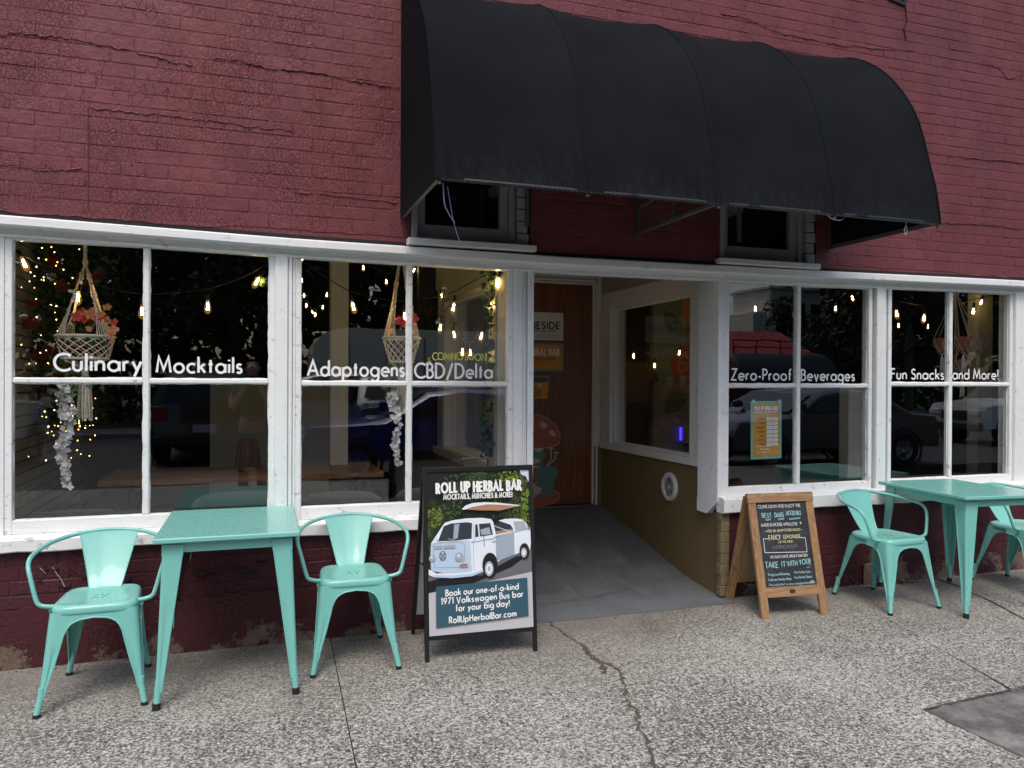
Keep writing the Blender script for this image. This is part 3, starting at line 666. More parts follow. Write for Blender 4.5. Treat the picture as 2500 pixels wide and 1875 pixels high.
# ---------------------------------------------------------------- ledge, header, sill, posts
LZ = [(-3.4, 2.235), (-1.18, 2.206), (.2, 2.178), (1.7, 2.168), (3.7, 2.178), (5.65, 2.198), (9, 2.2)]
lz = lambda x: interp(x, LZ)
def swept(sec, xs, name, mat, zf, parent=BLD, smooth=None):
    """board run along x: closed (y, dz) section, height follows zf(x)"""
    mb = MB(); n = len(sec); vs = []
    for x in xs: vs += [(x, y, zf(x)+dz) for y, dz in sec]
    fs = [(i*n+k, i*n+(k+1) % n, (i+1)*n+(k+1) % n, (i+1)*n+k) for i in range(len(xs)-1) for k in range(n)]
    fs += [tuple(range(n))[::-1], tuple((len(xs)-1)*n+k for k in range(n))]
    mb.add(vs, fs); return mb.build(name, mat, parent, smooth)
XS = [-3.4+i*.2 for i in range(63)]
swept([(4.462, 0), (4.384, 0), (4.380, .004), (4.380, .040), (4.384, .046), (4.462, .062)], XS, 'ledge_board', M_WHITE, lz)
swept([(4.462, .0), (4.462, -.030), (4.452, -.034), (4.452, -.045), (4.52, -.045), (4.52, .0)], XS, 'head_board', M_WHITE, lz)
swept([(4.4232, .075), (4.4232, .040), (4.47, .040), (4.47, .075)], XS, 'gap_strip', M_GAP, lz)
m = MB(); R = random.Random(77); x = -3.4; a = .006
while x < 9:                                   # broken paint edge hanging under the bottom course
    w_ = R.uniform(.01, .035); b_ = max(.0, min(.020, a+R.uniform(-.006, .006)))
    if not any(h[0] < x < h[1] for h in holes): m.add([(x, YB+.001, 2.29), (x, YB+.0005, 2.284-a), (x+w_, YB+.0005, 2.284-b_), (x+w_, YB+.001, 2.29)], [(0, 1, 2, 3)])
    x += w_; a = b_
m.build('paint_edge', M_BRICK, UPW)['kind'] = 'stuff'
def sill(x0, x1, zt, zb, zt1=None, zb1=None):
    zt1 = zt1 or zt; zb1 = zb1 or zb; n = max(2, int((x1-x0)/.1)); R = random.Random(int(x0*10)+3)
    mb = MB(); vs = []
    for i in range(n+1):
        t = i/n; x = lerp(x0, x1, t); a = lerp(zt, zt1, t); c = lerp(zb, zb1, t)+R.uniform(-.004, .004)
        vs += [(x, 4.47, c), (x, 4.386, c), (x, 4.380, c+.006), (x, 4.380, a-.016), (x, 4.385, a-.010), (x, 4.47, a)]
    fs = [(i*6+k, i*6+(k+1) % 6, (i+1)*6+(k+1) % 6, (i+1)*6+k) for i in range(n) for k in range(6)]+[(0, 1, 2, 3, 4, 5)[::-1], tuple(n*6+k for k in range(6))]
    mb.add(vs, fs); return mb.build('sill', M_WHITE2, BLD)
sill(-3.4, 1.60, .662, .585); sill(2.965, 9, .680, .578)
def mould_post(x0, x1, z0, z1, name='mullion_post'):
    mb = MB(); w = x1-x0
    mb.box(x0, 4.448, z0, x0+w*.62, 4.60, z1, .004); mb.box(x0+w*.62+.002, 4.458, z0, x0+w*.84, 4.60, z1, .004); mb.box(x0+w*.84+.002, 4.467, z0, x1, 4.60, z1, .003)
    return mb.build(name, M_WHITE, BLD)
zp = lambda x: lz(x)-.03
mould_post(-1.42, -1.182, .655, zp(-1.3)); mould_post(.115, .226, .655, zp(.2)); mould_post(1.512, 1.60, .655, zp(1.55))
mould_post(4.296, 4.40, .672, zp(4.3)); mould_post(5.662, 5.86, .672, zp(5.7))
mould_post(-3.4, -1.43, .655, zp(-2), 'casing_board'); mould_post(5.87, 9, .672, zp(7), 'casing_board')

M_SASH = M_WHITE2
def sash_window(x0, x1, xm0, xm1, ztop, zmid, zbot, label=None, y=YG):
    """two by two panes; glass limits x0..x1, centre muntin xm0..xm1"""
    w = thing('window', None, None); w.parent = BLD; w.location = ((x0+x1)/2-3.0, y-YB, zbot)
    mb = MB(); f = .033; yf = y-.030; e = .0035
    mb.box(x0-f, yf, zbot-.072, x0, y+.03, ztop+.03, e); mb.box(x1, yf, zbot-.072, x1+f, y+.03, ztop+.03, e)
    mb.box(x0, yf+.001, ztop, x1, y+.03, ztop+.03, e); mb.box(x0, yf+.001, zbot-.072, x1, y+.03, zbot, e)
    mb.build('frame', M_SASH, w)
    mb = MB(); mb.box(xm0, yf+.004, zbot, xm1, y+.025, ztop, .006); mb.build('muntin', M_SASH, w)
    mb = MB(); mb.box(x0, yf+.002, zmid-.014, xm0+.001, y+.026, zmid+.014, .006); mb.box(xm1-.001, yf+.002, zmid-.014, x1, y+.026, zmid+.014, .006); mb.build('muntin', M_SASH, w)
    # ragged putty where the glass is bedded
    R = random.Random(int(x0*97))
    for a, b_ in ((x0, xm0), (xm1, x1)):
        for c, d_ in ((zbot, zmid-.014), (zmid+.014, ztop)):
            mb = MB()
            for s_ in range(4):
                L = (b_-a) if s_ < 2 else (d_-c); n = int(L/.018); prev = R.uniform(.002, .006)
                for i in range(n):
                    nx = max(.001, min(.0055, prev+R.uniform(-.002, .002))); u0 = L*i/n; u1 = L*(i+1)/n; yy = y-.0062
                    if s_ == 0: q = [(a+u0, yy, c), (a+u1, yy, c), (a+u1, yy, c+nx), (a+u0, yy, c+prev)]
                    elif s_ == 1: q = [(a+u0, yy, d_), (a+u0, yy, d_-prev), (a+u1, yy, d_-nx), (a+u1, yy, d_)]
                    elif s_ == 2: q = [(a, yy, c+u0), (a+prev, yy, c+u0), (a+nx, yy, c+u1), (a, yy, c+u1)]
                    else: q = [(b_, yy, c+u0), (b_, yy, c+u1), (b_-nx, yy, c+u1), (b_-prev, yy, c+u0)]
                    mb.add(q, [(0, 1, 2, 3)]); prev = nx
            mb.build('putty', M_SASH, w)
    for a, b_ in ((x0, xm0), (xm1, x1)):
        for c, d_ in ((zbot, zmid-.014), (zmid+.014, ztop)):
            mb = MB(); mb.box(a-.001, y-.0045, c-.001, b_+.001, y-.0005, d_+.001); mb.build('pane', M_GLASS, w)
    return w
WIN = [sash_window(-1.148, .083, -.551, -.519, 2.148, 1.440, .732),
       sash_window(.258, 1.479, .856, .889, 2.134, 1.430, .732),
       sash_window(3.039, 4.241, 3.617, 3.650, 2.130, 1.426, .733),
       sash_window(4.453, 5.625, 5.012, 5.045, 2.147, 1.440, .737)]
M_VINYL = simple('white_vinyl', (.82, .83, .83), .5, var=.02)
PF = frame_map((0, YG-.0055, 0), (1, 0, 0), (0, 0, 1))
for wi, s, xa, xb, zb, h in ((0, 'Culinary', -.972, -.556, 1.492, .086), (0, 'Mocktails', -.492, -.052, 1.486, .082), (1, 'Adaptogens', .289, .850, 1.474, .084), (1, 'CBD/Delta', .903, 1.390, 1.466, .084),
                            (2, 'Zero-Proof', 3.090, 3.588, 1.464, .074), (2, 'Beverages', 3.664, 4.140, 1.464, .074), (3, 'Fun Snacks', 4.468, 4.983, 1.478, .074), (3, 'and More!', 5.062, 5.536, 1.481, .074)):
    mb = MB(); write(mb, s, PF, xa+.006, zb, h, h*.152, fit=xb-xa-.012); mb.build('lettering', M_VINYL, WIN[wi])
M_CHY = simple('yellow_chalk_pen', (.78, .80, .12), .7, emis=None)
mb = MB(); x = W2(1060, 873, YG); write(mb, 'COMING SOON!', PF, x[0]-.01, x[1]-.012, .042, .0046, rnd=True, jit=.08, fit=.335)
for q, s_ in ((1046, 1), (1203, -1)):
    a = W2(q, 872, YG); b_ = W2(q+3*s_, 885, YG)
    stroke(mb, [(a[0]+.01*s_, a[1]), (a[0]-.002*s_, a[1]-.012), b_], .003, PF); stroke(mb, [(b_[0]-.012, b_[1]+.008), b_, (b_[0]+.010, b_[1]+.012)], .003, PF, wo=.0002)
mb.build('chalk_lettering', M_CHY, WIN[1])

# upper windows under the awning
for k, (a, b_) in enumerate(UW):
    w = thing('window', None, None); w.parent = BLD; w.location = ((a+b_)/2-3, 0, 2.27)
    z0, z1 = UWZ
    mb = MB(); mb.box(a-.035, YB-.006, z0-.004, a, YB+.16, z1, .003); mb.box(b_+.0, YB+.03, z0-.004, b_+.04, YB+.16, z1, .003)
    mb.build('frame', M_GREYW, w)
    mb = MB()
    n = 16
    for i in range(n):                              # painted toothed brick jamb at the right
        zz = z0+(z1-z0)*i/n; d_ = .0 if i % 2 else .022
        mb.box(b_+.042, YB-.004, zz+.003, b_+.108+d_*.4, YB+.16, zz+(z1-z0)/n-.003, .004)
    mb.build('jamb', M_GREYW, w)
    mb = MB(); mb.box(a+.0, YB+.05, z0, a+.055, YB+.09, z1, .003); mb.box(b_-.055, YB+.05, z0, b_, YB+.09, z1, .003)
    mb.box(a+.055, YB+.051, z0, b_-.055, YB+.09, z0+.098, .003); mb.box(a+.055, YB+.051, z1-.06, b_-.055, YB+.09, z1, .003); mb.build('sash', M_GREYW, w)
    mb = MB(); mb.box(a+.053, YB+.066, z0+.095, b_-.053, YB+.070, z1-.058); mb.build('pane', M_GLASS, w)
    mb = MB(); x0_, x1_ = (a-.065, b_+.148) if k == 0 else (a-.075, b_+.118); R = random.Random(k)
    mb.box(x0_, YB-.062, 2.232, x1_, YB+.06, 2.270, .004); mb.build('sill', M_TRIM, w)
# ---------------------------------------------------------------- recessed entry
YD = 6.40; XL_, XR_ = 1.62, 3.0; CEIL = 2.62
M_MUST = None
def mustard():
    m = NT('brown_mustard_paint'); v = m.pos()
    c = m.mix(m.noise(v, 3, 4), (.150, .108, .046), (.185, .135, .060))
    gr_ = m.noise(m.pos((3, 3, 26)), 4, 5, .6)
    c = m.mix(m.rng(gr_, .55, .7, 0, .35), c, (.06, .042, .02))
    return m.done(c, .7, m.bump(gr_, .5, .006))
M_MUST = mustard(); M_CREAM = simple('cream_paint', (.36, .35, .30), .6, 0, 30, .2)
ent = BLD
# ramp: straight slope that eases out at the pavement
prof = [(4.43, .003), (4.60, .006), (4.70, .012), (4.95, .035), (5.19, .085), (5.50, .155), (5.86, .232), (6.25, .318), (6.50, .325)]
R = random.Random(2); mb = MB(); P = prof
def ramp_f(u, v):
    x = lerp(XL_-.02, XR_+.03, u); y = lerp(4.30, 6.50, v); z = interp(y, [(4.30, .002)]+prof)
    return (x, y-.07*(1-v)*(u > .5)*0, z)
mb.grid(ramp_f, 12, 44); mb.build('ramp', M_RAMP, BLD, 60)
pcr = []
crack([(1.75, 4.60), (1.95, 4.63), (2.15, 4.66), (2.35, 4.72), (2.5, 4.79)], .003, 'crack', 11, z=.024, amp=.004, parent=BLD)
# side walls with windows; X = inner face, s = side the wall lies on
def side_wall(X, s, shop_side):
    T = .13; ya, yb = 4.70, 6.34
    x0, x1 = (X, X+T*s)
    mb = MB(); mb.box(x0, 4.60, -.05, x1, YD+.1, .862); mb.box(x0+.0005*s, YB+.03, -.05, X+.033*s, 4.5995, .56); mb.build('panel', M_MUST, BLD)
    mb = MB(); mb.box(x0+.001*s, ya, 2.225, x1, YD+.1, CEIL); mb.build('panel', M_CREAM, BLD)
    w = thing('window', None, None); w.parent = BLD; w.location = (X-3.0, 5.5-YB, .86)
    mb = MB(); p = -.012*s
    mb.box(X+p, ya, .862, X+T*s, 4.855, 2.235, .003); mb.box(X+p, 6.165, .862, X+T*s, yb, 2.235, .003)
    mb.box(X+p, 4.855, 2.095, X+T*s, 6.165, 2.235, .003); mb.box(X+p*2.4, ya+.02, .850, X+T*s, yb, .905, .004)
    q = X+.02*s
    mb.box(q, 4.856, .905, q+.04*s, 4.885, 2.094, .002); mb.box(q, 6.135, .905, q+.04*s, 6.164, 2.094, .002); mb.box(q, 4.885, .905, q+.04*s, 6.135, .925, .002); mb.box(q, 4.885, 2.07, q+.04*s, 6.135, 2.094, .002)
    mb.build('frame', M_TRIM, w)
    mb = MB(); mb.box(X+.038*s, 4.884, .92, X+.042*s, 6.136, 2.08); mb.build('pane', M_GLASS, w)
    if shop_side:   # inner casing seen from the shop
        mb = MB(); z = X+T*s
        mb.box(z, ya+.02, .86, z+.016*s, 4.86, 2.24, .003); mb.box(z, 6.16, .86, z+.016*s, 6.34, 2.24, .003); mb.box(z, 4.86, 2.095, z+.016*s, 6.16, 2.24, .003); mb.box(z, ya, .84, z+.05*s, 6.36, .90, .003)
        mb.build('casing', M_CREAM, w)
    return w
side_wall(3.0, 1, True); side_wall(1.62, -1, True)
# corner posts of the entry
mb = MB(); mb.box(2.958, 4.447, .645, 3.004, 4.698, zp(2.96), .004); mb.box(3.006, 4.458, .66, 3.05, 4.60, zp(3), .003)
mb.box(2.984, 4.60, .550, 3.06, 4.699, .70, .003)
mb.prism([(2.958, 4.447, .646), (2.958, 4.70, .646), (2.958, 4.70, .550), (2.958, 4.58, .545)], (.042, 0, 0)); mb.build('corner_post', M_WHITE, BLD)
mb = MB(); mb.box(1.602, 4.448, .60, 1.64, 4.698, zp(1.6), .004); mb.build('corner_post', M_WHITE, BLD)
# brick return of the right wall, painted tan
mb = MB(); z = .012; rr = random.Random(8)
while z < .56:
    mb.box(2.968+rr.uniform(-.003, .003), YB-.001, z, 3.034, YB+.05, min(z+LH-.002, .58), .0035); z += LH
mb.build('brick_return', simple('tan_painted_brick', (.19, .145, .08), .7, 0, 40, .6), BLD)
# back wall, door and its frame
mb = MB(); mb.box(XL_-.1, YD, .30, 1.93, YD+.1, CEIL); mb.box(2.985, YD-.002, .30, XR_+.01, YD+.1, CEIL); mb.box(1.93, YD, 2.345, 2.985, YD+.1, CEIL); mb.build('entry_back_wall', M_TRIM, BLD)
mb = MB(); mb.box(2.93, YD-.05, .318, 2.999, YD-.004, .862, .002); mb.build('panel', M_MUST, BLD)
mb = MB()
mb.box(2.915, YD-.035, .33, 2.935, YD+.03, 2.335, .003); mb.box(2.937, YD-.052, .33, 2.962, YD+.03, 2.352, .004); mb.box(2.964, YD-.04, .864, 2.998, YD+.03, 2.48, .004)
mb.box(1.93, YD-.035, 2.318, 2.913, YD+.03, 2.338, .003); mb.box(1.93, YD-.048, 2.341, 2.935, YD+.03, 2.366, .004); mb.box(1.90, YD-.05, .33, 1.945, YD+.03, 2.366, .004); mb.box(1.64, YD-.03, 2.37, 2.962, YD+.03, 2.48, .004)
mb.build('door_frame', M_TRIM, BLD)
door = thing('door', None, None); door.parent = BLD; door.location = (-.57, YD-YB, .33)
mb = MB(); mb.box(1.950, YD-.022, .345, 2.912, YD+.02, 2.315, .003); mb.build('leaf', M_DOOR, door)
mb = MB(); mb.box(1.93, YD-.06, .322, 2.93, YD+.02, .338, .003); mb.build('threshold', simple('steel_sill', (.35, .34, .32), .4, 1), door)
M_STEEL = simple('satin_steel', (.55, .55, .55), .3, 1)
mb = MB(); T = Matrix.Translation((2.03, YD-.024, 1.32)) @ Matrix.Rotation(radians(90), 4, 'X')
mb.lathe([(0, .012), (.028, .012), (.036, .004), (.036, 0)], n=20, T=T); mb.tube([(2.03, YD-.03, 1.32), (2.03, YD-.075, 1.32), (2.05, YD-.082, 1.32), (2.15, YD-.080, 1.318)], .010, 8); mb.build('handle', M_STEEL, door, 50)
mb = MB(); mb.box(2.18, YD-.034, 1.375, 2.497, YD-.022, 1.500, .003); mb.build('letter_slot', simple('slot_frame', (.20, .20, .19), .5), door)
mb = MB(); mb.box(2.20, YD-.037, 1.40, 2.475, YD-.0345, 1.478, .001); mb.build('flap', simple('slot_flap', (.075, .085, .075), .5), door)
mb = MB(); mb.box(XL_-.2, 4.53, CEIL, XR_+.2, YD+.2, CEIL+.05); mb.build('entry_ceiling', M_CREAM, BLD)

# round louvre vent in the mustard panel
vt = thing('wall_vent', 'round white plastic vent with a dark ringed grille on the brown entry wall', 'vent', (3.0, 5.13, .655))
T = Matrix.Translation((3.0, 5.13, .655)) @ Matrix.Rotation(radians(-90), 4, 'Y')
mb = MB(); mb.lathe([(.072, .004), (.072, .020), (.078, .026), (.098, .026), (.108, .016), (.108, 0)], n=32, T=T); o = mb.build('flange', simple('white_plastic', (.60, .61, .60), .35), vt, 40)
mb = MB(); mb.lathe([(0, .003), (.074, .003)], n=28, T=T); mb.build('duct', M_GAP, vt)
M_PL = simple('grille_plastic', (.46, .47, .46), .4)
for r_ in (.018, .031, .044, .057, .068):
    mb = MB(); mb.lathe([(r_-.0016, .013), (r_-.0016, .017), (r_+.0016, .017), (r_+.0016, .013)], n=28, T=T); mb.build('louvre_ring', M_PL, vt)
mb = MB()
for a in (20, 110, 200, 290):
    ca, sa = cos(radians(a)), sin(radians(a)); p = [T @ Vector((r_*ca, r_*sa, .019)) for r_ in (.0, .075)]; mb.bar(p[0], p[1], .005, .004)
mb.lathe([(0, .024), (.010, .022), (.012, .010)], n=12, T=T); mb.build('spoke', M_PL, vt)
mb = MB()
for a in (45, 165, 285): mb.lathe([(0, .0285), (.004, .028), (.005, .025)], (0, 0, 0), 8, T @ Matrix.Translation((.089*cos(radians(a)), .089*sin(radians(a)), 0)))
mb.build('screw', simple('screw_head', (.2, .2, .2), .4), vt)

# ---------------------------------------------------------------- signs on the door
PD = frame_map((0, YD-.024, 0), (1, 0, 0), (0, 0, 1))
M_INK = simple('black_ink', (.012, .012, .014), .5, var=0); M_PAPER = simple('white_sign_board', (.66, .66, .63), .5, var=.03)
M_ORNG = simple('orange_print', (.62, .27, .03), .5, var=.04); M_TLP = simple('teal_print', (.10, .27, .25), .5, var=.04)
M_RUST = simple('rust_print', (.30, .055, .015), .5, var=.04); M_WP = simple('white_print', (.78, .78, .75), .5, var=.02)
def rrect(x0, z0, x1, z1, r, n=5):
    out = []
    for cx, cz, a in ((x1-r, z1-r, 0), (x0+r, z1-r, 90), (x0+r, z0+r, 180), (x1-r, z0+r, 270)):
        out += [(cx+r*cos(radians(a+90*i/n)), cz+r*sin(radians(a+90*i/n))) for i in range(n+1)]
    return out
def signboard(name, label, x0, z0, x1, z1, P, mats, th=.006, r=.006, cat='sign'):
    t = thing(name, label, cat, tuple(P((x0+x1)/2, z0, 0)))
    mb = MB(); q = rrect(x0, z0, x1, z1, r); mb.prism([P(a, b, 0) for a, b in q], P(0, 0, th)-P(0, 0, 0)); return t, mb
t, mb = signboard('notice_sign', 'white rectangular sign with bold black lettering, topmost on the brown door', 2.205, 1.812, 2.627, 2.058, PD, None)
mb.build('board', M_PAPER, t)
PS = frame_map((0, YD-.0305, 0), (1, 0, 0), (0, 0, 1))
mb = MB(); write(mb, 'THE', PS, 2.258, 1.997, .034, .0075); write(mb, 'LINESIDE', PS, 2.245, 1.915, .056, .0118, fit=.345)
write(mb, 'at Frog Level', PS, 2.345, 1.886, .027, .0035, fit=.205, slant=.3, rnd=True)
write(mb, 'For Info, Please Contact EventsAtFrogLevelBrewing.com', PS, 2.215, 1.853, .0075, .0014, fit=.37); write(mb, 'For Orders, Please Contact Orders@FrogLevelBrewing.com'.replace('@', 'a'), PS, 2.215, 1.836, .0075, .0014, fit=.38)
mb.build('lettering', M_INK, t)
t, mb = signboard('bar_sign', 'orange and teal bordered bar sign with white lettering below the white sign on the door', 2.00, 1.536, 2.633, 1.791, PD, None, r=.015)
mb.build('board', M_TLP, t)
mb = MB(); flat(mb, rrect(2.018, 1.554, 2.615, 1.773, .008), PS, .0006, 0); mb.build('print', M_ORNG, t)
mb = MB(); write(mb, 'ROLL UP HERBAL BAR', PS, 2.040, 1.680, .052, .0120, fit=.545, rnd=True, wo=.0012, track=.2); mb.build('lettering', M_WP, t)
mb = MB(); write(mb, 'MOCKTAILS, MUNCHIES & MORE!', PS, 2.10, 1.632, .028, .0046, fit=.45, rnd=True, wo=.0012); write(mb, 'www.RollUpHerbalBar.com', PS, 2.27, 1.60, .011, .0016, fit=.22, wo=.0012); mb.build('lettering', M_RUST, t)
t, mb = signboard('open_sign', 'small orange open sign hanging over the letter slot of the door', 2.165, 1.245, 2.478, 1.388, frame_map((0, YD-.0385, 0), (1, 0, .02), (0, 0, 1)), None, .005, .012)
mb.build('board', M_ORNG, t)
PO = frame_map((0, YD-.0442, .0), (1, 0, .02), (0, 0, 1))
mb = MB(); write(mb, 'OPEN', PO, 2.250, 1.262, .070, .0115, fit=.155); write(mb, 'We are', PO, 2.225, 1.346, .028, .004, fit=.14, rnd=True, slant=.2); mb.build('lettering', M_INK, t)
mb = MB(); mb.lathe([(0, .01), (.012, .008), (.014, 0)], n=12, T=Matrix.Translation((2.40, YD-.0440, 1.41)) @ Matrix.Rotation(radians(90), 4, 'X')); mb.build('hook', M_WP, t)
# painted frog under a toadstool (flat decal)
t = thing('frog_decal', 'teal frog with a drink under a red toadstool, painted on the brown door', 'decal', (2.4, YD-.024, .36))
fr = {n: simple(n, c, .55, var=.08) for n, c in (('decal_red', (.36, .085, .045)), ('decal_teal', (.085, .19, .165)), ('decal_cream', (.43, .40, .34)), ('decal_line', (.012, .03, .03)), ('decal_drink', (.33, .05, .02)))}
mats = list(fr.values()); mb = MB()
def blob(cx, cz, rx, rz, a0=0, a1=360, n=26, rot=0):
    ca, sa = cos(radians(rot)), sin(radians(rot)); o = []
    for i in range(n+(0 if a1-a0 == 360 else 1)):
        a = radians(a0+(a1-a0)*i/n); x = rx*cos(a); z = rz*sin(a); o.append((cx+x*ca-z*sa, cz+x*sa+z*ca))
    return o
L = [0.0]
def fl(pts, mi): L[0] += .0003; flat(mb, pts, PD, .0015+L[0], mi)
def ln(pts, w=.004, mi=3): L[0] += .0003; stroke(mb, pts, w, PD, mi, .0015+L[0], True)
fl(blob(2.36, .42, .245, .085), 0); ln(blob(2.36, .42, .245, .085)+[blob(2.36, .42, .245, .085)[0]], .004, 2)
fl(blob(2.33, .56, .115, .15), 2)
fl(blob(2.47, .60, .12, .085, rot=35), 1); fl(blob(2.40, .66, .055, .17, rot=18), 1)
fl([(2.50, .58), (2.56, .52), (2.53, .46), (2.46, .44), (2.43, .50), (2.45, .56)], 1)
for a, b_ in (((2.44, .46), (2.38, .43)), ((2.44, .46), (2.43, .40)), ((2.44, .46), (2.49, .41)), ((2.44, .46), (2.53, .43))):
    ln([a, b_], .016, 1); fl(blob(b_[0], b_[1], .012, .012, n=10), 1)
fl(blob(2.33, .79, .135, .078), 1); fl(blob(2.31, .745, .105, .028), 2)
ln([(2.22, .765), (2.30, .752), (2.40, .765), (2.45, .79)], .004)
fl(blob(2.395, .865, .052, .055), 1); fl(blob(2.397, .868, .043, .046), 2); ln([(2.372, .878), (2.395, .858), (2.42, .880)], .011)
fl(blob(2.25, .875, .04, .05), 1)
cap_ = [(2.12, .93)]+blob(2.33, .93, .275, .225, 175, 8, 20)+[(2.60, .90)]+blob(2.36, .905, .24, .052, 5, -150, 12)
fl(cap_, 0); ln(cap_+[cap_[0]], .005, 2)
for c in ((2.30, 1.085, .045, .028, 20), (2.44, 1.06, .04, .024, -35), (2.53, .985, .038, .02, -45), (2.21, 1.03, .03, .03, 0)): fl(blob(*c[:4], rot=c[4]), 2)
for i in range(9): a = 2.18+i*.047; ln([(a, .955-.012*abs(i-4)), (2.33+(a-2.33)*.55, .90)], .0025, 3)
fl([(2.30, .70), (2.395, .70), (2.382, .545), (2.315, .545)], 2); fl([(2.305, .685), (2.39, .685), (2.378, .55), (2.318, .55)], 4); ln([(2.325, .80), (2.345, .66)], .005)
for z_ in (.60, .63): ln([(2.42, z_-.01), (2.38, z_-.015), (2.352, z_)], .013, 1)
ln([(2.47, .70), (2.515, .76), (2.515, .84)], .010, 2); ln([(2.48, .69), (2.545, .75), (2.56, .80)], .010, 2)
fl(blob(2.515, .845, .026, .016, 0, 180), 2); fl(blob(2.562, .805, .028, .016, 0, 180), 2)
mb.build('print', mats, t)
# ---------------------------------------------------------------- awning
aw = thing('awning', 'long black canvas barrel awning with a sagging top above the entrance', 'awning', (2.35, YB, 2.385))
AX0, AX1 = .808, 3.832
PR = smoothpath([(.925, 0, 2.385), (.915, 0, 2.46), (.885, 0, 2.62), (.845, 0, 2.76), (.765, 0, 3.03), (.66, 0, 3.23), (.51, 0, 3.42), (.345, 0, 3.56), (.17, 0, 3.66), (.0, 0, 3.70)], 5)
NB = 4; RIB = [AX0+(AX1-AX0)*i/NB for i in range(NB+1)]
def aw_pt(x, i, inner=False):
    p = PR[i]; t = i/(len(PR)-1); u = (x-AX0)/(AX1-AX0)*NB; f = u-math.floor(u)
    dip = sin(pi*f)**1.1 if 0 < u < NB else 0
    top = sin(pi*min(1, t*1.02))**.8 if t < .98 else 0
    n1 = PR[min(i+1, len(PR)-1)]-PR[max(i-1, 0)]; n1.normalize(); nr = Vector((n1.z, 0, -n1.x))   # outward (toward +depth, up)
    s_ = -.062*dip*top
    # tension folds running out of the bottom corners of each bay
    fold = .010*sin(7*f+9*t)*max(0, 1-abs(t-.25)*3)*(dip)+.006*sin(19*f-14*t+u)*max(0, 1-t*2.2)*dip
    s_ += fold-(.008 if inner else 0)
    return Vector((x, YB-(p.x+nr.x*s_), p.z+nr.z*s_+(-.012*sin(pi*f) if t == 0 else 0)*0))
NX = 96
mb = MB(); n = len(PR)
vs = [aw_pt(AX0+(AX1-AX0)*j/NX, i) for i in range(n) for j in range(NX+1)]
mb.add(vs, [(i*(NX+1)+j, i*(NX+1)+j+1, (i+1)*(NX+1)+j+1, (i+1)*(NX+1)+j) for i in range(n-1) for j in range(NX)])
vs2 = [aw_pt(AX0+(AX1-AX0)*j/NX, i, True) for i in range(n) for j in range(NX+1)]
mb.add(vs2, [(i*(NX+1)+j, (i+1)*(NX+1)+j, (i+1)*(NX+1)+j+1, i*(NX+1)+j+1) for i in range(n-1) for j in range(NX)])
mb.build('canopy', M_FABRIC, aw, 180)
for X in (AX0, AX1):
    mb = MB(); e = -.003 if X == AX0 else .003
    pts = [(X+e, YB-p.x, p.z) for p in PR]+[(X+e, YB-.002, 3.70), (X+e, YB-.002, 2.385)]
    mb.prism([Vector(p) for p in pts], (-.002 if X == AX0 else .002, 0, 0)); mb.build('end_panel', M_FABRIC, aw)
    if X == AX0:
        mb = MB(); mb.tube([(X-.004, YB-p.x-.002, p.z) for p in PR], .006, 6); mb.build('piping', M_FABRIC, aw, 60)
    else:
        mb = MB(); mb.tube([(X+.004, YB-p.x-.002, p.z) for p in PR], .006, 6); mb.build('piping', M_FABRIC, aw, 60)
for X in RIB[1:-1]:
    mb = MB(); mb.tube([aw_pt(X, i)+Vector((0, -.0005, .0005)) for i in range(n)], .0035, 5); mb.build('seam', M_FABRIC, aw, 60)
M_ALU = simple('bare_aluminium', (.14, .145, .145), .5, .5)
# hem stitched to a rail
mb = MB(); mb.tube([(AX0, YB-.912, 2.392), (AX1, YB-.912, 2.392)], .011, 8); mb.build('front_rail', M_BLACKM, aw)
mb = MB(); R = random.Random(4)
x = AX0+.02
while x < AX1-.02:
    mb.box(x, YB-.9275, 2.384+R.uniform(-.0005, .0005), x+.013, YB-.922, 2.387, .001); x += .026
mb.build('hem_stitching', simple('grey_thread', (.05, .05, .05), .8), aw)
for X in RIB:
    mb = MB(); zb = 2.40
    low_ = X in (RIB[0], RIB[2], RIB[4])
    if low_: mb.bar((X+.012, YB-.92, zb), (X+.012, YB-.01, zb), .022, .022, bev=.002)
    mb.tube([(X+.012, YB-p.x+.02, p.z-.015) for p in PR], .011, 6); mb.bar((X+.012, YB-.01, 2.39), (X+.012, YB-.01, 3.68), .022, .022)
    if low_: mb.bar((X+.012, YB-.02, 2.56), (X+.012, YB-.86, 2.63), .018, .018); mb.bar((X+.012, YB-.45, 2.41), (X+.012, YB-.45, 2.59), .016, .016)
    mb.build('frame_bracket', M_ALU, aw, 60)
M_THR = simple('loose_thread', (.45, .45, .42), .8); M_RIBN = simple('lilac_ribbon', (.30, .32, .55), .3, .2)
def hang(pts, r, mat, name='loose_cord'):
    mb = MB(); mb.tube(smoothpath(pts, 6), r, 5); mb.build(name, mat, aw, 60)
hang([(3.02, 3.50, 2.39), (3.05, 3.50, 2.365), (3.12, 3.51, 2.36), (3.17, 3.52, 2.385)], .0013, M_THR)
hang([(3.60, 3.52, 2.385), (3.612, 3.52, 2.34), (3.600, 3.52, 2.31), (3.592, 3.52, 2.34), (3.61, 3.52, 2.38)], .0013, M_THR)
hang([(.85, 3.56, 2.385), (.862, 3.58, 2.30), (.885, 3.62, 2.27), (.93, 3.65, 2.22)], .003, M_RIBN, 'ribbon')
hang([(.872, 3.56, 2.37), (.89, 3.58, 2.30), (.92, 3.62, 2.21), (.97, 3.66, 2.10)], .0016, M_RIBN, 'ribbon')
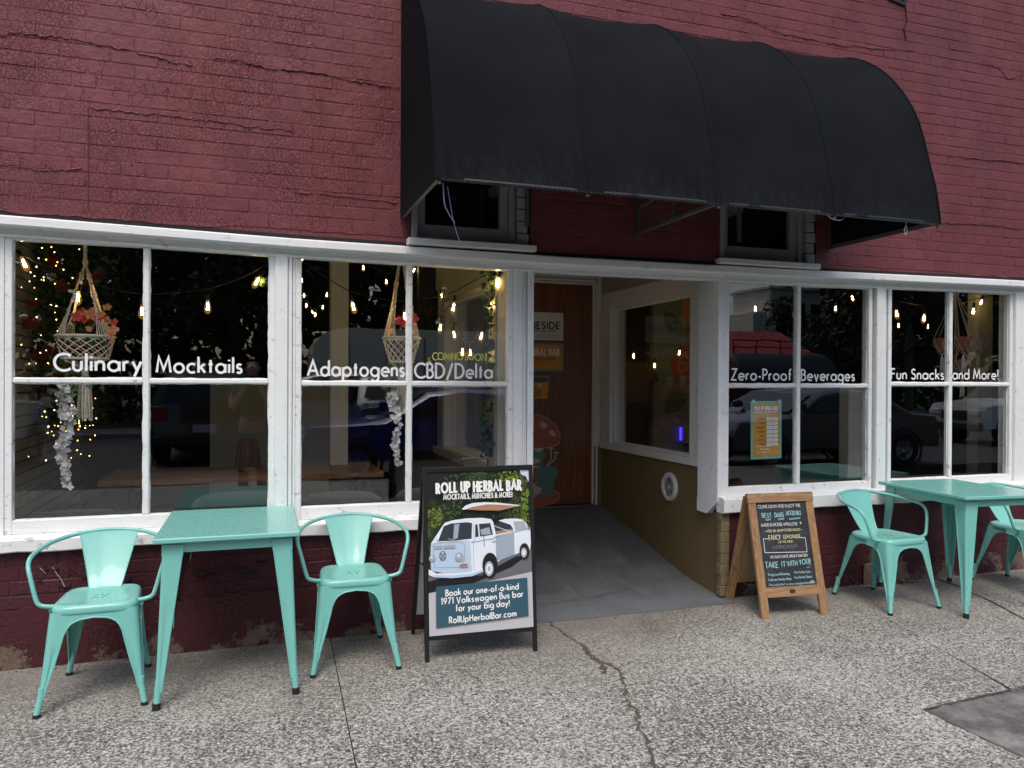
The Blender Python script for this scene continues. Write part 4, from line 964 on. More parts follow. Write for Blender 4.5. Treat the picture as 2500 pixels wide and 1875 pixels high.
# ---------------------------------------------------------------- metal armchair (faces -y, origin on the ground)
def make_chair(label):
    t = thing('metal_armchair', label, 'chair', (0, 0, 0), 0, 'turquoise metal chairs on the pavement')
    K = dict(parent=t, world=False)
    # seat pan: rounded square with a dished top and a short skirt
    def outline(k, n=40):     # k shrinks inwards
        o = []
        for i in range(n):
            a = 2*pi*i/n; ca, sa = cos(a), sin(a); e = .36
            x = (abs(ca)**e)*(1 if ca > 0 else -1); y = (abs(sa)**e)*(1 if sa > 0 else -1)
            wx = lerp(.180, .158, (y+1)/2) - k
            o.append((x*wx, -.022+y*(.180-k)))
        return o
    mb = MB(); rings = [(.016, .4385), (.0, .418), (-.002, .424), (.0, .440), (.004, .447), (.010, .4515), (.018, .4535), (.028, .4525), (.045, .4490), (.09, .4465), (.14, .4460)]
    vs = []
    for k, z in rings[1:]: vs += [(x, y, z) for x, y in outline(k)]
    n = 40; m_ = len(rings)-1
    fs = [(j*n+i, j*n+(i+1) % n, (j+1)*n+(i+1) % n, (j+1)*n+i) for j in range(m_-1) for i in range(n)]+[tuple((m_-1)*n+i for i in range(n))]
    mb.add(vs, fs); mb.add([(x, y, .436) for x, y in outline(.006)], [tuple(range(n))[::-1]])
    seat = mb.build('seat', M_TEAL, smooth=60, **K)
    mb = MB()
    for i in range(3):
        for j in range(3):
            if (i, j) == (1, 1): continue
            x, y = (i-1)*.022+(j-1)*.008, -.03+(j-1)*.024; mb.lathe([(0, .0008), (.0042, .0008), (.0042, 0)], (x, y, .4462), 8)
    mb.build('drain_hole', M_HOLE, smooth=None, **K)
    # legs: each a folded sheet that flares into half of two aprons
    zt, zc = .428, .398
    for sx in (-1, 1):
        for sy in (-1, 1):
            tx, ty = .176, (.196 if sy < 0 else .152); fx, fy = (.205, .238) if sy < 0 else (.172, .246)
            tc = Vector((sx*(tx if sy < 0 else .158), sy*ty, zt)); fc = Vector((sx*fx, sy*fy, .075))
            Z = [zt, .414, .402]+[zc-(zc-.075)*((i/22)**1.35) for i in range(1, 23)]
            mb = MB(); A = []; B = []; rows = []
            for z in Z:
                u = (zt-z)/(zt-.075); c = tc.lerp(fc, u); c.z = z
                hx = abs(c.x); hy = abs(c.y + .022) if sy > 0 else abs(c.y+.022)
                TW = [(.075, .020), (.13, .029), (.20, .045), (.28, .060), (.33, .068), (.36, .079), (.378, .094), (.390, .116), (.3965, .14), (.398, .158)]
                wx, wy = (hx, hy) if z >= zc else (min(hx, interp(z, TW)), min(hy, interp(z, TW)*.98))
                r = lerp(.030, .013, u); row = []
                # emboss: shallow channel pressed beside the corner
                for k in (1, .82, .6, .4, .25):
                    row.append(Vector((c.x-sx*(r+(wx-r)*k), c.y, z)))
                for a in (90, 67, 45, 23, 0):
                    ca, sa = cos(radians(a)), sin(radians(a)); row.append(Vector((c.x-sx*r*(1-ca), c.y-sy*r*(1-sa), z)))
                for k in (.25, .4, .6, .82, 1): row.append(Vector((c.x, c.y-sy*(r+(wy-r)*k), z)))
                rows.append(row)
            em = [0, .25, .8, .8, .25, 0]
            for j, row in enumerate(rows):
                z = Z[j]; e = .0045 if .10 < z < .285 else 0
                if e:
                    e *= min(1, (.285-z)/.02, (z-.10)/.04)
                    for idx in (2, 3): row[idx].y -= sy*e
                    for idx in (11, 12): row[idx].x -= sx*e
            m2 = len(rows[0]); vs = [p for r_ in rows for p in r_]
            fs = [(j*m2+i, j*m2+i+1, (j+1)*m2+i+1, (j+1)*m2+i) for j in range(len(rows)-1) for i in range(m2-1)]
            if sx*sy > 0: fs = [f[::-1] for f in fs]
            mb.add(vs, fs)
            lipA = [r_[0] for r_, z in zip(rows, Z) if z <= zc+.001]; lipB = [r_[-1] for r_, z in zip(rows, Z) if z <= zc+.001]
            lipA = [Vector((0, lipA[0].y, zc+.001))]+lipA; lipB = [Vector((lipB[0].x, -.022, zc+.001))]+lipB
            mb.tube(lipA, .0036, 6); mb.tube(lipB, .0036, 6)
            # welded round foot
            top = Vector((fc.x-sx*.011, fc.y-sy*.011, .092)); bot = Vector((fc.x+sx*.004, fc.y+sy*.006, .012))
            mb.tube([top+Vector((0, 0, .03)), top, top.lerp(bot, .5), bot], [.012, .0145, .0135, .0135], 12)
            leg = mb.build('leg', M_TEAL, smooth=42, **K)
            mb = MB(); mb.tube([bot+Vector((0, 0, .004)), Vector((bot.x, bot.y, 0))], .0155, 12); c_ = mb.build('foot_cap', M_RUBBER, leg, 40, world=False)
    mb = MB(); mb.bar((-.11, .02, .405), (.11, .02, .405), .022, .012, bev=.002); mb.bar((0, -.16, .395), (0, .12, .395), .012, .022, bev=.002); mb.build('brace', M_RUBBER, smooth=None, **K)
    # back plate following the tube
    def bx(u, v):     # v 0 bottom..1 top
        w = lerp(.070, .128, v**1.05); x = lerp(-w, w, u); q = (u-.5)*2
        y = lerp(.118, .262, v**.82)-.020*q*q*v; z = lerp(.452, .700, v)-.012*q*q*v
        rib = .0018*max(0, min(1, (.5-abs(q))*6))
        return Vector((x, y+rib, z+(.004*(1-q*q) if v == 1 else 0)))
    mb = MB(); mb.grid(bx, 14, 14); mb.grid(lambda u, v: bx(1-u, v)+Vector((0, .0022, 0)), 14, 14)
    ed = [bx(0, v/14) for v in range(15)]+[bx(u/14, 1) for u in range(1, 15)]+[bx(1, v/14) for v in range(13, -1, -1)]
    mb.tube(ed, .0024, 5); mb.grid(lambda u, v: Vector((lerp(-.07, .07, u), lerp(.118, .10, v), lerp(.452, .4475, v))), 6, 2)
    mb.build('backrest', M_TEAL, smooth=50, **K)
    path = [(.166, -.120, .438), (.196, -.124, .442), (.226, -.122, .452), (.240, -.118, .478), (.262, -.104, .560), (.277, -.080, .612), (.281, -.030, .640), (.270, .060, .655), (.235, .155, .672), (.180, .222, .684), (.128, .2495, .692)]
    full = path+[(.06, .264, .699), (0, .268, .702)]
    full = full+[(-x, y, z) for x, y, z in full[-2::-1]]
    mb = MB(); mb.tube(smoothpath(full, 5), .0098, 10); mb.build('arm_rail', M_TEAL, smooth=60, **K)
    mb = MB()
    for s_ in (-1, 1): mb.bar((s_*.1735, -.120, .414), (s_*.1735, -.120, .440), .030, .005, bev=.0015); mb.ball((s_*.178, -.120, .427), .005, 8, 6)
    mb.build('rail_bracket', M_TEAL, smooth=40, **K)
    return t
ch = make_chair('turquoise metal armchair at the left end, left of the first table')
ch.location = (-.666, 4.0, 0); ch.rotation_euler.z = radians(1)
for lab, x, y, rz in (('turquoise metal armchair between the left table and the black framed poster board', .50, 4.09, -2),
                      ('turquoise metal armchair right of the chalkboard, beside the right table', 3.965, 4.035, 3),
                      ('turquoise metal armchair at the right picture edge, partly behind the right table', 5.20, 4.03, 0)):
    c = copy_tree(ch); c['label'] = lab; c.location = (x, y, 0); c.rotation_euler.z = radians(rz)

# ---------------------------------------------------------------- metal table
def make_table(label):
    t = thing('metal_table', label, 'table', (0, 0, 0), 0, 'turquoise metal tables on the pavement')
    K = dict(parent=t, world=False); a, b_ = .312, .388
    mb = MB(); mb.box(-a, -b_, .726, a, b_, .750, .005); mb.build('tabletop', M_TEAL, smooth=30, **K)
    mb = MB()
    for x0, y0, x1, y1 in ((-a+.045, -b_+.040, a-.045, -b_+.046), (-a+.045, b_-.046, a-.045, b_-.040), (-a+.040, -b_+.045, -a+.046, b_-.045), (a-.046, -b_+.045, a-.040, b_-.045)): mb.box(x0, y0, .678, x1, y1, .7265, .001)
    mb.build('apron', M_TEAL, smooth=30, **K)
    for sx in (-1, 1):
        for sy in (-1, 1):
            mb = MB(); T0 = Vector((sx*(a-.036), sy*(b_-.036), .715)); F0 = Vector((sx*(a-.012), sy*(b_-.005), .075)); rows = []; Z = [0, .03, .5]+[.5+.5*i/9 for i in range(1, 10)]
            Z = [i/18 for i in range(19)]
            for u in Z:
                c = T0.lerp(F0, u); w = lerp(.088, .026, u); r = lerp(.010, .008, u); row = []
                e = .004 if .42 < u < .93 else 0
                e *= min(1, (u-.42)/.03, (.93-u)/.1) if e else 0
                for k in (1, .85, .6, .35, .2): row.append(Vector((c.x-sx*(r+(w-r)*k), c.y-(sy*e if k in (.6, .35) else 0), c.z)))
                for an in (90, 60, 30, 0): row.append(Vector((c.x-sx*r*(1-cos(radians(an))), c.y-sy*r*(1-sin(radians(an))), c.z)))
                for k in (.2, .35, .6, .85, 1): row.append(Vector((c.x-(sx*e if k in (.6, .35) else 0), c.y-sy*(r+(w-r)*k), c.z)))
                rows.append(row)
            m2 = len(rows[0]); vs = [p for r_ in rows for p in r_]; fs = [(j*m2+i, j*m2+i+1, (j+1)*m2+i+1, (j+1)*m2+i) for j in range(len(rows)-1) for i in range(m2-1)]
            if sx*sy > 0: fs = [f[::-1] for f in fs]
            mb.add(vs, fs); mb.tube([r_[0] for r_ in rows], .0032, 6); mb.tube([r_[-1] for r_ in rows], .0032, 6)
            top = F0+Vector((-sx*.012, -sy*.012, .02)); bot = Vector((F0.x-sx*.006, F0.y-sy*.004, .020)); mb.tube([top+Vector((0, 0, .03)), top, bot], [.013, .0155, .0145], 12)
            # collar where the leg meets the apron
            mb.box(T0.x-sx*.086, T0.y-.0005*sy, .664, T0.x+sx*.0025, T0.y+sy*.0025, .716, .001); mb.box(T0.x-sx*.0005, T0.y-sy*.086, .664, T0.x+sx*.0025, T0.y, .716, .001)
            leg = mb.build('leg', M_TEAL, smooth=35, **K)
            mb = MB(); mb.tube([bot+Vector((0, 0, .010)), Vector((bot.x+sx*.001, bot.y, 0))], .0175, 12); mb.build('foot_cap', M_RUBBER, leg, 40, world=False)
    return t
tb = make_table('turquoise metal table between two chairs under the left windows'); tb.location = (-.098, 4.062, 0); tb.rotation_euler.z = radians(-.5)
c = copy_tree(tb); c['label'] = 'turquoise metal table at the right under the snack lettering window'; c.location = (4.50, 3.945, 0); c.rotation_euler.z = radians(-5)

# ---------------------------------------------------------------- poster board (black folding frame)
def leaning(o, top, width, z_top, lean_dir):   # frame map on a leaning panel: origin bottom left
    pass
ps = thing('poster_stand', 'black framed folding poster board showing a white vintage camper van, left of the entrance', 'sign board', (1.15, 4.05, 0))
F0 = Vector((.855, 3.885, 0)); F1 = Vector((1.442, 3.868, 0)); TOPF = Vector((.868, 3.985, .985)); U = (F1-F0).normalized(); Vd = (TOPF-F0-U*(TOPF-F0).dot(U)).normalized(); HT = .99
PP = frame_map(F0, U, Vd); WD = (F1-F0).length
mb = MB()
mb.bar(PP(0, 0), PP(0, HT), .022, .022, U, .002); mb.bar(PP(WD, 0), PP(WD, HT), .022, .022, U, .002)
mb.bar(PP(-.011, HT-.008), PP(WD+.011, HT-.008), .022, .026, (0, 0, 1), .002); mb.bar(PP(.011, .118), PP(WD-.011, .118), .022, .022, (0, 0, 1), .002)
mb.build('front_frame', M_BLACKM, ps)
BK0 = Vector((.872, 4.34, 0)); BKT = Vector((.858, 4.005, .975)); Vb = (BKT-BK0).normalized(); PB = frame_map(BK0, U, Vb)
mb = MB()
for u in (0, WD-.02): mb.bar(PB(u, 0), PB(u, 1.0), .020, .020, U, .002)
mb.bar(PB(0, .99), PB(WD-.02, .99), .02, .02, (0, 0, 1), .002); mb.bar(PB(0, .12), PB(WD-.02, .12), .02, .02, (0, 0, 1), .002); mb.build('rear_frame', M_BLACKM, ps)
mb = MB(); mb.prism([PB(.010, .13, .004), PB(WD-.03, .13, .004), PB(WD-.03, .98, .004), PB(.010, .98, .004)], PB(0, 0, -.004)-PB(0, 0, 0)); mb.build('rear_panel', simple('pale_board', (.48, .5, .52), .5), ps)
mb = MB(); h0 = PP(.20, HT); h1 = PP(.345, HT); mb.tube(smoothpath([h0, h0+Vector((0, 0, .034)), h0+Vector((.012, 0, .046)), h1+Vector((-.012, 0, .046)), h1+Vector((0, 0, .034)), h1], 5), .0045, 7); mb.build('carry_handle', M_BLACKM, ps, 50)
for u in (.004, WD-.004):
    mb = MB(); mb.tube([PP(u, .48, -.02), PB(u, .48, .012)], .004, 6); mb.ball(PP(u+(.008 if u > .1 else -.008), .50, -.02), .010, 8, 6); mb.build('spreader', M_BLACKM, ps)
PW, PH, P0, P1 = WD-.022, HT-.149, .011, .130
pm = {}
def flatm(n, c, var=.04, rough=.35): pm[n] = simple('poster_'+n, c, rough, var=var); return pm[n]
def treeprint():
    m = NT('poster_trees'); v = m.co()
    a = m.noise(v, 26, 7, .72); b_ = m.noise(v, 5.5, 3, .5); c = m.noise(v, 75, 4, .7)
    col = m.mix(m.rng(m.math('ADD', m.math('MULTIPLY', a, .6), m.math('MULTIPLY', c, .4)), .42, .66), (.010, .012, .010), (.10, .155, .035))
    col = m.mix(m.rng(b_, .50, .66), (.016, .018, .017), col)
    x = m.sep(v)[0]
    col = m.mix(m.math('MULTIPLY', m.rng(x, .12, .30), m.rng(a, .5, .62)), col, (.22, .32, .05))
    return m.done(col, .3, coat=.2)
mats = [treeprint()]; ix = {}
for n_, c_ in (('asphalt', (.14, .14, .155)), ('shadow', (.012, .012, .016)), ('pavement', (.50, .49, .52)), ('blue', (.036, .095, .135)), ('white', (.74, .80, .86)), ('paleblue', (.47, .60, .74)), ('shade', (.33, .40, .47)), ('glassd', (.035, .045, .055)),
               ('chrome', (.40, .42, .44)), ('tyre', (.018, .018, .020)), ('tan', (.42, .22, .12)), ('sky', (.62, .66, .80)), ('lime', (.22, .30, .045)), ('amber', (.45, .13, .05)), ('lettering', (.86, .86, .84)), ('line', (.10, .11, .12)), ('leafmid', (.075, .115, .030)), ('leafdark', (.032, .052, .018)), ('leafblack', (.010, .014, .009))):
    ix[n_] = len(mats); mats.append(flatm(n_, c_))
lay_ = [0.]
def PQ(u, v, w=0): return PP(P0+u*PW, P1+(1-v)*PH, .002+w)      # u, v in 0..1 with v down
def f_(pts, n_): lay_[0] += .00010; mb.add([PQ(a, b__, lay_[0]) for a, b__ in pts][::-1], [tuple(range(len(pts)))], ix[n_])
def l_(pts, w, n_):
    lay_[0] += .00010; stroke(mb, [(P0+a*PW, P1+(1-b__)*PH) for a, b__ in pts], w, lambda u, v, h: PP(u, v, .002+lay_[0]+h), ix[n_], 0, True)
def e_(cx, cy, rx, ry, n_, a0=0, a1=360, rot=0, k=24):
    o = [(cx+rx*cos(radians(a0+(a1-a0)*i/k)), cy+ry*sin(radians(a0+(a1-a0)*i/k))) for i in range(k if a1-a0 == 360 else k+1)]; f_(o, n_); return o
mb = MB(); mb.prism([PP(P0, P1, -.003), PP(P0+PW, P1, -.003), PP(P0+PW, P1+PH, -.003), PP(P0, P1+PH, -.003)], PP(0, 0, .005)-PP(0, 0, 0), 0)
# coordinates read off the printed picture in a 800 x 1335 grid
X = lambda x: x/805.; Y = lambda y: y/1345.
def F(n_, *q): f_([(X(a), Y(b__)) for a, b__ in zip(q[::2], q[1::2])], n_)
def Ln(n_, w, *q): l_([(X(a), Y(b__)) for a, b__ in zip(q[::2], q[1::2])], w, n_)
F('sky', 730, 0, 804, 0, 804, 110, 780, 60, 745, 45)
RT = random.Random(8)
for cx, cy, rx, ry, nn_, cc in ((60, 370, 62, 90, 120, 'lime'), (60, 400, 60, 80, 60, 'leafdark'), (760, 330, 60, 180, 260, 'lime'), (690, 200, 90, 160, 160, 'leafmid'), (540, 250, 45, 60, 40, 'lime'), (640, 60, 90, 60, 90, 'lime'), (200, 250, 80, 170, 150, 'leafmid'), (330, 80, 240, 80, 160, 'leafmid'), (450, 250, 220, 180, 170, 'leafdark'), (700, 420, 100, 90, 120, 'leafmid'), (250, 420, 60, 60, 40, 'leafdark')):
    for k in range(nn_):
        a = RT.uniform(0, 6.28); r = RT.random()**.6; px, py = cx+rx*r*cos(a), cy+ry*r*sin(a); s_ = RT.uniform(4, 12)
        if 2 < px-s_ and px+s_ < 803 and py-s_ > 2 and py < 560:
            t0 = RT.uniform(0, 6.28); f_([(X(px+s_*RT.uniform(.5, 1.1)*cos(t0+j*1.257)), Y(py+s_*1.1*RT.uniform(.4, 1)*sin(t0+j*1.257))) for j in range(5)], cc if RT.random() < .7 else RT.choice(('leafmid', 'leafdark', 'leafblack')))
            lay_[0] -= .00009
F('asphalt', 0, 850, 250, 800, 805, 690, 805, 905, 0, 1000); F('pavement', 0, 1000, 60, 985, 350, 950, 805, 880, 805, 1344, 0, 1344)
F('shadow', 0, 900, 100, 880, 400, 880, 680, 740, 770, 740, 640, 830, 360, 935, 130, 985, 0, 990)
# open roof lid and its posts
Ln('tyre', .003, 480, 300, 480, 440); Ln('tyre', .003, 718, 320, 718, 440); Ln('tyre', .002, 540, 300, 540, 430)
F('tan', 270, 320, 340, 290, 480, 275, 600, 290, 730, 312, 560, 345, 400, 335); F('white', 260, 322, 290, 290, 345, 272, 440, 268, 560, 280, 728, 308, 700, 312, 560, 296, 460, 288, 340, 305, 280, 325)
# body
F('white', 22, 590, 105, 460, 130, 425, 190, 408, 300, 398, 420, 400, 490, 415, 505, 440, 525, 555, 800, 500, 802, 640, 795, 690, 700, 715, 560, 760, 505, 795, 500, 850, 330, 855, 120, 840, 20, 815, 15, 700)
F('paleblue', 22, 590, 180, 578, 320, 583, 330, 850, 120, 842, 20, 815, 15, 700)
F('white', 545, 430, 600, 418, 690, 420, 740, 432, 775, 470, 795, 520, 560, 560, 660, 520, 640, 470)
F('shade', 525, 560, 668, 545, 668, 725, 525, 770)
F('tan', 520, 520, 660, 505, 660, 528, 520, 540); F('glassd', 520, 450, 560, 440, 640, 470, 660, 505, 520, 520)
F('white', 525, 545, 655, 525, 640, 548, 560, 560, 525, 560); Ln('white', .003, 505, 470, 640, 530)
F('glassd', 75, 575, 120, 455, 175, 435, 300, 430, 338, 440, 332, 570, 200, 578); F('shade', 200, 445, 240, 440, 225, 560, 190, 565)
F('glassd', 362, 455, 380, 450, 388, 555, 360, 560); F('glassd', 392, 450, 480, 447, 500, 545, 398, 556); F('shade', 400, 500, 470, 480, 485, 540, 410, 545)
F('shade', 665, 445, 750, 445, 770, 510, 680, 520); F('chrome', 672, 450, 742, 450, 758, 508, 685, 514)
for k in range(6): Ln('tyre', .003, 766+k*3, 452+k*13, 782+k*3, 450+k*13)
Ln('shade', .004, 330, 600, 505, 578, 525, 560, 800, 508); Ln('line', .0012, 345, 590, 345, 840); Ln('line', .0012, 522, 560, 522, 770); Ln('line', .0012, 350, 450, 350, 590)
Ln('chrome', .0035, 60, 560, 92, 582); Ln('chrome', .0035, 150, 558, 215, 580); Ln('tyre', .0025, 425, 540, 430, 640); Ln('chrome', .007, 495, 605, 515, 603)
Ln('line', .0012, 35, 610, 60, 588, 250, 590, 275, 615, 275, 740, 240, 800, 45, 790, 35, 610)
for a, b__ in ((42, 105), (115, 205)):
    F('shade', a, 612, b__, 612, b__, 640, a, 640)
    for k in range(8): Ln('chrome', .0012, a+4+k*(b__-a-8)/7, 614, a+4+k*(b__-a-8)/7, 638)
# round emblem
cx, cy = X(108), Y(696); e_(cx, cy, X(26), Y(37), 'line'); e_(cx, cy, X(21), Y(31), 'paleblue')
Ln('line', .0045, 95, 672, 108, 696, 121, 672); Ln('line', .0045, 90, 680, 100, 720, 108, 700, 116, 720, 126, 680)
for c, r in ((28, 24), (232, 33)): e_(X(c), Y(712), X(r), Y(r*1.15), 'chrome'); e_(X(c), Y(712), X(r*.75), Y(r*.85), 'shade'); e_(X(c-4), Y(704), X(r*.3), Y(r*.4), 'white')
F('chrome', 232, 772, 300, 770, 300, 800, 236, 802); F('amber', 238, 778, 292, 776, 292, 794, 240, 796)
F('white', 0, 800, 60, 838, 220, 846, 330, 842, 430, 815, 430, 845, 330, 880, 180, 885, 40, 868, 0, 845); F('paleblue', 20, 850, 180, 862, 330, 858, 420, 832, 430, 845, 330, 880, 180, 885, 40, 868)
e_(X(470), Y(800), X(60), Y(105), 'tyre'); e_(X(470), Y(820), X(48), Y(86), 'shadow'); e_(X(462), Y(828), X(34), Y(62), 'chrome'); e_(X(462), Y(828), X(24), Y(44), 'white'); e_(X(462), Y(828), X(12), Y(22), 'chrome')
e_(X(745), Y(700), X(40), Y(68), 'tyre'); e_(X(740), Y(712), X(24), Y(42), 'chrome'); e_(X(740), Y(712), X(13), Y(24), 'white')
F('blue', 52, 945, 762, 925, 765, 1245, 50, 1278)
mb.build('poster', mats, ps)
mb = MB()
PT = lambda u, v, w=0: PP(P0+u, P1+v, lay_[0]+.0035+w)
write(mb, 'ROLL UP HERBAL BAR', PT, .048, PH*.872, .048, .0118, fit=.462, rnd=True, jit=.05, track=.26); write(mb, 'MOCKTAILS, MUNCHIES & MORE!', PT, .085, PH*.828, .025, .0050, fit=.375, rnd=True, track=.26)
mb.build('lettering', pm['lettering'], ps); mb = MB()
sk = (.0)
PT2 = lambda u, v, w=0: PP(P0+u, P1+v+u*.018, lay_[0]+.0035+w)
for s_, yv, ww in (('Book our one-of-a-kind', .201, .395), ('1971 Volkswagen Bus bar', .160, .445), ('for your big day!', .119, .29), ('RollUpHerbalBar.com', .062, .362)):
    write(mb, s_, PT2, PW*.505, PH*yv/.84*.84, .031, .0070, fit=ww, align='c') if False else write(mb, s_, PT2, PW*.505-ww/2, yv-.004, .031, .0056, fit=ww)
mb.build('lettering', pm['lettering'], ps)

# ---------------------------------------------------------------- chalkboard A-frame
cb = thing('chalkboard_sign', 'wooden folding chalkboard with handwritten drinks menu right of the entrance', 'sign board', (3.17, 4.12, 0))
F0 = Vector((2.955, 3.965, 0)); F1 = Vector((3.425, 3.925, 0)); U = (F1-F0).normalized(); nrm = Vector((-U.y, U.x, 0)); Vd = (nrm*.185+Vector((0, 0, .74))).normalized(); HT = .762; WD = (F1-F0).length
PC = frame_map(F0, U, Vd)
for u in (.0, WD-.060):
    mb = MB(); mb.prism([PC(u, .0, -.010), PC(u+.052, .0, -.010), PC(u+.052, HT-.02, -.010), PC(u, HT-.02, -.010)], PC(0, 0, .020)-PC(0, 0, 0)); mb.build('stile', M_PINE, cb)
mb = MB(); mb.prism([PC(-.003, HT-.058, -.011), PC(WD-.005, HT-.058, -.011), PC(WD-.005, HT, -.011), PC(-.003, HT, -.011)], PC(0, 0, .026)-PC(0, 0, 0)); mb.build('top_rail', M_PINEH, cb)
mb = MB(); mb.prism([PC(.052, .122, -.008), PC(WD-.060, .122, -.008), PC(WD-.060, .182, -.008), PC(.052, .182, -.008)], PC(0, 0, .017)-PC(0, 0, 0)); mb.build('bottom_rail', M_PINEH, cb)
M_SLATE = NT('slate_board'); v = M_SLATE.co(); M_SLATE = M_SLATE.done(M_SLATE.mix(M_SLATE.rng(M_SLATE.noise(v, 14, 5, .7), .45, .75), (.016, .018, .022), (.045, .047, .052)), .6)
mb = MB(); mb.prism([PC(.052, .182, -.006), PC(WD-.060, .182, -.006), PC(WD-.060, HT-.058, -.006), PC(.052, HT-.058, -.006)], PC(0, 0, .008)-PC(0, 0, 0)); mb.build('slate', M_SLATE, cb)
mb = MB(); q = rrect(WD/2-.024, .141, WD/2+.014, .163, .008); mb.prism([PC(a, b_, .009) for a, b_ in q], PC(0, 0, .003)-PC(0, 0, 0)); mb.build('maker_plate', simple('bronze_plate', (.09, .075, .05), .4, .8), cb)
B0 = F0+nrm*.43+U*.0; Vb = (Vector((F0.x, F0.y, 0))+nrm*.205+Vector((0, 0, .742))-B0).normalized(); PBk = frame_map(B0, U, Vb)
for u in (.0, WD-.060):
    mb = MB(); mb.prism([PBk(u, 0, -.010), PBk(u+.052, 0, -.010), PBk(u+.052, HT-.01, -.010), PBk(u, HT-.01, -.010)], PBk(0, 0, .020)-PBk(0, 0, 0)); mb.build('rear_stile', M_PINE, cb)
mb = MB(); mb.prism([PBk(.052, .13, -.008), PBk(WD-.06, .13, -.008), PBk(WD-.06, .19, -.008), PBk(.052, .19, -.008)], PBk(0, 0, .016)-PBk(0, 0, 0)); mb.prism([PBk(.052, HT-.07, -.008), PBk(WD-.06, HT-.07, -.008), PBk(WD-.06, HT-.01, -.008), PBk(.052, HT-.01, -.008)], PBk(0, 0, .016)-PBk(0, 0, 0)); mb.build('rear_rail', M_PINEH, cb)
mb = MB(); mb.prism([PBk(.052, .19, -.003), PBk(WD-.06, .19, -.003), PBk(WD-.06, HT-.07, -.003), PBk(.052, HT-.07, -.003)], PBk(0, 0, .006)-PBk(0, 0, 0)); mb.build('rear_board', simple('fibreboard', (.26, .19, .11), .8, 0, 60, .2), cb)
M_CHAIN = simple('chain_steel', (.10, .09, .08), .4, .8)
for u in (.012, WD-.020):
    a = PC(u, .21, -.014); b_ = PBk(u, .25, .014); mb = MB()
    for i in range(26):
        t = i/25; p = a.lerp(b_, t)+Vector((0, 0, -.055*sin(pi*t))); T = Matrix.Translation(p) @ Matrix.Rotation(pi/2*(i % 2), 4, 'Y') @ Matrix.Rotation(.3, 4, 'X')
        mb.tube([T @ Vector((.0045*cos(k*pi/3), .0085*sin(k*pi/3), 0)) for k in range(6)], .0011, 4, closed=True)
    mb.ball(a, .007, 8, 6); mb.ball(b_, .007, 8, 6); mb.build('chain', M_CHAIN, cb)
M_CW = simple('chalk_white', (.72, .72, .68), .8, var=.05); M_CB = simple('chalk_blue', (.36, .66, .70), .8, var=.05); M_CYL = simple('chalk_yellow', (.72, .70, .38), .8, var=.05); M_CG = simple('chalk_faint', (.26, .27, .28), .8)
BH, BW = HT-.24, WD-.112; RC = random.Random(12)
PCB = lambda u, v, w=0: PC(.052+u, .182+v, .003+w)
def chalk(s, x, y, h, w, wid, mi):    # x, y as fractions (y down)
    write(mb, s, PCB, BW*x, BH*(1-y), h, w*.78, mi, fit=wid*BW, rnd=True, jit=.07, rng=RC, track=.22)
mb = MB()
chalk('COME ON IN AND ENJOY THE', .05, .068, .019, .0030, .84, 0)
chalk('BEST', .105, .182, .027, .0040, .18, 1); chalk('DANG', .36, .180, .027, .0040, .17, 1); chalk('MOCKTAILS', .585, .165, .026, .0036, .295, 1)
for a, b__ in ((.16, .27), (.41, .54), (.63, .86)):
    for k in (0, 1): stroke(mb, [(BW*(a+.01*k), BH*(1-.205-.012*k)), (BW*(b__-.012*k), BH*(1-.198-.012*k))], .0024, PCB, 1, .0004*k, True)
chalk('MADE IN-HOUSE WITH LOVE', .065, .288, .018, .0030, .72, 0); stroke(mb, [(BW*.84, BH*.745), (BW*.85, BH*.727), (BW*.862, BH*.747)], .004, PCB, 0, 0, True)
chalk('~ ADD AN ADAPTOGEN SHOT! ~', .12, .355, .014, .0025, .74, 2)
chalk('FANCY', .185, .448, .028, .0042, .23, 2); chalk('LEMONADE', .475, .440, .022, .0034, .33, 2); chalk('OF THE WEEK!', .365, .490, .012, .0022, .28, 2); chalk('EVENING PEACH', .235, .555, .019, .0020, .48, 3)
stroke(mb, [(BW*.165, BH*.565), (BW*.075, BH*.568), (BW*.075, BH*.405), (BW*.90, BH*.388), (BW*.905, BH*.555), (BW*.80, BH*.565)], .0034, PCB, 4, 0, True)
chalk('WE ALSO HAVE GREAT SNACKS!', .165, .665, .015, .0028, .73, 0)
chalk('TAKE', .055, .775, .034, .0048, .235, 1); chalk('IT', .37, .768, .030, .0046, .07, 1); chalk('WITH', .475, .762, .028, .0042, .20, 1); chalk('YOU!!', .72, .752, .030, .0044, .22, 1)
chalk('*Frog Level Brewing', .075, .866, .014, .0024, .42, 1); chalk('*The Funky Fern', .58, .856, .013, .0024, .33, 1)
chalk('*Cultivate Garden Shop', .065, .925, .013, .0022, .45, 1); chalk('*Soul Sisters Depot', .575, .915, .013, .0022, .36, 1)
chalk('*The only limit is your imagination!', .065, .984, .013, .0022, .80, 1)
stroke(mb, [(BW*.893, BH*.228), (BW*.893, BH*.232)], .003, PCB, 1, 0, True); stroke(mb, [(BW*.925, BH*.228), (BW*.925, BH*.232)], .003, PCB, 1, .0003, True)
stroke(mb, [(BW*.885+.012*cos(radians(a)), BH*.212+.006*sin(radians(a))) for a in range(180, 361, 20)], .0022, PCB, 1, .0006, True)
for r_ in (.016, .011, .006): stroke(mb, [(BW*.925+r_*cos(radians(a)), BH*.018+r_*sin(radians(a))) for a in range(0, 181, 15)], .0022, PCB, 4, 0, True)
mb.build('chalk_lettering', [M_CW, M_CB, M_CYL, M_CG, M_CW], cb)

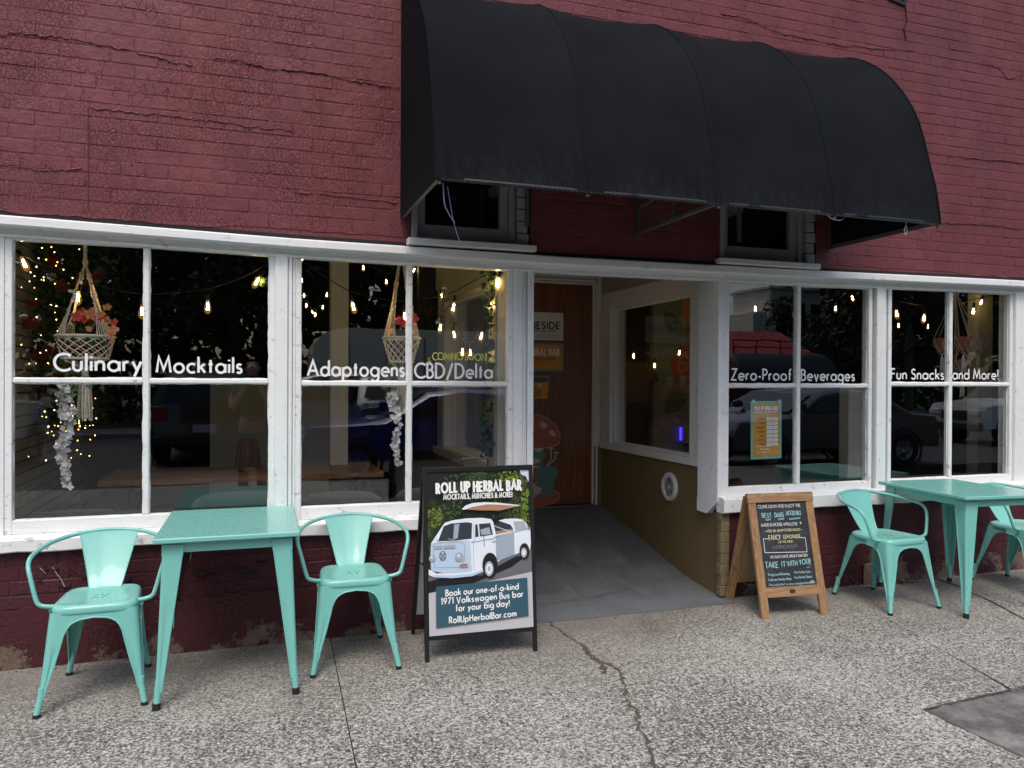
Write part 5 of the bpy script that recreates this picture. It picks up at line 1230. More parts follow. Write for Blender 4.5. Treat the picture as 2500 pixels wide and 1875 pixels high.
# ---------------------------------------------------------------- opening hours poster inside the right window
hp = thing('opening_hours_poster', 'orange and teal opening hours poster hung inside the glass', 'poster', (3.385, 4.515, .913))
PHF = frame_map((3.262, YG+.008, .913), (1, 0, 0), (0, 0, 1)); pw, ph = .254, .405
mb = MB(); mb.prism([PHF(a, b_, 0) for a, b_ in ((0, 0), (pw, .004), (pw-.002, ph), (-.004, ph))], PHF(0, 0, .0012)-PHF(0, 0, 0)); mb.build('board', simple('hours_teal', (.17, .46, .40), .5, var=.03), hp)
mb = MB(); flat(mb, [(.016, .018), (pw-.018, .022), (pw-.018, ph-.018), (.014, ph-.018)], PHF, .0018, 0)
for k in range(7): flat(mb, rrect(.127, ph-.137-k*.0292, pw-.032, ph-.114-k*.0292, .007), PHF, .0024, 1)
mb.build('print', [simple('hours_orange', (.60, .30, .045), .5, var=.04), simple('hours_white', (.82, .82, .80), .5, var=.02)], hp)
mb = MB(); write(mb, 'ROLL UP HERBAL BAR', PHF, .028, ph-.060, .022, .0058, 1, fit=pw-.066, rnd=True, wo=.003); write(mb, 'MOCKTAILS, MUNCHIES & MORE!', PHF, .028, ph-.082, .012, .0030, 1, fit=pw-.066, rnd=True, wo=.003)
for k, (d_, h_) in enumerate((('MONDAY', 'CLOSED'), ('TUESDAY', 'CLOSED'), ('WEDNESDAY', 'CLOSED'), ('THURSDAY', '12 - 8PM'), ('FRIDAY', '12 - 9PM'), ('SATURDAY', '12 - 9PM'), ('SUNDAY', '12 - 7PM'))):
    write(mb, d_, PHF, .121, ph-.130-k*.0292, .011, .0022, 2, align='r', wo=.003, sx=1.0); write(mb, h_, PHF, .136, ph-.130-k*.0292, .010, .0012, 3, fit=.062, wo=.003)
for k, s_ in enumerate(('Scan to view', 'our menu!')): write(mb, s_, PHF, .155, .088-k*.022, .014, .0026, 1, align='r', wo=.003, slant=.15)
write(mb, 'rolluphb.com' if False else 'rollupherbalbar.com', PHF, .158, .046, .009, .0014, 1, align='r', wo=.003)
mb.build('lettering', [M_INK, pm['lettering'], simple('hours_brown', (.30, .085, .015), .5), simple('hours_blue', (.12, .32, .36), .5)], hp)
for u in (.022, pw-.020):
    T = Matrix.Translation(PHF(u, ph-.002, .0)) @ Matrix.Rotation(radians(90), 4, 'X'); mb = MB(); mb.lathe([(0, .004), (.011, .003), (.013, 0)], n=12, T=T); mb.build('suction_cup', simple('suction_cup', (.55, .56, .55), .2), hp)
# litter by the wall
lf = MB(); R = random.Random(3)
for i in range(260):
    x = 4.36+R.gauss(0, .13) if i < 210 else R.uniform(2.0, 6); y = 4.37+R.uniform(-.05, .03) if i < 210 else R.uniform(3.2, 4.4)
    a = R.uniform(0, 6.3); s_ = R.uniform(.006, .017) if i < 210 else R.uniform(.003, .006); z = .004+R.uniform(0, .045)*max(0, 1-abs(x-4.36)*5)
    mb = lf; p = Vector((x, min(y, 4.40), z)); u = Vector((cos(a), sin(a), R.uniform(-.4, .4)))*s_; v = Vector((-sin(a), cos(a), R.uniform(-.4, .4)))*s_*.5
    mb.add([p-u, p-v+Vector((0, 0, .002)), p+u, p+v+Vector((0, 0, .002))], [(0, 1, 2, 3)], i % 3)
o = lf.build('leaf_litter', [simple('dead_leaf', (.055, .036, .022), .8), simple('dry_leaf', (.12, .085, .05), .8), simple('grey_chip', (.22, .21, .19), .8)]); tag(o, 'small drift of dead leaves and chips along the wall base', 'leaves', kind='stuff')
# ---------------------------------------------------------------- rooms behind the glass
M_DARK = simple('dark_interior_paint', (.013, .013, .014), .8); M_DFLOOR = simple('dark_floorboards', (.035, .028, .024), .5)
M_SAGE = simple('sage_wall_paint', (.42, .46, .38), .8); M_COLM = simple('interior_cream_post', (.62, .60, .54), .7)
def room(n, x0, x1, y0, y1):
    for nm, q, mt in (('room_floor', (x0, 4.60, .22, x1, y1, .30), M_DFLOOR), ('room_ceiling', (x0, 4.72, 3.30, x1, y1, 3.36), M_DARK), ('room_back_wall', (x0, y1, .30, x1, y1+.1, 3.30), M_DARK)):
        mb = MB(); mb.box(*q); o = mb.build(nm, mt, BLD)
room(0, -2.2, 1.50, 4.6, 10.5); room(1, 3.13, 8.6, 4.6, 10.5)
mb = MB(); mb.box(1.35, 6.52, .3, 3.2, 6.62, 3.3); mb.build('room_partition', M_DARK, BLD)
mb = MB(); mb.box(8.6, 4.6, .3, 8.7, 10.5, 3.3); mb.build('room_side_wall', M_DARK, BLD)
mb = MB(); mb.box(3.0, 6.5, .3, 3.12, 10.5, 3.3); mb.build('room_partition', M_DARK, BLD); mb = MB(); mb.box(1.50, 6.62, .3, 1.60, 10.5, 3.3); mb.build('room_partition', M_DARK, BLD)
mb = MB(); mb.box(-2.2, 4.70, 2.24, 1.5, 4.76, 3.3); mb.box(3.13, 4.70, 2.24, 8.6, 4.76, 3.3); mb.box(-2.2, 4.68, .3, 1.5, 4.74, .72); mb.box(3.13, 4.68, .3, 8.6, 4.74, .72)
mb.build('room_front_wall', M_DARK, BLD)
# white washed brick side wall on the left, laid as bricks
mb = MB(); mb.box(-1.62, 4.62, .3, -1.44, 10.5, 3.3); lw = mb.build('room_side_wall', simple('dark_wall_paint', (.07, .075, .07), .8), BLD)  # plain dark grey wall slab behind the whitewashed bricks
mb = MB(); R = random.Random(6)
for r in range(28):
    y = 4.64+(.11 if r % 2 else 0)
    while y < 7.6: mb.box(-1.441, y, .31+r*.075, -1.432+R.uniform(0, .002), y+.21, .31+r*.075+.066, .003); y += .22
o = mb.build('whitewashed_bricks', simple('whitewash', (.34, .36, .33), .7, 0, 30, .3), BLD); o['kind'] = 'stuff'
def intpost(x0, x1, y, z0, z1, mt=M_COLM, d=.12):
    mb = MB(); mb.box(x0, y, z0, x1, y+d, z1, .004); return mb.build('interior_post', mt, BLD)
intpost(.561, .695, 6.0, .3, 3.3); intpost(6.63, 6.82, 5.6, .3, 3.3, simple('interior_white_post', (.42, .42, .40), .6)); intpost(5.09, 5.25, 5.6, .3, 1.40)
mb = MB(); mb.box(-.343, 7.0, .30, .66, 7.1, 1.44); mb.build('half_wall', M_SAGE, BLD)
mb = MB(); mb.box(3.14, 4.64, .30, 3.155, 4.68, 3.0); mb.box(3.10, 4.66, .72, 3.15, 4.69, 2.2); mb.build('interior_trim', M_COLM, BLD)

# pale stair soffit seen through the small window under the awning
mb = MB(); mb.prism([(.93, 4.95, 2.30), (1.55, 4.95, 2.30), (1.55, 4.95, 2.95), (1.50, 4.95, 2.95)], (0, .1, 0)); mb.build('stair_panel', simple('ochre_green_wall', (.30, .29, .13), .8), BLD)
mb = MB(); mb.bar((.92, 4.94, 2.31), (1.50, 4.94, 2.97), .05, .03); mb.build('stair_trim', M_COLM, BLD)
# mural wall seen through the entry side window
mb = MB(); mb.box(4.22, 7.6, .3, 5.0, 7.68, 3.3); mb.build('mural_wall', simple('pale_green_wall', (.22, .28, .25), .8), BLD)
mu = thing('citrus_mural', 'painted citrus fruit and dark leaf mural on the pale green wall inside', 'mural', (4.6, 7.59, 1.2))
PM = frame_map((0, 7.595, 0), (1, 0, 0), (0, 0, 1)); Lm = [0]
mcols = [simple('mural_leaf', (.035, .12, .09), .6), simple('mural_red', (.50, .05, .035), .6), simple('mural_yellow', (.55, .26, .03), .6), simple('mural_pink', (.62, .20, .17), .6), simple('mural_white', (.4, .42, .4), .6), simple('mural_olive', (.10, .13, .04), .6)]
mb = MB()
def fm(pts, mi): Lm[0] += .0006; flat(mb, pts, PM, Lm[0], mi)
def pleaf(x0, z0, x1, z1, w, mi):
    a = Vector((x0, z0)); b_ = Vector((x1, z1)); d_ = b_-a; n_ = Vector((-d_.y, d_.x)).normalized(); o = []
    for i in range(11): t = i/10; p = a+d_*t+n_*w*sin(pi*t)**.9; o.append((p.x, p.y))
    for i in range(9, 0, -1): t = i/10; p = a+d_*t-n_*w*.55*sin(pi*t); o.append((p.x, p.y))
    fm(o, mi)
def MP(x, y): return W2(x, y, 7.595)
a, b_ = MP(1621, 758), MP(1672, 815); pleaf(*a, *b_, -.13, 0); a, b_ = MP(1640, 812), MP(1690, 800); pleaf(*a, *b_, -.08, 5)
a, b_ = MP(1622, 1010), MP(1684, 962); pleaf(*a, *b_, .14, 0); a, b_ = MP(1650, 728), MP(1678, 722); pleaf(*a, *b_, .04, 5)
c = MP(1684, 892); fm(blob(c[0], c[1], .24, .22), 1); fm(blob(c[0]+.03, c[1], .19, .175), 3)
for k in range(8):
    an = radians(45*k+10); p0 = (c[0]+.03, c[1]); fm([(p0[0]+.03*cos(an), p0[1]+.03*sin(an)), (p0[0]+.17*cos(an-.3), p0[1]+.155*sin(an-.3)), (p0[0]+.17*cos(an+.3), p0[1]+.155*sin(an+.3))], 1)
c = MP(1692, 755); fm(blob(c[0], c[1], .16, .2), 2); c = MP(1634, 930)
for k in range(5): fm(blob(c[0]+.03*cos(k*1.257), c[1]+.03*sin(k*1.257), .026, .026, n=10), 4)
mb.build('print', mcols, mu)
sw = thing('light_switch', 'white wall switch plate on the pale green wall inside the entry window', 'switch', (4.65, 7.58, 1.55)); c = MP(1665, 930)
mb = MB(); mb.box(c[0]-.04, 7.575, c[1]-.06, c[0]+.04, 7.590, c[1]+.06, .003); mb.build('plate', simple('switch_white', (.45, .46, .44), .4), sw); mb = MB(); mb.box(c[0]-.01, 7.568, c[1]-.02, c[0]+.01, 7.578, c[1]+.02, .002); mb.build('toggle', M_COLM, sw)
so_ = thing('soap_dispenser', 'small white dispenser with a blue light on the wall inside the entry window', 'dispenser', (4.7, 7.5, .9)); c = MP(1673, 1062)
mb = MB(); mb.box(c[0]-.06, 7.50, c[1]-.10, c[0]+.06, 7.590, c[1]+.11, .02); mb.build('body', simple('dispenser_white', (.36, .36, .37), .4), so_)
mb = MB(); mb.box(c[0]-.085, 7.56, c[1]-.06, c[0]-.065, 7.58, c[1]+.09, .004); mb.build('lamp', emission('blue_led', (.06, .04, 1), 1.3), so_)
sh = thing('hanging_shirt', 'dull yellow shirt on a black hanger inside the dark room', 'shirt', (4.0, 7.4, 1.6)); c = W2(1552, 905, 7.4)
mb = MB(); cx, cz = c; pts = [(-.05, .10), (-.20, .06), (-.30, -.10), (-.22, -.15), (-.17, -.08), (-.17, -.34), (.17, -.34), (.17, -.08), (.22, -.15), (.30, -.10), (.20, .06), (.05, .10), (0, .07)]
mb.prism([(cx+a, 7.42, cz+b_) for a, b_ in pts], (0, .03, 0)); mb.build('shirt', simple('yellow_cotton', (.06, .038, .012), .9), sh)
mb = MB(); mb.tube(smoothpath([(cx-.2, 7.415, cz+.08), (cx, 7.415, cz+.15), (cx+.2, 7.415, cz+.08)], 4), .006, 6); mb.tube(smoothpath([(cx, 7.415, cz+.15), (cx, 7.415, cz+.19), (cx+.02, 7.415, cz+.21), (cx+.03, 7.415, cz+.19)], 4), .004, 6); mb.build('hanger', M_BLACKM, sh)

# ---------------------------------------------------------------- low table, lamp, poufs
lt = thing('bench_table', 'long walnut topped table on hairpin legs inside the left windows', 'table', (-.03, 5.8, .30))
mb = MB(); R = random.Random(4)
nn = 40; top = [(-.93+1.81*i/nn, 5.45+R.uniform(-.006, .006)) for i in range(nn+1)]; pts = top+[(.89, 6.16), (-.92, 6.13)]
mb.prism([(x, y, .765) for x, y in pts], (0, 0, .036)); mb.build('tabletop', M_TABLEW, lt)
for x, y in ((-.80, 5.56), (.76, 5.58), (-.80, 6.03), (.76, 6.05)):
    mb = MB()
    for dx, dy in ((-.07, 0), (.07, 0), (0, .05)): mb.tube([(x+dx, y+dy, .765), (x, y, .306)], .0055, 6)
    mb.build('leg', M_BLACKM, lt)
lp_ = thing('table_lamp', 'ribbed smoked glass table lamp with a brass base on the walnut table', 'lamp', (-.03, 5.76, .801))
mb = MB(); mb.lathe([(0, .0), (.062, .0), (.064, .004), (.064, .034), (.058, .038), (0, .038)], (-.03, 5.76, .801), 28); mb.build('base', simple('brass', (.50, .33, .11), .3, 1), lp_, 40)
mb = MB(); n = 56; c_ = (-.03, 5.76); prof = [(.082, .036), (.085, .042), (.080, .10), (.072, .18), (.064, .225), (.060, .228)]
vs = [(c_[0]+(r+(.0022 if i % 2 else -.0008))*cos(2*pi*i/n), c_[1]+(r+(.0022 if i % 2 else -.0008))*sin(2*pi*i/n), .801+z) for r, z in prof for i in range(n)]
mb.add(vs, [(j*n+i, j*n+(i+1) % n, (j+1)*n+(i+1) % n, (j+1)*n+i) for j in range(len(prof)-1) for i in range(n)]+[tuple((len(prof)-1)*n+i for i in range(n))])
mb.build('shade', simple('smoked_brown_glass', (.06, .035, .024), .25, 0, None, emis=(.5, .2, .08), es=.008), lp_, 20)
M_POUF = simple('dark_green_velvet', (.008, .030, .027), .75, 0, 90, .2, sheen=.3)
def pouf(lab, x, y, r, z1, sq=1.):
    t = thing('pouf', lab, 'pouf', (x, y, .3), 0, 'dark green seats inside the left windows'); h = z1-.30
    mb = MB(); mb.lathe([(0, .0), (r*.9, .0), (r, .04), (r*1.01, h*.5), (r*.98, h-.09), (r*.93, h-.035), (r*.80, h-.006), (r*.5, h+.004), (0, h+.006)], (x, y, .30), 32); mb.build('cushion', M_POUF, t, 60)
    mb = MB(); mb.tube([(x+r*1.0*cos(a*pi/16), y+r*1.0*sin(a*pi/16), z1-.075) for a in range(32)], .006, 6, closed=True); mb.build('piping', M_POUF, t, 60)
pouf('round dark green pouf in the bottom left corner of the leftmost window', -1.00, 5.02, .34, .66)
pouf('dark green pouf under the walnut table behind the left metal table', -.08, 5.30, .30, .70)
pouf('dark green pouf in the window left of the poster board, under the table end', .56, 5.20, .28, .69); pouf('dark green pouf just inside the glass left of the entrance', 1.15, 5.15, .25, .70)

# ---------------------------------------------------------------- cords, bulbs
M_CORD = simple('black_cord', (.010, .010, .011), .6)
def bulb_meshes():
    so2 = MB(); so2.lathe([(0, .0), (.010, .0), (.013, -.004), (.0135, -.040), (.0115, -.046), (0, -.046)], n=12)
    fi = MB()
    for k in range(4):
        a = k*pi/2+.4; fi.tube([(.0045*cos(a), .0045*sin(a), -.062), (.0075*cos(a+.4), .0075*sin(a+.4), -.112)], .0013, 5)
    gl = MB(); gl.lathe([(.010, -.046), (.0125, -.056), (.0205, -.088), (.0225, -.105), (.0205, -.122), (.012, -.134), (.004, -.139), (0, -.140)], n=16)
    return so2.mesh('socket', M_CORD, 40), gl.mesh('bulb', M_BULB, 60), fi.mesh('filament', M_FIL)
SOK, BUL, FIL = bulb_meshes()
def string(lab, cords, bulbs, grp='warm filament string lights inside the windows'):
    """bulbs: (x, y, z, scale, tilt about y, tilt about x)"""
    t = thing('string_lights', lab, 'string lights', bulbs[0][:3], 0, grp)
    for c in cords:
        mb = MB(); mb.tube(smoothpath(c, 7), .0032, 6); mb.build('cord', M_CORD, t, 60)
    o = Vector(t.location)
    for x, y, z, s_, ty, tx in bulbs:
        b_ = inst('bulb', BUL, t, Vector((x, y, z))-o, (radians(tx), radians(ty), 0), (s_,)*3)
        inst('socket', SOK, b_, (0, 0, 0)); inst('filament', FIL, b_, (0, 0, 0))
    return t
def at(x, y, D): p = W2(x, y, D); return (p[0], D, p[1])
def bl(px, py, D, s_=1, ty=0, tx=0):
    s_ *= .88 if D < 5.6 else .62
    p = at(px, py, D); return (p[0], p[1], p[2]+.055*s_, s_, ty, tx)
c1 = [at(5, 590, 4.74), at(36, 612, 4.78), at(110, 650, 4.82), at(195, 682, 4.86), at(260, 702, 4.88), at(348, 718, 4.90), at(430, 714, 4.90), at(507, 705, 4.88), at(580, 682, 4.86), at(635, 655, 4.82), at(665, 640, 4.76)]
string('black corded filament lights swagged across the leftmost window', [c1], [bl(44, 632, 4.76, 1.0, -22), bl(194, 714, 4.86, 1.0, 5), bl(348, 748, 4.88, 1.0, 2), bl(507, 736, 4.88, 1.0, 0), bl(643, 680, 4.80, 1., 28)])
c2 = [at(740, 640, 4.72), at(800, 680, 4.8), at(858, 712, 4.86), at(930, 730, 4.88), at(990, 735, 4.88), at(1060, 726, 4.86), at(1108, 712, 4.84), at(1150, 690, 4.8), at(1198, 664, 4.72)]
c3 = [at(1102, 745, 4.95), at(1088, 756, 4.93), at(1078, 772, 4.92)]; c4 = [at(1098, 742, 4.95), at(1104, 760, 4.9), at(1108, 785, 4.9), at(1118, 800, 4.9), at(1130, 825, 4.9)]; c5 = [at(1130, 828, 4.9), at(1150, 838, 4.95), at(1165, 815, 5.0), at(1172, 800, 5.0)]
string('filament lights looped across the window beside the entrance', [c2, c3, c4, c5],
       [bl(855, 738, 4.86, 1.0, -14), bl(988, 762, 4.88, 1.0, 0), bl(1112, 740, 4.84, 1.0, 10), bl(1222, 680, 4.70, 1.0, 14), bl(1078, 792, 4.92, .8, 8), bl(1105, 808, 4.9, .8, -10), bl(1130, 850, 4.92, .85, 2), bl(1148, 853, 4.95, .8, 0), bl(1181, 812, 5.0, .9, 14), bl(1198, 738, 4.76, .7, 0)])
string('cluster of small filament lights deep in the dark room behind the second window', [[at(738, 650, 6.6), at(770, 672, 6.6), at(830, 650, 6.6), at(887, 640, 6.6), at(943, 668, 6.6), at(1010, 650, 6.6)], [at(740, 705, 7.2), at(760, 752, 7.2), at(790, 740, 7.2), at(800, 700, 7.2)]],
       [bl(748, 633, 6.6, 1, 40), bl(887, 648, 6.6, 1.0), bl(943, 682, 6.6, 1.0), bl(1016, 655, 6.6, 1, 20), bl(742, 716, 7.2, .9), bl(798, 714, 7.2, 1), bl(748, 741, 7.2, .9), bl(788, 745, 7.2, .9), bl(759, 758, 7.2, .8, -20), bl(772, 764, 7.2, .9, 10), bl(737, 680, 6.6, .8), bl(1073, 718, 6.2, 1.1, -20)])
string('filament lights hanging deep in the room behind the beverage lettering window', [[at(1770, 720, 6.2), at(1844, 732, 6.2), at(1938, 742, 6.2), at(2040, 730, 6.2), at(2075, 705, 6.2), at(2110, 690, 6.2)]],
       [bl(1844, 747, 6.2, 1.25), bl(1939, 760, 6.2, 1.1), bl(2040, 747, 6.2, 1.25), bl(2077, 722, 6.2, 1.25, -18), bl(2104, 711, 6.2, 1.2, -50)])
string('filament lights above the hanging pots in the rightmost window', [[at(2172, 725, 5.3), at(2190, 735, 5.3), at(2258, 746, 5.3), at(2330, 746, 5.3), at(2365, 735, 5.3), at(2440, 715, 5.3)]],
       [bl(2186, 757, 5.3, 1.1, -10), bl(2258, 768, 5.3, 1.1, 8), bl(2194, 789, 6.4, 1.1), bl(2267, 792, 6.4, 1.1, 8), bl(2378, 752, 5.35, 1.05, 6), bl(2400, 733, 5.50, .9, 20)])
string('short run of filament lights behind the entry side window', [[at(1500, 762, 6.2), at(1510, 785, 6.2), at(1527, 810, 6.4), at(1560, 852, 7.0), at(1600, 862, 6.8), at(1640, 845, 6.3), at(1662, 838, 6.2), at(1690, 795, 5.8)]],
       [bl(1515, 806, 6.25, 1.1), bl(1547, 862, 7.1, 1.3), bl(1598, 886, 6.8, 1.3), bl(1662, 855, 6.2, 1.2, 14)])
# fairy lights on fine wire over the left wall
ft = thing('fairy_lights', 'tangle of tiny warm fairy lights over the left wall inside the first window', 'fairy lights', (-1.2, 5.6, 1.2))
fmesh = MB(); fmesh.ball((0, 0, 0), .0052, 7, 5); fmesh = fmesh.mesh('fairy_bulb', M_FAIRY); R = random.Random(21)
fp = [(250/2.44, 560+110/2.44), (230/2.44, 560+172/2.44), (275/2.44, 560+180/2.44), (378/2.44, 560+240/2.44), (260/2.44, 560+303/2.44), (205/2.44, 560+348/2.44), (215/2.44, 560+415/2.44), (327/2.44, 560+495/2.44), (343/2.44, 560+605/2.44), (290/2.44, 560+800/2.44), (472/2.44, 560+118/2.44), (432/2.44, 560+288/2.44), (240/2.44, 560+735/2.44)]
for k in range(46): fp.append((R.gauss(160, 36), R.gauss(1040, 45)))
for k in range(26): fp.append((R.uniform(45, 150), R.uniform(600, 900)))
for k in range(10): fp.append((R.gauss(200, 25), R.gauss(1035, 18)))
pts = []
for x, y in fp:
    p = Vector(at(x, y, R.uniform(5.3, 6.0))); p.x = max(p.x, -1.40); pts.append(p); inst('fairy_bulb', fmesh, ft, p-Vector(ft.location), sc=(R.uniform(.45, .9),)*3)
pts.sort(key=lambda p: -p.z); mb = MB(); mb.tube(smoothpath(pts, 3), .0009, 4); mb.build('wire', simple('copper_wire', (.2, .1, .04), .4, .8), ft)

# ---------------------------------------------------------------- leaves, flowers
M_LEAF = simple('green_leaf', (.085, .16, .05), .55, var=.35); M_LEAFD = simple('dark_leaf', (.035, .080, .030), .6, var=.4)
M_CORAL = simple('coral_petal', (.90, .14, .10), .6, var=.3); M_PEACH = simple('peach_petal', (.92, .38, .17), .6, var=.25); M_WIST = simple('white_blossom', (.93, .88, .91), .65, var=.1); M_REDF = simple('deep_red_petal', (.20, .028, .012), .7, var=.3)
def petal(mb, c, n, s_, R, mi=0, cup=.35):
    n = Vector(n).normalized(); a = n.orthogonal().normalized(); b_ = n.cross(a)
    for ring, (k, rr, up_) in enumerate(((5, 1., .15), (4, .62, .45))):
        for i in range(k):
            an = 2*pi*i/k+R.uniform(-.2, .2)+ring*.5; d_ = a*cos(an)+b_*sin(an); e = n.cross(d_); L = s_*rr*R.uniform(.85, 1.1)
            tip = c+d_*L+n*s_*up_*.9; m1 = c+d_*L*.55+e*L*.42+n*s_*up_*.35; m2 = c+d_*L*.55-e*L*.42+n*s_*up_*.35; m3 = c+d_*L*.95+e*L*.25+n*s_*up_*.9; m4 = c+d_*L*.95-e*L*.25+n*s_*up_*.9
            mb.add([c, m2, m4, tip, m3, m1], [(0, 1, 2, 3, 4, 5)], mi)
def leaf(mb, c, d_, s_, mi=0, w=.42, nrm=None):
    d_ = Vector(d_).normalized(); n = (nrm or d_.orthogonal()).normalized(); e = n.cross(d_).normalized()
    mb.add([c, c+d_*s_*.35+e*s_*w, c+d_*s_*.8+e*s_*w*.5, c+d_*s_-n*s_*.12, c+d_*s_*.8-e*s_*w*.5, c+d_*s_*.35-e*s_*w], [(0, 1, 2, 3), (0, 3, 4, 5)], mi)
def rv(R): return Vector((R.uniform(-1, 1), R.uniform(-1, 1), R.uniform(-1, 1)))
def flowers(lab, C, spots, seed, leafbox):
    t = thing('artificial_flowers', lab, 'flowers', C); R = random.Random(seed)
    for x, y, D, s_, mi in spots:
        mb = MB(); c = Vector(at(x, y, D)); petal(mb, c, (R.uniform(-.4, .4), -1, R.uniform(0, .6)), s_, R); mb.tube([c, Vector(C)], .0013, 4, mi=1); mb.build('blossom', [(M_CORAL, M_PEACH)[mi], M_LEAF], t)
    (a, b_, c_, d_), n = leafbox
    for i in range(n):
        mb = MB(); p = Vector(at(R.uniform(a, b_), R.uniform(c_, d_), 4.87+R.uniform(-.06, .06))); leaf(mb, p, rv(R)+Vector((0, -.3, 0)), R.uniform(.025, .048)); mb.build('leaf', M_LEAF, t)
    return t
flowers('coral and peach artificial flowers in the leftmost macrame basket', at(212, 830, 4.88), [(200, 762, 4.82, .028, 0), (188, 774, 4.80, .030, 0), (222, 768, 4.80, .036, 1), (240, 776, 4.80, .030, 0), (228, 757, 4.84, .024, 1), (261, 750, 4.86, .024, 1), (262, 782, 4.82, .024, 1), (279, 786, 4.82, .022, 0), (274, 806, 4.80, .034, 1), (268, 815, 4.81, .028, 1), (217, 803, 4.82, .018, 1), (247, 769, 4.79, .024, 1), (206, 780, 4.84, .026, 0)], 3, ((170, 260, 788, 850), 26))
flowers('orange artificial flowers in the macrame basket of the second window', at(985, 830, 4.88), [(975, 783, 4.86, .034, 0), (985, 792, 4.85, .03, 0), (1010, 778, 4.84, .036, 0), (957, 810, 4.90, .028, 1), (992, 778, 4.88, .024, 0)], 5, ((955, 1020, 800, 850), 14))
def garland(lab, path, seed, n=120, w=.030, s_=.017):
    t = thing('blossom_garland', lab, 'garland', path[0]); R = random.Random(seed); P = smoothpath(path, 12)
    mb = MB(); mb.tube(P, .0016, 4); mb.build('stem', M_LEAF, t)
    for i in range(n):
        u = i/n; p = P[int(u*(len(P)-1))]+Vector((R.uniform(-1, 1), R.uniform(-.6, .6), R.uniform(-.5, .5)))*w*lerp(1.0, .45, u**2)
        mb = MB(); nn_ = Vector((R.uniform(-.8, .8), -1, R.uniform(-.8, .5))).normalized(); a = nn_.orthogonal().normalized(); b_ = nn_.cross(a); k0 = R.uniform(0, 6)
        for k in range(4):
            an = k0+k*pi/2; d_ = a*cos(an)+b_*sin(an); e = nn_.cross(d_); mb.add([p, p+d_*s_*.6-e*s_*.5+nn_*.002, p+d_*s_+nn_*.004, p+d_*s_*.6+e*s_*.5+nn_*.002], [(0, 1, 2, 3)])
        mb.build('blossom', M_WIST, t)
garland('white blossom garland trailing below the leftmost macrame basket', [at(152, 935, 4.84), at(160, 985, 4.83), at(165, 1040, 4.82), at(152, 1090, 4.82), at(158, 1140, 4.82), at(166, 1190, 4.82)], 2, 130, .034, .019)
garland('white blossom garland trailing below the second macrame basket', [at(955, 960, 4.84), at(962, 1000, 4.83), at(972, 1040, 4.82), at(964, 1090, 4.82), at(975, 1135, 4.82)], 4, 90, .028, .017)
def vine(lab, path, seed, n, s_, cat='ivy', mat=M_LEAFD, spread=.05):
    t = thing('ivy_garland', lab, cat, path[0]); R = random.Random(seed); P = smoothpath(path, 14); mb = MB(); mb.tube(P, .002, 5); mb.build('stem', mat, t)
    for i in range(n):
        p = P[int(R.random()*(len(P)-1))]+Vector((R.uniform(-1, 1), R.uniform(-.7, .7), R.uniform(-1, 1)))*spread; d_ = (rv(R)+Vector((0, -.2, -.5))).normalized(); nr = Vector((R.uniform(-.4, .4), -1, R.uniform(-.2, .6))); L = s_*R.uniform(.7, 1.25); e = nr.cross(d_).normalized()
        mb = MB(); d2 = (d_-nr.normalized()*.1)
        mb.add([p, p+e*L*.45-d2*L*.08, p+e*L*.32+d2*L*.30, p+e*L*.52+d2*L*.55, p+e*L*.16+d2*L*.62, p+d2*L*1.05, p-e*L*.16+d2*L*.62, p-e*L*.52+d2*L*.55, p-e*L*.32+d2*L*.30, p-e*L*.45-d2*L*.08], [tuple(range(10))]); mb.build('leaf', mat, t)
    return t
vine('dark ivy garland hanging down beside the entrance post inside the window', [at(1190, 655, 4.72), at(1196, 720, 4.74), at(1200, 800, 4.76), at(1196, 880, 4.76), at(1200, 960, 4.76), at(1192, 1040, 4.76), at(1196, 1110, 4.76)], 7, 190, .036, spread=.050)
vine('trailing green leaves under the leftmost macrame basket', [at(150, 860, 4.88), at(160, 900, 4.86), at(172, 945, 4.85), at(190, 930, 4.86), at(150, 965, 4.88)], 8, 46, .036, 'leaves', M_LEAF, .06)
vine('trailing green leaves under the second macrame basket', [at(950, 900, 4.88), at(958, 950, 4.86), at(965, 985, 4.85)], 9, 34, .036, 'leaves', M_LEAF, .045)
vine('few green leaves beside the bulb at the right end of the first window', [at(630, 675, 4.84), at(650, 690, 4.82)], 10, 9, .034, 'leaves', M_LEAF, .03)
# flower curtain on the far left wall
fc = thing('flower_curtain', 'dark leafy curtain dotted with orange flowers on the left wall', 'flower wall', (-1.35, 6.2, 1.3)); R = random.Random(31)
mb = MB()
for i in range(2600):
    x = R.uniform(-1.40, -.98)+(.0 if R.random() < .8 else .1); p = Vector((x, 6.1+R.uniform(-.25, .25), R.uniform(1.15, 2.9))); leaf(mb, p, rv(R)+Vector((0, 0, -.6)), R.uniform(.03, .06), 0)
o = mb.build('foliage', [M_LEAFD], fc); o['kind'] = 'stuff'
for i in range(34):
    mb = MB(); p = Vector((R.uniform(-1.40, -1.0), 5.84+R.uniform(-.03, .05), R.uniform(1.2, 2.8))); petal(mb, p, (R.uniform(-.3, .5), -1, R.uniform(-.2, .3)), R.uniform(.035, .055), R); mb.build('blossom', M_REDF, fc)

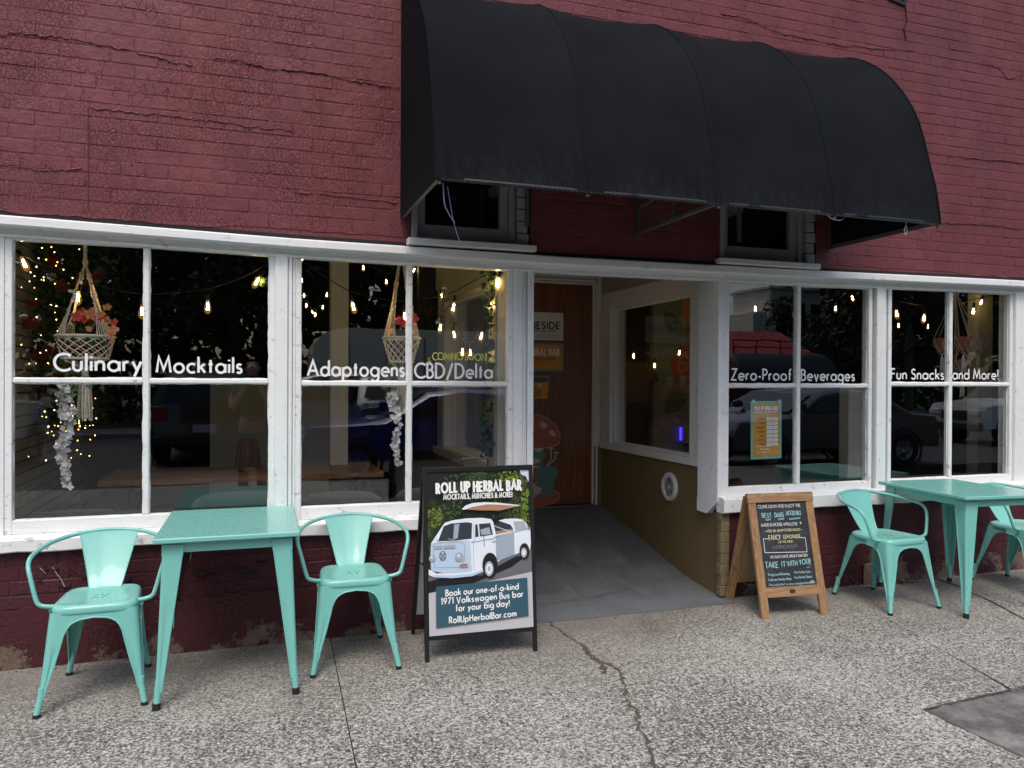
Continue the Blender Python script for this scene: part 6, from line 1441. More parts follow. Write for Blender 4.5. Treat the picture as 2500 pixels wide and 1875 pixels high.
# ---------------------------------------------------------------- macrame hangers
M_ROPE = simple('cream_cotton_rope', (.78, .73, .64), .9, 0, 260, .5)
def macrame(lab, top, cz, R1, zr, R2, zb, ztie, ztas, seed):
    t = thing('macrame_hanger', lab, 'plant hanger', top, 0, 'macrame plant hangers inside the left windows'); R = random.Random(seed); cx, cyy = cz
    ring = lambda r, z, n=28: [(cx+r*cos(2*pi*i/n), cyy+r*sin(2*pi*i/n), z) for i in range(n)]
    mb = MB(); mb.tube(ring(R1, zr), .0085, 8, closed=True)
    for i in range(60): a = 2*pi*i/60; mb.tube([(cx+(R1+.010*cos(b_))*cos(a+.02*b_/6), cyy+(R1+.010*cos(b_))*sin(a+.02*b_/6), zr+.010*sin(b_)) for b_ in (0, 2.1, 4.2)], .0022, 4, closed=True)
    mb.build('top_ring', M_ROPE, t, 60)
    mb = MB(); mb.tube(ring(R2, zb), .006, 8, closed=True); mb.build('bottom_ring', M_ROPE, t, 60)
    N = 14; rows = 3; mb = MB()
    def node(i, j):
        u = j/(2*rows); r = lerp(R1, R2, u**1.15); a = 2*pi*i/(2*N); return Vector((cx+r*cos(a), cyy+r*sin(a), lerp(zr, zb, u)))
    for i in range(N):
        for j in range(2*rows):
            par = j % 2; a = node(2*i+par, j)
            for s_ in (-1, 1): mb.tube([a, node(2*i+par+s_, j+1)], .0026, 5)
            if j: mb.ball(a, .0058, 6, 4)
    o = mb.build('net', M_ROPE, t, 60)
    tp = Vector(top); kn = Vector((cx, cyy, ztie))
    for k in range(4):
        a = pi/4+k*pi/2; foot = Vector((cx+R1*cos(a), cyy+R1*sin(a), zr)); mb = MB()
        for s_ in range(5):
            off = Vector((cos(a+pi/2), sin(a+pi/2), 0))*(s_-2)*.0085; q = [kn+off*.15+Vector((0, 0, 0))]
            for u in (.16, .18, .40, .42, .66, .68): q.append(kn.lerp(foot, u)+off*(.35 if u in (.16, .18, .42, .40, .66, .68) and s_ % 2 == 0 else .5))
            q.append(foot+off*1.9); mb.tube(q, .0025, 5)
        for u in (.17, .41, .67): p = kn.lerp(foot, u); mb.ball(p, .0105, 7, 5, sc=(1, 1, 1.3)); mb.ball(p+Vector((0, 0, -.02)), .0085, 7, 5)
        mb.build('cord', M_ROPE, t, 60)
    mb = MB()
    for k in range(3): mb.tube(smoothpath([tp+Vector((.006*cos(k*2.1+j*1.6), .006*sin(k*2.1+j*1.6), (kn.z-tp.z)*j/8)) for j in range(9)], 3), .0045, 6)
    mb.ball(kn, .015, 8, 6, sc=(1, 1, 1.7)); mb.build('twist', M_ROPE, t, 60)
    mb = MB(); bk = Vector((cx, cyy, zb-.06))
    for k in range(10): a = 2*pi*k/10; mb.tube([Vector((cx+R2*cos(a), cyy+R2*sin(a), zb)), bk+Vector((.012*cos(a), .012*sin(a), 0))], .003, 5)
    mb.ball(bk-Vector((0, 0, .015)), .019, 8, 6, sc=(1, 1, 1.6)); mb.build('gather', M_ROPE, t, 60)
    mb = MB()
    for k in range(44):
        a = R.uniform(0, 6.28); r = R.random()**.5; p0 = bk+Vector((.014*r*cos(a), .014*r*sin(a), -.02)); r2_ = .042*r; e = bk.z-(bk.z-ztas)*R.uniform(.93, 1.03)
        mb.tube(smoothpath([p0, Vector((cx+r2_*.8*cos(a), cyy+r2_*.8*sin(a), lerp(bk.z, e, .4))), Vector((cx+r2_*cos(a)+R.uniform(-.004, .004), cyy+r2_*sin(a), e))], 3), .0021, 4)
    mb.build('tassel', M_ROPE, t, 60)
    return t
p = W2(208, 822, 4.88); q = W2(208, 876, 4.88); tz = W2(208, 1025, 4.88)[1]
macrame('cream macrame hanger with a netted basket in the leftmost window', (at(208, 590, 4.88)[0], 4.88, 2.30), (p[0], 4.88), .148, p[1], .118, q[1], W2(208, 640, 4.88)[1], tz, 1)
p = W2(980, 826, 4.92); q = W2(980, 884, 4.92); tz = W2(980, 1008, 4.92)[1]
macrame('cream macrame hanger with a netted basket in the second window from the left', (p[0]-.03, 4.92, 2.42), (p[0], 4.92), .118, p[1], .075, q[1], W2(985, 600, 4.92)[1], tz, 2)

# pots in the right hand window
M_TERR = simple('terracotta', (.46, .15, .09), .8); M_PINKP = simple('pink_clay', (.42, .16, .16), .8); M_LILAC = simple('lilac_clay', (.50, .34, .38), .8)
hg = thing('pot_hanger', 'many corded macrame hanger fanning out to clay pots in the rightmost window', 'plant hanger', at(2335, 700, 5.0)); apex = Vector(at(2333, 715, 5.0)); R = random.Random(9)
pots = [(2300, 842, 5.0, M_TERR, .060, 'dark red clay pot, leftmost in the hanging macrame of the right window'), (2352, 838, 4.95, M_TERR, .060, 'terracotta pot at the centre of the hanging macrame in the right window'), (2389, 840, 5.02, M_LILAC, .062, 'greyish lilac clay pot, rightmost in the hanging macrame'),
        (2325, 862, 5.12, M_TERR, .055, 'terracotta pot at the back of the hanging macrame cluster'), (2349, 893, 5.0, M_PINKP, .060, 'small pink clay pot hanging lowest in the right window')]
for x, y, D, mt, r_, lab in pots:
    c = Vector(at(x, y, D)); t = thing('clay_pot', lab, 'pot', c)
    mb = MB(); mb.lathe([(0, -.055), (r_*.62, -.055), (r_*.92, .030), (r_*.92, .032), (r_*1.05, .032), (r_*1.08, .055), (r_*.95, .055), (r_*.85, .0), (0, -.01)], c, 20); mb.build('vessel', mt, t, 40)
    mb = MB(); mb.lathe([(0, .045), (r_*.93, .045)], c, 16); mb.build('soil', M_DIRT, t)
    for k in range(4):
        a = pi/4+k*pi/2+x; e = c+Vector((r_*1.1*cos(a), r_*1.1*sin(a), .055)); lo = c+Vector((r_*.6*cos(a+.8), r_*.6*sin(a+.8), -.062)); mid1 = c+Vector((r_*1.12*cos(a+.4), r_*1.12*sin(a+.4), 0)); mb = MB()
        ap = apex if lab.find('lowest') < 0 else Vector(at(2340, 830, 5.0))
        n_ = 16; lad = [ap.lerp(e, i/n_)+Vector((.0035*(1 if i % 2 else -1), 0, 0)) for i in range(n_+1)]; lad2 = [ap.lerp(e, i/n_)+Vector((-.0035*(1 if i % 2 else -1), 0, 0)) for i in range(n_+1)]
        mb.tube(lad, .0020, 4); mb.tube(lad2, .0020, 4)
        mb.tube([e, mid1, lo, c+Vector((0, 0, -.085))], .0024, 5); mb.tube([e, c+Vector((r_*1.12*cos(a-.4), r_*1.12*sin(a-.4), 0)), lo], .0024, 5); mb.build('cord', M_ROPE, hg, 60)
    mb = MB()
    for k in range(16):
        a = R.uniform(0, 6.28); mb.tube([c+Vector((0, 0, -.08)), c+Vector((.012*cos(a), .012*sin(a), -.13)), c+Vector((.018*cos(a)+R.uniform(-.006, .006), .018*sin(a), -.25+R.uniform(-.03, .03)))], .0018, 4)
    mb.build('tassel', M_ROPE, hg, 60)
mb = MB(); mb.ball(apex, .03, 10, 8, sc=(1, 1, 1.3)); mb.tube([apex, apex+Vector((0, 0, .6))], .006, 6); mb.build('knot', M_ROPE, hg, 60)
pl = thing('pendant_lamp', 'black bell shaped pendant lamp in the beverage lettering window', 'lamp', at(1886, 738, 5.4)); c = at(1886, 737, 5.4)
mb = MB(); mb.lathe([(.100, .0), (.098, .010), (.055, .028), (.034, .06), (.028, .13), (.022, .17), (.0, .175)], c, 24); mb.tube([(c[0], c[1], c[2]+.17), (c[0], c[1], 3.3)], .016, 8); mb.build('shade', M_BLACKM, pl, 50)
mb = MB(); mb.ball((c[0], c[1], c[2]+.04), .03, 8, 6); mb.build('bulb', M_COLM, pl, 60)
# ---------------------------------------------------------------- the street opposite (seen mirrored in the glass)
def carmat(n, c): return simple('car_'+n, c, .28, 0, None, var=.03, coat=.6)
M_CGL = simple('car_glass', (.012, .014, .016), .12); M_TYRE = simple('tyre', (.014, .014, .015), .85); M_RIM = simple('alloy_rim', (.42, .43, .44), .3, .8); M_HEADL = simple('headlight_lens', (.6, .62, .64), .15); M_TAIL = simple('tail_light', (.25, .01, .01), .2); M_BUMP = simple('bumper_plastic', (.02, .02, .022), .6); M_PLATE = simple('number_plate', (.5, .5, .48), .5)
PROF = {
 'suv': ([(-2.25, .42), (-2.30, .75), (-2.22, 1.02), (-1.3, 1.12), (-.75, 1.58), (-.2, 1.70), (1.6, 1.70), (2.12, 1.55), (2.25, 1.05), (2.28, .45)], [(-1.12, 1.12), (-.66, 1.52), (-.15, 1.62), (1.55, 1.62), (1.95, 1.48), (2.05, 1.10)]),
 'sedan': ([(-2.25, .36), (-2.30, .62), (-2.15, .86), (-1.05, .96), (-.35, 1.36), (.2, 1.44), (.95, 1.40), (1.65, 1.02), (2.2, .98), (2.28, .60), (2.25, .38)], [(-.86, .98), (-.30, 1.31), (.2, 1.38), (.92, 1.34), (1.42, 1.03)]),
 'pickup': ([(-2.7, .50), (-2.75, .85), (-2.62, 1.12), (-1.55, 1.18), (-1.05, 1.68), (-.6, 1.80), (.55, 1.80), (.82, 1.62), (.88, 1.18), (2.62, 1.18), (2.72, 1.0), (2.72, .55)], [(-1.40, 1.18), (-.98, 1.62), (-.58, 1.72), (.50, 1.72), (.70, 1.60), (.74, 1.18)])}
def car(lab, kind, mat, x, y, rz, z=-.12, cat='car', w=1.82):
    t = thing('parked_car', lab, cat, (x, y, z), radians(rz), 'vehicles parked across the street'); K = dict(parent=t, world=False); P, Gp = PROF[kind]; n = len(P)
    def sec(k, yk): return [(a, yk, b_) for a, b_ in P]
    mb = MB(); rows = []
    for s_, yy, top in ((0, -w/2+.10, .86), (1, -w/2, .0), (2, w/2, .0), (3, w/2-.10, .86)):
        row = []
        for a, b_ in P:
            tuck = max(0, (b_-1.05))*.26*(1 if yy < 0 else -1); row.append((a*(.985 if s_ in (0, 3) else 1), yy+tuck*(1 if s_ in (1, 2) else .9), b_ if s_ in (1, 2) else b_-.0))
        rows.append(row)
    vs = [p for r_ in rows for p in r_]
    # outer skin strips along the width
    A = rows[1]; B = rows[2]; m2 = MB(); vs = []
    K5 = [0, .06, .3, .5, .7, .94, 1]
    for u in K5:
        for i in range(n):
            crown = .03*(1-(2*u-1)**2); sh = .05 if u in (0, 1) else 0
            p = Vector(A[i]).lerp(Vector(B[i]), u); c0 = Vector((0, 0, .9)); p.z += crown-(sh if P[i][1] > .9 else 0); p.x *= (1-.02*(u in (0, 1))); vs.append(p)
    fs = [(j*n+i, (j+1)*n+i, (j+1)*n+i+1, j*n+i+1) for j in range(len(K5)-1) for i in range(n-1)]+[(j*n+n-1, (j+1)*n+n-1, (j+1)*n, j*n) for j in range(len(K5)-1)]
    fs += [tuple(range(n)), tuple((len(K5)-1)*n+i for i in range(n))[::-1]]
    m2.add(vs, fs); m2.build('body', mat, smooth=38, **K)
    for s_ in (-1, 1):
        mb = MB(); yy = lambda b_: s_*(w/2+.006)-s_*max(0, b_-1.05)*.26; cut = [(-.05, .05)]
        lo = min(b_ for a, b_ in Gp); hi = max(b_ for a, b_ in Gp); xs_ = [a for a, b_ in Gp]; mid = .35
        for a0, a1 in ((xs_[0]+.12, mid-.03), (mid+.03, xs_[-1]-.10)):
            pts = [(a0, lo+.03)]+[(a, b_-.05) for a, b_ in Gp if a0 < a < a1 and b_ > lo+.05]
            def topz(a): return interp(a, Gp)-.05
            pts = [(a0, lo+.03), (a0+.02, max(lo+.05, topz(a0)))]+[(a, b_-.05) for a, b_ in Gp if a0+.05 < a < a1-.05 and b_ > lo+.1]+[(a1-.02, max(lo+.05, topz(a1))), (a1, lo+.03)]
            mb.prism([(a, yy(b_)-s_*.001, b_) for a, b_ in pts], (0, s_*.004, 0))
        mb.build('side_window', M_CGL, smooth=None, **K)
    def screen(a, b_, nm):
        mb = MB(); d_ = Vector((b_[0]-a[0], 0, b_[1]-a[1])); nn_ = Vector((-d_.z, 0, d_.x)).normalized()*(.012 if a[0] < 0 else .012)
        if (a[0] < 0 and nn_.x > 0) or (a[0] > 0 and nn_.x < 0): nn_ = -nn_
        wa, wb = w/2-.16-(a[1]-1.05)*.1, w/2-.20-(b_[1]-1.05)*.26; p = [Vector((a[0], -wa, a[1])), Vector((a[0], wa, a[1])), Vector((b_[0], wb, b_[1])), Vector((b_[0], -wb, b_[1]))]
        mb.prism([q+nn_+Vector((0, 0, .028)) for q in p], nn_*.3); mb.build(nm, M_CGL, smooth=None, **K)
    fi = [i for i in range(n-1) if P[i][0] < 0 and P[i+1][1]-P[i][1] > .25 and P[i][1] > .9]
    if fi: i = fi[0]; a, b_ = Vector(P[i]).lerp(Vector(P[i+1]), .08), Vector(P[i]).lerp(Vector(P[i+1]), .92); screen(a, b_, 'windscreen')
    ri = [i for i in range(n-1) if P[i][0] > .5 and P[i][1]-P[i+1][1] > .25 and P[i][1] > 1.2]
    if ri: i = ri[0]; a, b_ = Vector(P[i+1]).lerp(Vector(P[i]), .12), Vector(P[i+1]).lerp(Vector(P[i]), .9); screen(a, b_, 'rear_window')
    wx = (P[0][0]+.78, P[-1][0]-.82); rr = .36 if kind != 'sedan' else .32
    for a in wx:
        for s_ in (-1, 1):
            T = Matrix.Translation((a, s_*(w/2-.11), rr)) @ Matrix.Rotation(radians(-90*s_), 4, 'X')
            mb = MB(); mb.lathe([(rr*.60, .115), (rr*.97, .115), (rr, .09), (rr, -.10), (rr*.6, -.10)], n=24, T=T); wl = mb.build('wheel', M_TYRE, smooth=40, **K)
            mb = MB(); mb.lathe([(0, .10), (rr*.16, .115), (rr*.2, .10), (rr*.5, .085), (rr*.6, .112)], n=20, T=T)
            for k in range(5): an = 2*pi*k/5; mb.bar(T @ Vector((rr*.12*cos(an), rr*.12*sin(an), .105)), T @ Vector((rr*.58*cos(an), rr*.58*sin(an), .105)), .05, .012)
            mb.build('rim', M_RIM, wl, 40, world=False)
            mb = MB(); mb.lathe([(rr+.035, .122), (rr+.085, .122), (rr+.085, .110), (rr+.035, .110)], n=20, T=T, a0=0, a1=2*pi); mb.build('arch_trim', M_BUMP, smooth=40, **K)
    for s_ in (-1, 1):
        mb = MB(); q = P[1]; mb.box(q[0]-.02, s_*(w/2-.42), q[1]-.02, q[0]+.10, s_*(w/2-.06), q[1]+.14, .02); mb.build('headlight', M_HEADL, smooth=None, **K)
        q = P[-2]; mb = MB(); mb.box(q[0]-.10, s_*(w/2-.28), q[1]-.22, q[0]+.03, s_*(w/2-.05), q[1]+.03, .02); mb.build('tail_light', M_TAIL, smooth=None, **K)
        mb = MB(); mb.box(-1.0, s_*(w/2+.02), 1.06, -.82, s_*(w/2+.16), 1.20, .03); mb.build('mirror', mat, smooth=None, **K)
    mb = MB(); mb.box(P[0][0]-.09, -w/2+.05, .36, P[0][0]+.1, w/2-.05, .58, .04); mb.build('bumper', M_BUMP if kind != 'pickup' else M_RIM, smooth=None, **K)
    mb = MB(); mb.box(P[-1][0]-.1, -w/2+.05, .36, P[-1][0]+.09, w/2-.05, .58, .04); mb.build('bumper', M_BUMP if kind != 'pickup' else M_RIM, smooth=None, **K)
    mb = MB(); mb.box(P[1][0]-.035, -.42, P[1][1]-.12, P[1][0]+.05, .42, P[1][1]+.12, .02); mb.build('grille', M_BUMP, smooth=None, **K)
    mb = MB(); mb.box(P[-1][0]+.09, -.2, .62, P[-1][0]+.115, .2, .76); mb.build('number_plate', M_PLATE, smooth=None, **K)
    return t
# reflections are mirror images: a car standing at distance y shows at 9 - y
car('white pickup truck mirrored at the far left of the windows', 'pickup', carmat('white', (.62, .63, .64)), -4.9, -5.3, 96, cat='pickup truck')
car('black square-backed vehicle mirrored in the middle of the first window', 'suv', carmat('black', (.012, .013, .014)), -.75, -8.2, 92)
car('silver car mirrored behind the adaptogens lettering', 'suv', carmat('silver', (.42, .43, .44)), 1.7, -9.2, 10)
car('dark blue off-road vehicle mirrored in the second window', 'suv', carmat('navy', (.012, .030, .085)), 2.95, -8.6, -90)
car('bright blue car with its bonnet mirrored low in the second window', 'sedan', carmat('blue', (.012, .022, .20)), 3.0, -3.45, 4)
car('dark red car mirrored behind the opening hours poster', 'sedan', carmat('dark_red', (.13, .014, .020)), 11.9, -6.2, 3)
car('white sport utility car mirrored in the rightmost window', 'suv', carmat('white2', (.60, .61, .62)), 19.5, -6.0, 6)
car('dark grey car mirrored low in the right windows', 'sedan', carmat('grey', (.03, .032, .036)), 10.2, -3.3, 2)
# cream horse-box like trailer with round ends
tr = thing('cream_trailer', 'long cream trailer with rounded ends mirrored behind the second window', 'trailer', (4.8, -14.6, 0)); M_CRM = simple('aged_cream_gelcoat', (.86, .77, .58), .45, 0, None, var=.2)
o_ = []; L0, L1, z0, z1, r_ = 1.6, 7.9, .75, 2.95, .85
for cx, cz, a0 in ((L1-r_, z1-r_, 0), (L0+r_, z1-r_, 90)):
    o_ += [(cx+r_*cos(radians(a0+15*i)), cz+r_*sin(radians(a0+15*i))) for i in range(7)]
o_ += [(L0, z0), (L1, z0)]
mb = MB(); mb.prism([(a, -15.6, b_) for a, b_ in o_], (0, 2.1, 0)); mb.build('body', M_CRM, tr, 30)
for k in range(5):
    mb = MB(); x = 2.6+k*1.1; mb.box(x, -13.496, 1.2, x+.03, -13.48, 2.7); mb.build('panel_rib', simple('rust_streak', (.16, .08, .04), .8), tr)
mb = MB(); mb.box(1.7, -13.4, 1.25, 7.9, -13.36, 1.28)
for k in range(42): mb.box(1.75+k*.148, -13.40, .55, 1.765+k*.148, -13.37, 1.55)
mb.box(1.7, -13.4, 1.52, 7.9, -13.36, 1.55); mb.build('rail_guard', M_BLACKM, tr)
for x in (3, 6.5):
    T = Matrix.Translation((x, -13.7, .38)) @ Matrix.Rotation(radians(90), 4, 'X'); mb = MB(); mb.lathe([(0, .1), (.2, .1), (.36, .1), (.38, .05), (.38, -.1)], n=20, T=T); mb.build('wheel', M_TYRE, tr, 40)
# dark horizontal tank with a red end, red roofed shed, pale civic building, shrubs
tk = thing('storage_tank', 'large dark horizontal tank with a red end mirrored in the beverage window', 'tank', (20, -13.5, 0))
T = Matrix.Translation((15.8, -14.5, 1.35)) @ Matrix.Rotation(radians(90), 4, 'Y')
mb = MB(); mb.lathe([(1.1, 0), (1.15, .05), (1.15, 4.0), (1.05, 4.2), (0, 4.3)], n=32, T=T); mb.build('shell', simple('tank_charcoal', (.022, .026, .026), .5, 0, None), tk, 40); mb = MB(); mb.lathe([(0, -.25), (.6, -.2), (.95, -.09), (1.1, .0)], n=32, T=T); mb.build('end_cap', simple('tank_red', (.10, .016, .012), .5), tk, 50)
for x in (16.6, 19): mb = MB(); mb.box(x, -15.3, 0, x+.4, -13.7, .6); mb.build('cradle', M_CRM, tk)
mb = MB()
for x in (16.1, 17.1, 18.1, 19.4): mb.tube([(x, -14.3, 2.4), (x, -14.3, 2.95)], .025, 6)
for z in (2.7, 2.95): mb.tube([(16.1, -14.3, z), (19.4, -14.3, z)], .025, 6)
mb.build('guard_rail', M_BLACKM, tk)
shd = thing('red_roofed_shed', 'low shed with a red ribbed metal roof mirrored in the beverage window', 'shed', (24, -20, 0)); M_RR = simple('red_metal_roof', (.42, .05, .055), .5)
mb = MB(); mb.box(14.5, -22, 0, 22.3, -18.4, 2.6); mb.build('wall', simple('shed_brown', (.12, .05, .04), .8), shd)
mb = MB(); mb.prism([(14.2, -18.0, 2.55), (14.2, -18.0, 2.63), (14.2, -20.2, 3.7), (14.2, -22.4, 2.63), (14.2, -22.4, 2.55)], (8.5, 0, 0)); rf = mb.build('roof', M_RR, shd)
mb = MB()
for k in range(28): x = 14.25+k*.3; mb.bar((x, -18.0, 2.65), (x, -20.2, 3.72), .04, .05)
o = mb.build('roof_ribs', M_RR, shd); o['kind'] = 'stuff'
mb = MB(); mb.box(14.2, -18.06, 2.50, 22.7, -17.98, 2.60); mb.build('gutter', M_WHITE, shd)
cv = thing('civic_building', 'pale stone civic building with tall windows mirrored in the beverage window', 'building', (38, -42, 0)); M_STN = simple('pale_limestone', (.70, .64, .57), .8)
mb = MB(); mb.box(34.2, -43, 0, 47, -38, 6.6, .05); mb.box(35.2, -42, 0, 46, -37.6, 8.3, .05); mb.box(35.0, -42.2, 8.15, 46.2, -37.3, 8.4, .05); mb.build('wall', M_STN, cv)
for k in range(7):
    for z0_, z1_ in ((1.2, 3.2), (4.0, 7.2)): mb = MB(); x = 35.9+k*1.45; mb.box(x, -37.62, z0_, x+.9, -37.56, z1_); mb.build('window', M_CGL, cv)
pw_ = thing('utility_pole', 'timber utility pole mirrored in the beverage window', 'pole', (24.5, -14.9, 0)); mb = MB(); mb.tube([(26.6, -16.8, 0), (26.6, -16.8, 10)], [.16, .11], 10); mb.build('shaft', simple('pole_timber', (.10, .085, .07), .9), pw_)
mb = MB(); mb.box(25.5, -16.9, 8.6, 27.7, -16.7, 8.75); mb.build('crossarm', simple('arm_timber', (.10, .085, .07), .9), pw_)
mb = MB()
for k in range(3): mb.tube(smoothpath([(-20, -16.8, 8.3+k*.3), (3, -16.8, 7.7+k*.3), (26.6, -16.8, 8.3+k*.3), (50, -16.8, 7.7+k*.3), (73, -16.8, 8.3+k*.3)], 8), .02, 4)
mb.build('wire', M_BLACKM, pw_)
# trees
M_BARK = simple('bark', (.035, .028, .022), .95, 0, 14, .8, .35); M_FOL = [simple('foliage_%s' % n, c, .7, var=.5) for n, c in (('a', (.016, .034, .011)), ('b', (.025, .046, .013)), ('c', (.010, .022, .009)))]
def tree_mesh(seed, H, Wd, n, low):
    R = random.Random(seed); tk = MB(); tips = []
    tk.tube(smoothpath([(0, 0, 0), (R.uniform(-.2, .2), 0, H*.2), (R.uniform(-.4, .4), R.uniform(-.3, .3), H*.45), (0, 0, H*.8)], 4), [lerp(.30, .05, i/12) for i in range(13)], 8)
    for k in range(14):
        a = R.uniform(0, 6.28); z = H*R.uniform(low, .75); L = Wd*R.uniform(.35, .5)*(1.1-z/H*.5); e = Vector((L*cos(a), L*sin(a), z+L*R.uniform(.2, .8))); tk.tube(smoothpath([(0, 0, z*.9), (e.x*.5, e.y*.5, z+.25*L), e], 3), [.10, .085, .07, .06, .045, .035, .02], 6); tips.append(e)
    cr = [Vector((R.gauss(0, .22)*Wd, R.gauss(0, .22)*Wd, H*R.uniform(low+.08, .97))) for _ in range(20)]+tips; lf = MB()
    for i in range(n):
        c = R.choice(cr); d_ = rv(R).normalized()*R.uniform(.3, 1.0)*Wd*.15; p = c+d_*R.random()**.35; leaf(lf, p, rv(R), R.uniform(.12, .30), R.choice((0, 0, 1, 2)), .4, rv(R))
    return tk.mesh('trunk', M_BARK, 60), lf.mesh('crown', M_FOL)
TM = [tree_mesh(1, 9.5, 7.5, 7000, .12), tree_mesh(2, 11, 7, 7000, .2), tree_mesh(3, 8, 8, 6500, .08)]
R = random.Random(17); NAMES = ['broad dark leafy tree', 'tall dark leafy tree', 'low spreading leafy tree']
spots = [(-14, -19.5, 0, 1), (-8.5, -18.5, 1, 1.05), (-4.5, -20.5, 2, 1.1), (-.5, -18.8, 0, 1.0), (3.4, -21, 1, 1.1), (7.4, -19, 0, 1.05), (11.5, -20.5, 1, 1.0), (15, -26, 2, .9), (26.5, -17.5, 0, 1.0), (31, -18.5, 1, .9), (35.5, -17, 0, 1.1), (48, -18, 1, 1.2), (-20, -22, 1, 1.2), (25.5, -30, 2, .5), (31, -26, 0, 1.0), (56, -20, 0, 1.3), (13.5, -32, 1, 1.1), (-11, -27, 1, 1.4), (0.5, -27, 1, 1.35), (8, -28, 1, 1.35)]
pos_w = ['far left end', 'left end', 'left, before the trailer', 'behind the black vehicle', 'behind the trailer', 'behind the trailer right end', 'right of the trailer', 'left of the shed', 'right of the shed', 'right, second past the shed', 'right, third past the shed', 'far right', 'outermost left', 'behind the shed, small', 'behind the shed right end', 'outermost right', 'back row left of the shed', 'back row, left', 'back row, centre', 'back row behind the trailer']
for i, (x, y, k, s_) in enumerate(spots):
    t = thing('street_tree', '%s across the street, %s' % (NAMES[k], pos_w[i]), 'tree', (x, y, 0), R.uniform(0, 6), 'trees across the street'); inst('trunk', TM[k][0], t, (0, 0, 0), sc=(s_,)*3); inst('crown', TM[k][1], t, (0, 0, 0), sc=(s_,)*3)
hd = MB(); R = random.Random(2)
for i in range(9000):
    x = R.uniform(-30, 60); p = Vector((x, -17.2-R.uniform(0, 3.5), R.random()**.7*(1.5+.5*sin(x*.7)+.3*sin(x*1.9)))); leaf(hd, p, rv(R), R.uniform(.15, .35), R.choice((0, 1, 2)), .4, rv(R))
for i in range(15000):
    x = R.uniform(-60, 17) if i < 10500 else R.uniform(38, 85); p = Vector((x, -31-R.uniform(0, 4), R.random()**.8*(12+2*sin(x*.4)+1.5*sin(x*1.1)))); leaf(hd, p, rv(R), R.uniform(.5, 1.1), R.choice((0, 1, 2)), .45, rv(R))
tag(hd.build('hedgerow', M_FOL), 'dense dark undergrowth along the far side of the street', 'hedge', kind='stuff')
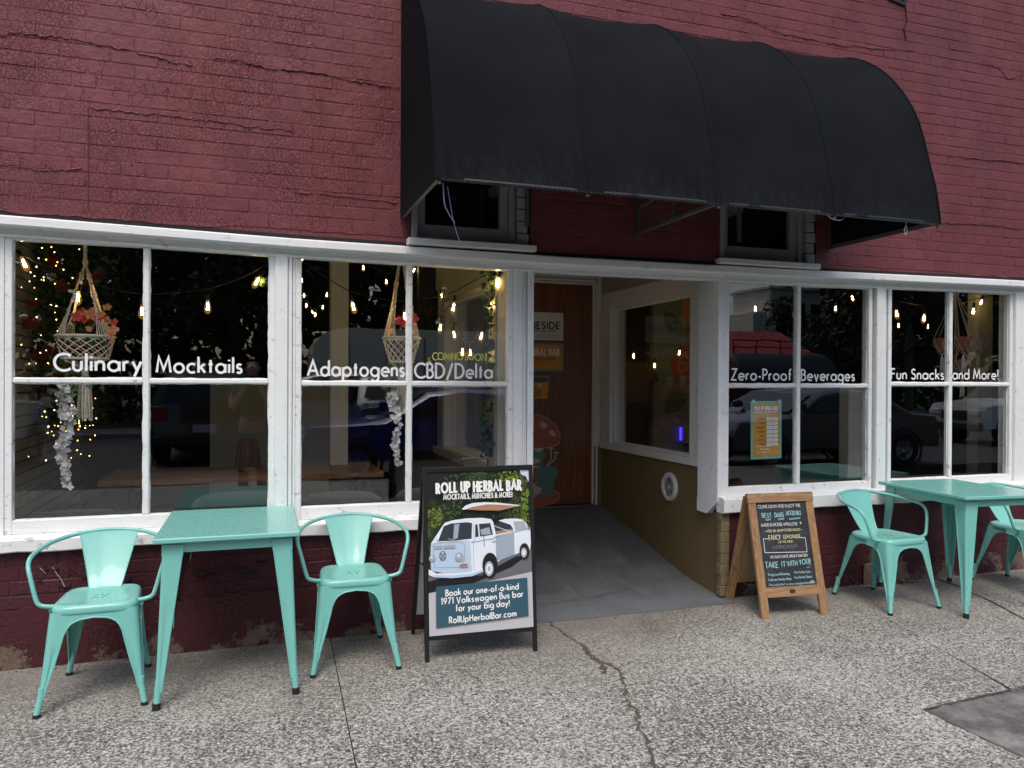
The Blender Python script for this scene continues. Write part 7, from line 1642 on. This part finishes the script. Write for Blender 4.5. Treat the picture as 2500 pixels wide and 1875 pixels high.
# ---------------------------------------------------------------- the person taking the picture (only ever seen mirrored in the glass)
def person(label, loc, rz):
    t = thing('person', label, 'person', loc, rz); K = dict(parent=t)
    def skin(name, verts, edges, mat, sub=2, parent=t):
        me = bpy.data.meshes.new(name); me.from_pydata([v[:3] for v in verts], edges, []); o = bpy.data.objects.new(name, me); COL.objects.link(o); o.parent = parent
        md = o.modifiers.new('skin', 'SKIN'); md.use_smooth_shade = True
        for i, v in enumerate(verts): sv = me.skin_vertices[0].data[i]; sv.radius = (v[3], v[4] if len(v) > 4 else v[3]); sv.use_root = (i == 0)
        s_ = o.modifiers.new('sub', 'SUBSURF'); s_.levels = s_.render_levels = sub; me.materials.append(mat); return o
    SK = simple('skin', (.48, .27, .19), .55, 0, None, var=.06); TS = simple('olive_tshirt', (.12, .09, .04), .9); JE = simple('blue_denim', (.035, .05, .09), .9); HR = simple('dark_brown_hair', (.03, .018, .012), .6); SH = simple('white_trainers', (.5, .5, .48), .6)
    # faces +y; phone is held up in front of the face
    v = [(0, 0, .90, .145, .105), (0, .01, 1.05, .125, .095), (0, .015, 1.22, .140, .105), (0, .0, 1.36, .125, .085), (0, .0, 1.425, .058), (0, .01, 1.49, .050), (0, .02, 1.56, .072, .085), (0, .015, 1.635, .070, .080),
         (-.15, 0, 1.37, .058), (-.235, .05, 1.20, .043), (-.22, .10, 1.13, .042), (-.13, .22, 1.28, .034), (-.06, .33, 1.40, .025),
         (.15, 0, 1.37, .058), (.235, .05, 1.20, .043), (.22, .10, 1.13, .042), (.13, .22, 1.28, .034), (.06, .33, 1.40, .025),
         (-.09, 0, .84, .088), (-.10, .01, .48, .060), (-.105, -.02, .10, .040), (-.11, .09, .045, .036, .04), (.09, 0, .84, .088), (.10, .0, .48, .060), (.105, -.03, .10, .040), (.11, .09, .045, .036, .04)]
    e = [(0, 1), (1, 2), (2, 3), (3, 4), (4, 5), (5, 6), (6, 7), (3, 8), (8, 9), (9, 10), (10, 11), (11, 12), (3, 13), (13, 14), (14, 15), (15, 16), (16, 17), (0, 18), (18, 19), (19, 20), (20, 21), (0, 22), (22, 23), (23, 24), (24, 25)]
    b = skin('body', v, e, SK)
    skin('tshirt', [(0, 0, .90, .158, .118), (0, .01, 1.05, .138, .108), (0, .015, 1.22, .153, .118), (0, .0, 1.355, .138, .096), (0, .0, 1.40, .075), (-.155, 0, 1.37, .068), (-.215, .035, 1.25, .062), (.155, 0, 1.37, .068), (.215, .035, 1.25, .062)], [(0, 1), (1, 2), (2, 3), (3, 4), (3, 5), (5, 6), (3, 7), (7, 8)], TS)
    skin('jeans', [(0, 0, .91, .150, .112), (-.09, 0, .82, .100), (-.10, .01, .48, .073), (-.105, -.02, .10, .056), (.09, 0, .82, .100), (.10, .0, .48, .073), (.105, -.03, .10, .056)], [(0, 1), (1, 2), (2, 3), (0, 4), (4, 5), (5, 6)], JE)
    for s_ in (-1, 1): skin('shoe', [(s_*.105, -.03, .05, .05, .045), (s_*.108, .04, .045, .05, .042), (s_*.112, .13, .035, .045, .03)], [(0, 1), (1, 2)], SH)
    skin('hair', [(0, -.02, 1.66, .085, .088), (0, -.05, 1.58, .085, .075), (0, -.06, 1.46, .075, .05), (0, -.065, 1.38, .06, .035)], [(0, 1), (1, 2), (2, 3)], HR)
    for s_ in (-1, 1):
        mb = MB(); mb.ball((s_*.032, .098, 1.585), .012, 8, 6); mb.build('eye', simple('eye', (.5, .5, .48), .3), t, 60, world=False)
        mb = MB(); mb.ball((s_*.078, .01, 1.575), .022, 8, 6, sc=(.4, .7, 1.2)); mb.build('ear', SK, t, 60, world=False)
    mb = MB(); mb.ball((0, .108, 1.562), .014, 8, 6, sc=(.8, 1.2, 1.5)); mb.build('nose', SK, t, 60, world=False)
    mb = MB(); mb.ball((0, .098, 1.522), .016, 8, 6, sc=(1.5, .6, .45)); mb.build('mouth', simple('lips', (.40, .14, .12), .5), t, 60, world=False)
    for s_ in (-1, 1):      # hands close round the edges of the phone
        hv = [(s_*.062, .335, 1.395, .028, .016), (s_*.078, .365, 1.43, .032, .014)]; he = [(0, 1)]
        for k in range(4):
            z = 1.465-k*.020; n = len(hv); L = (.9, 1, .95, .8)[k]; hv += [(s_*.085, .378, z, .0095), (s_*.088, .398*1.0, z+.004, .009), (s_*(.088-.022*L), .408, z+.006, .0085), (s_*(.088-.040*L), .407, z+.006, .0075)]; he += [(1, n), (n, n+1), (n+1, n+2), (n+2, n+3)]
        n = len(hv); hv += [(s_*.070, .362, 1.45, .012), (s_*.058, .365, 1.475, .010), (s_*.050, .372, 1.495, .009)]; he += [(1, n), (n, n+1), (n+1, n+2)]
        skin('hand', hv, he, SK, 1)
    return t
PL_ = (.0, -.435, 0.0)
person('person in an olive T-shirt holding up a phone, mirrored in the first window', PL_, 0)
ph_ = thing('smartphone', 'black phone held upright in both hands of the mirrored person', 'phone', (0, -.045, 1.47))
mb = MB(); mb.box(-.074, -.052, 1.425, .074, -.044, 1.497, .003); mb.build('case', M_BLACKM, ph_)
mb = MB(); mb.box(-.070, -.0535, 1.428, .070, -.0525, 1.494); mb.build('screen', simple('phone_screen', (.05, .06, .07), .1), ph_)
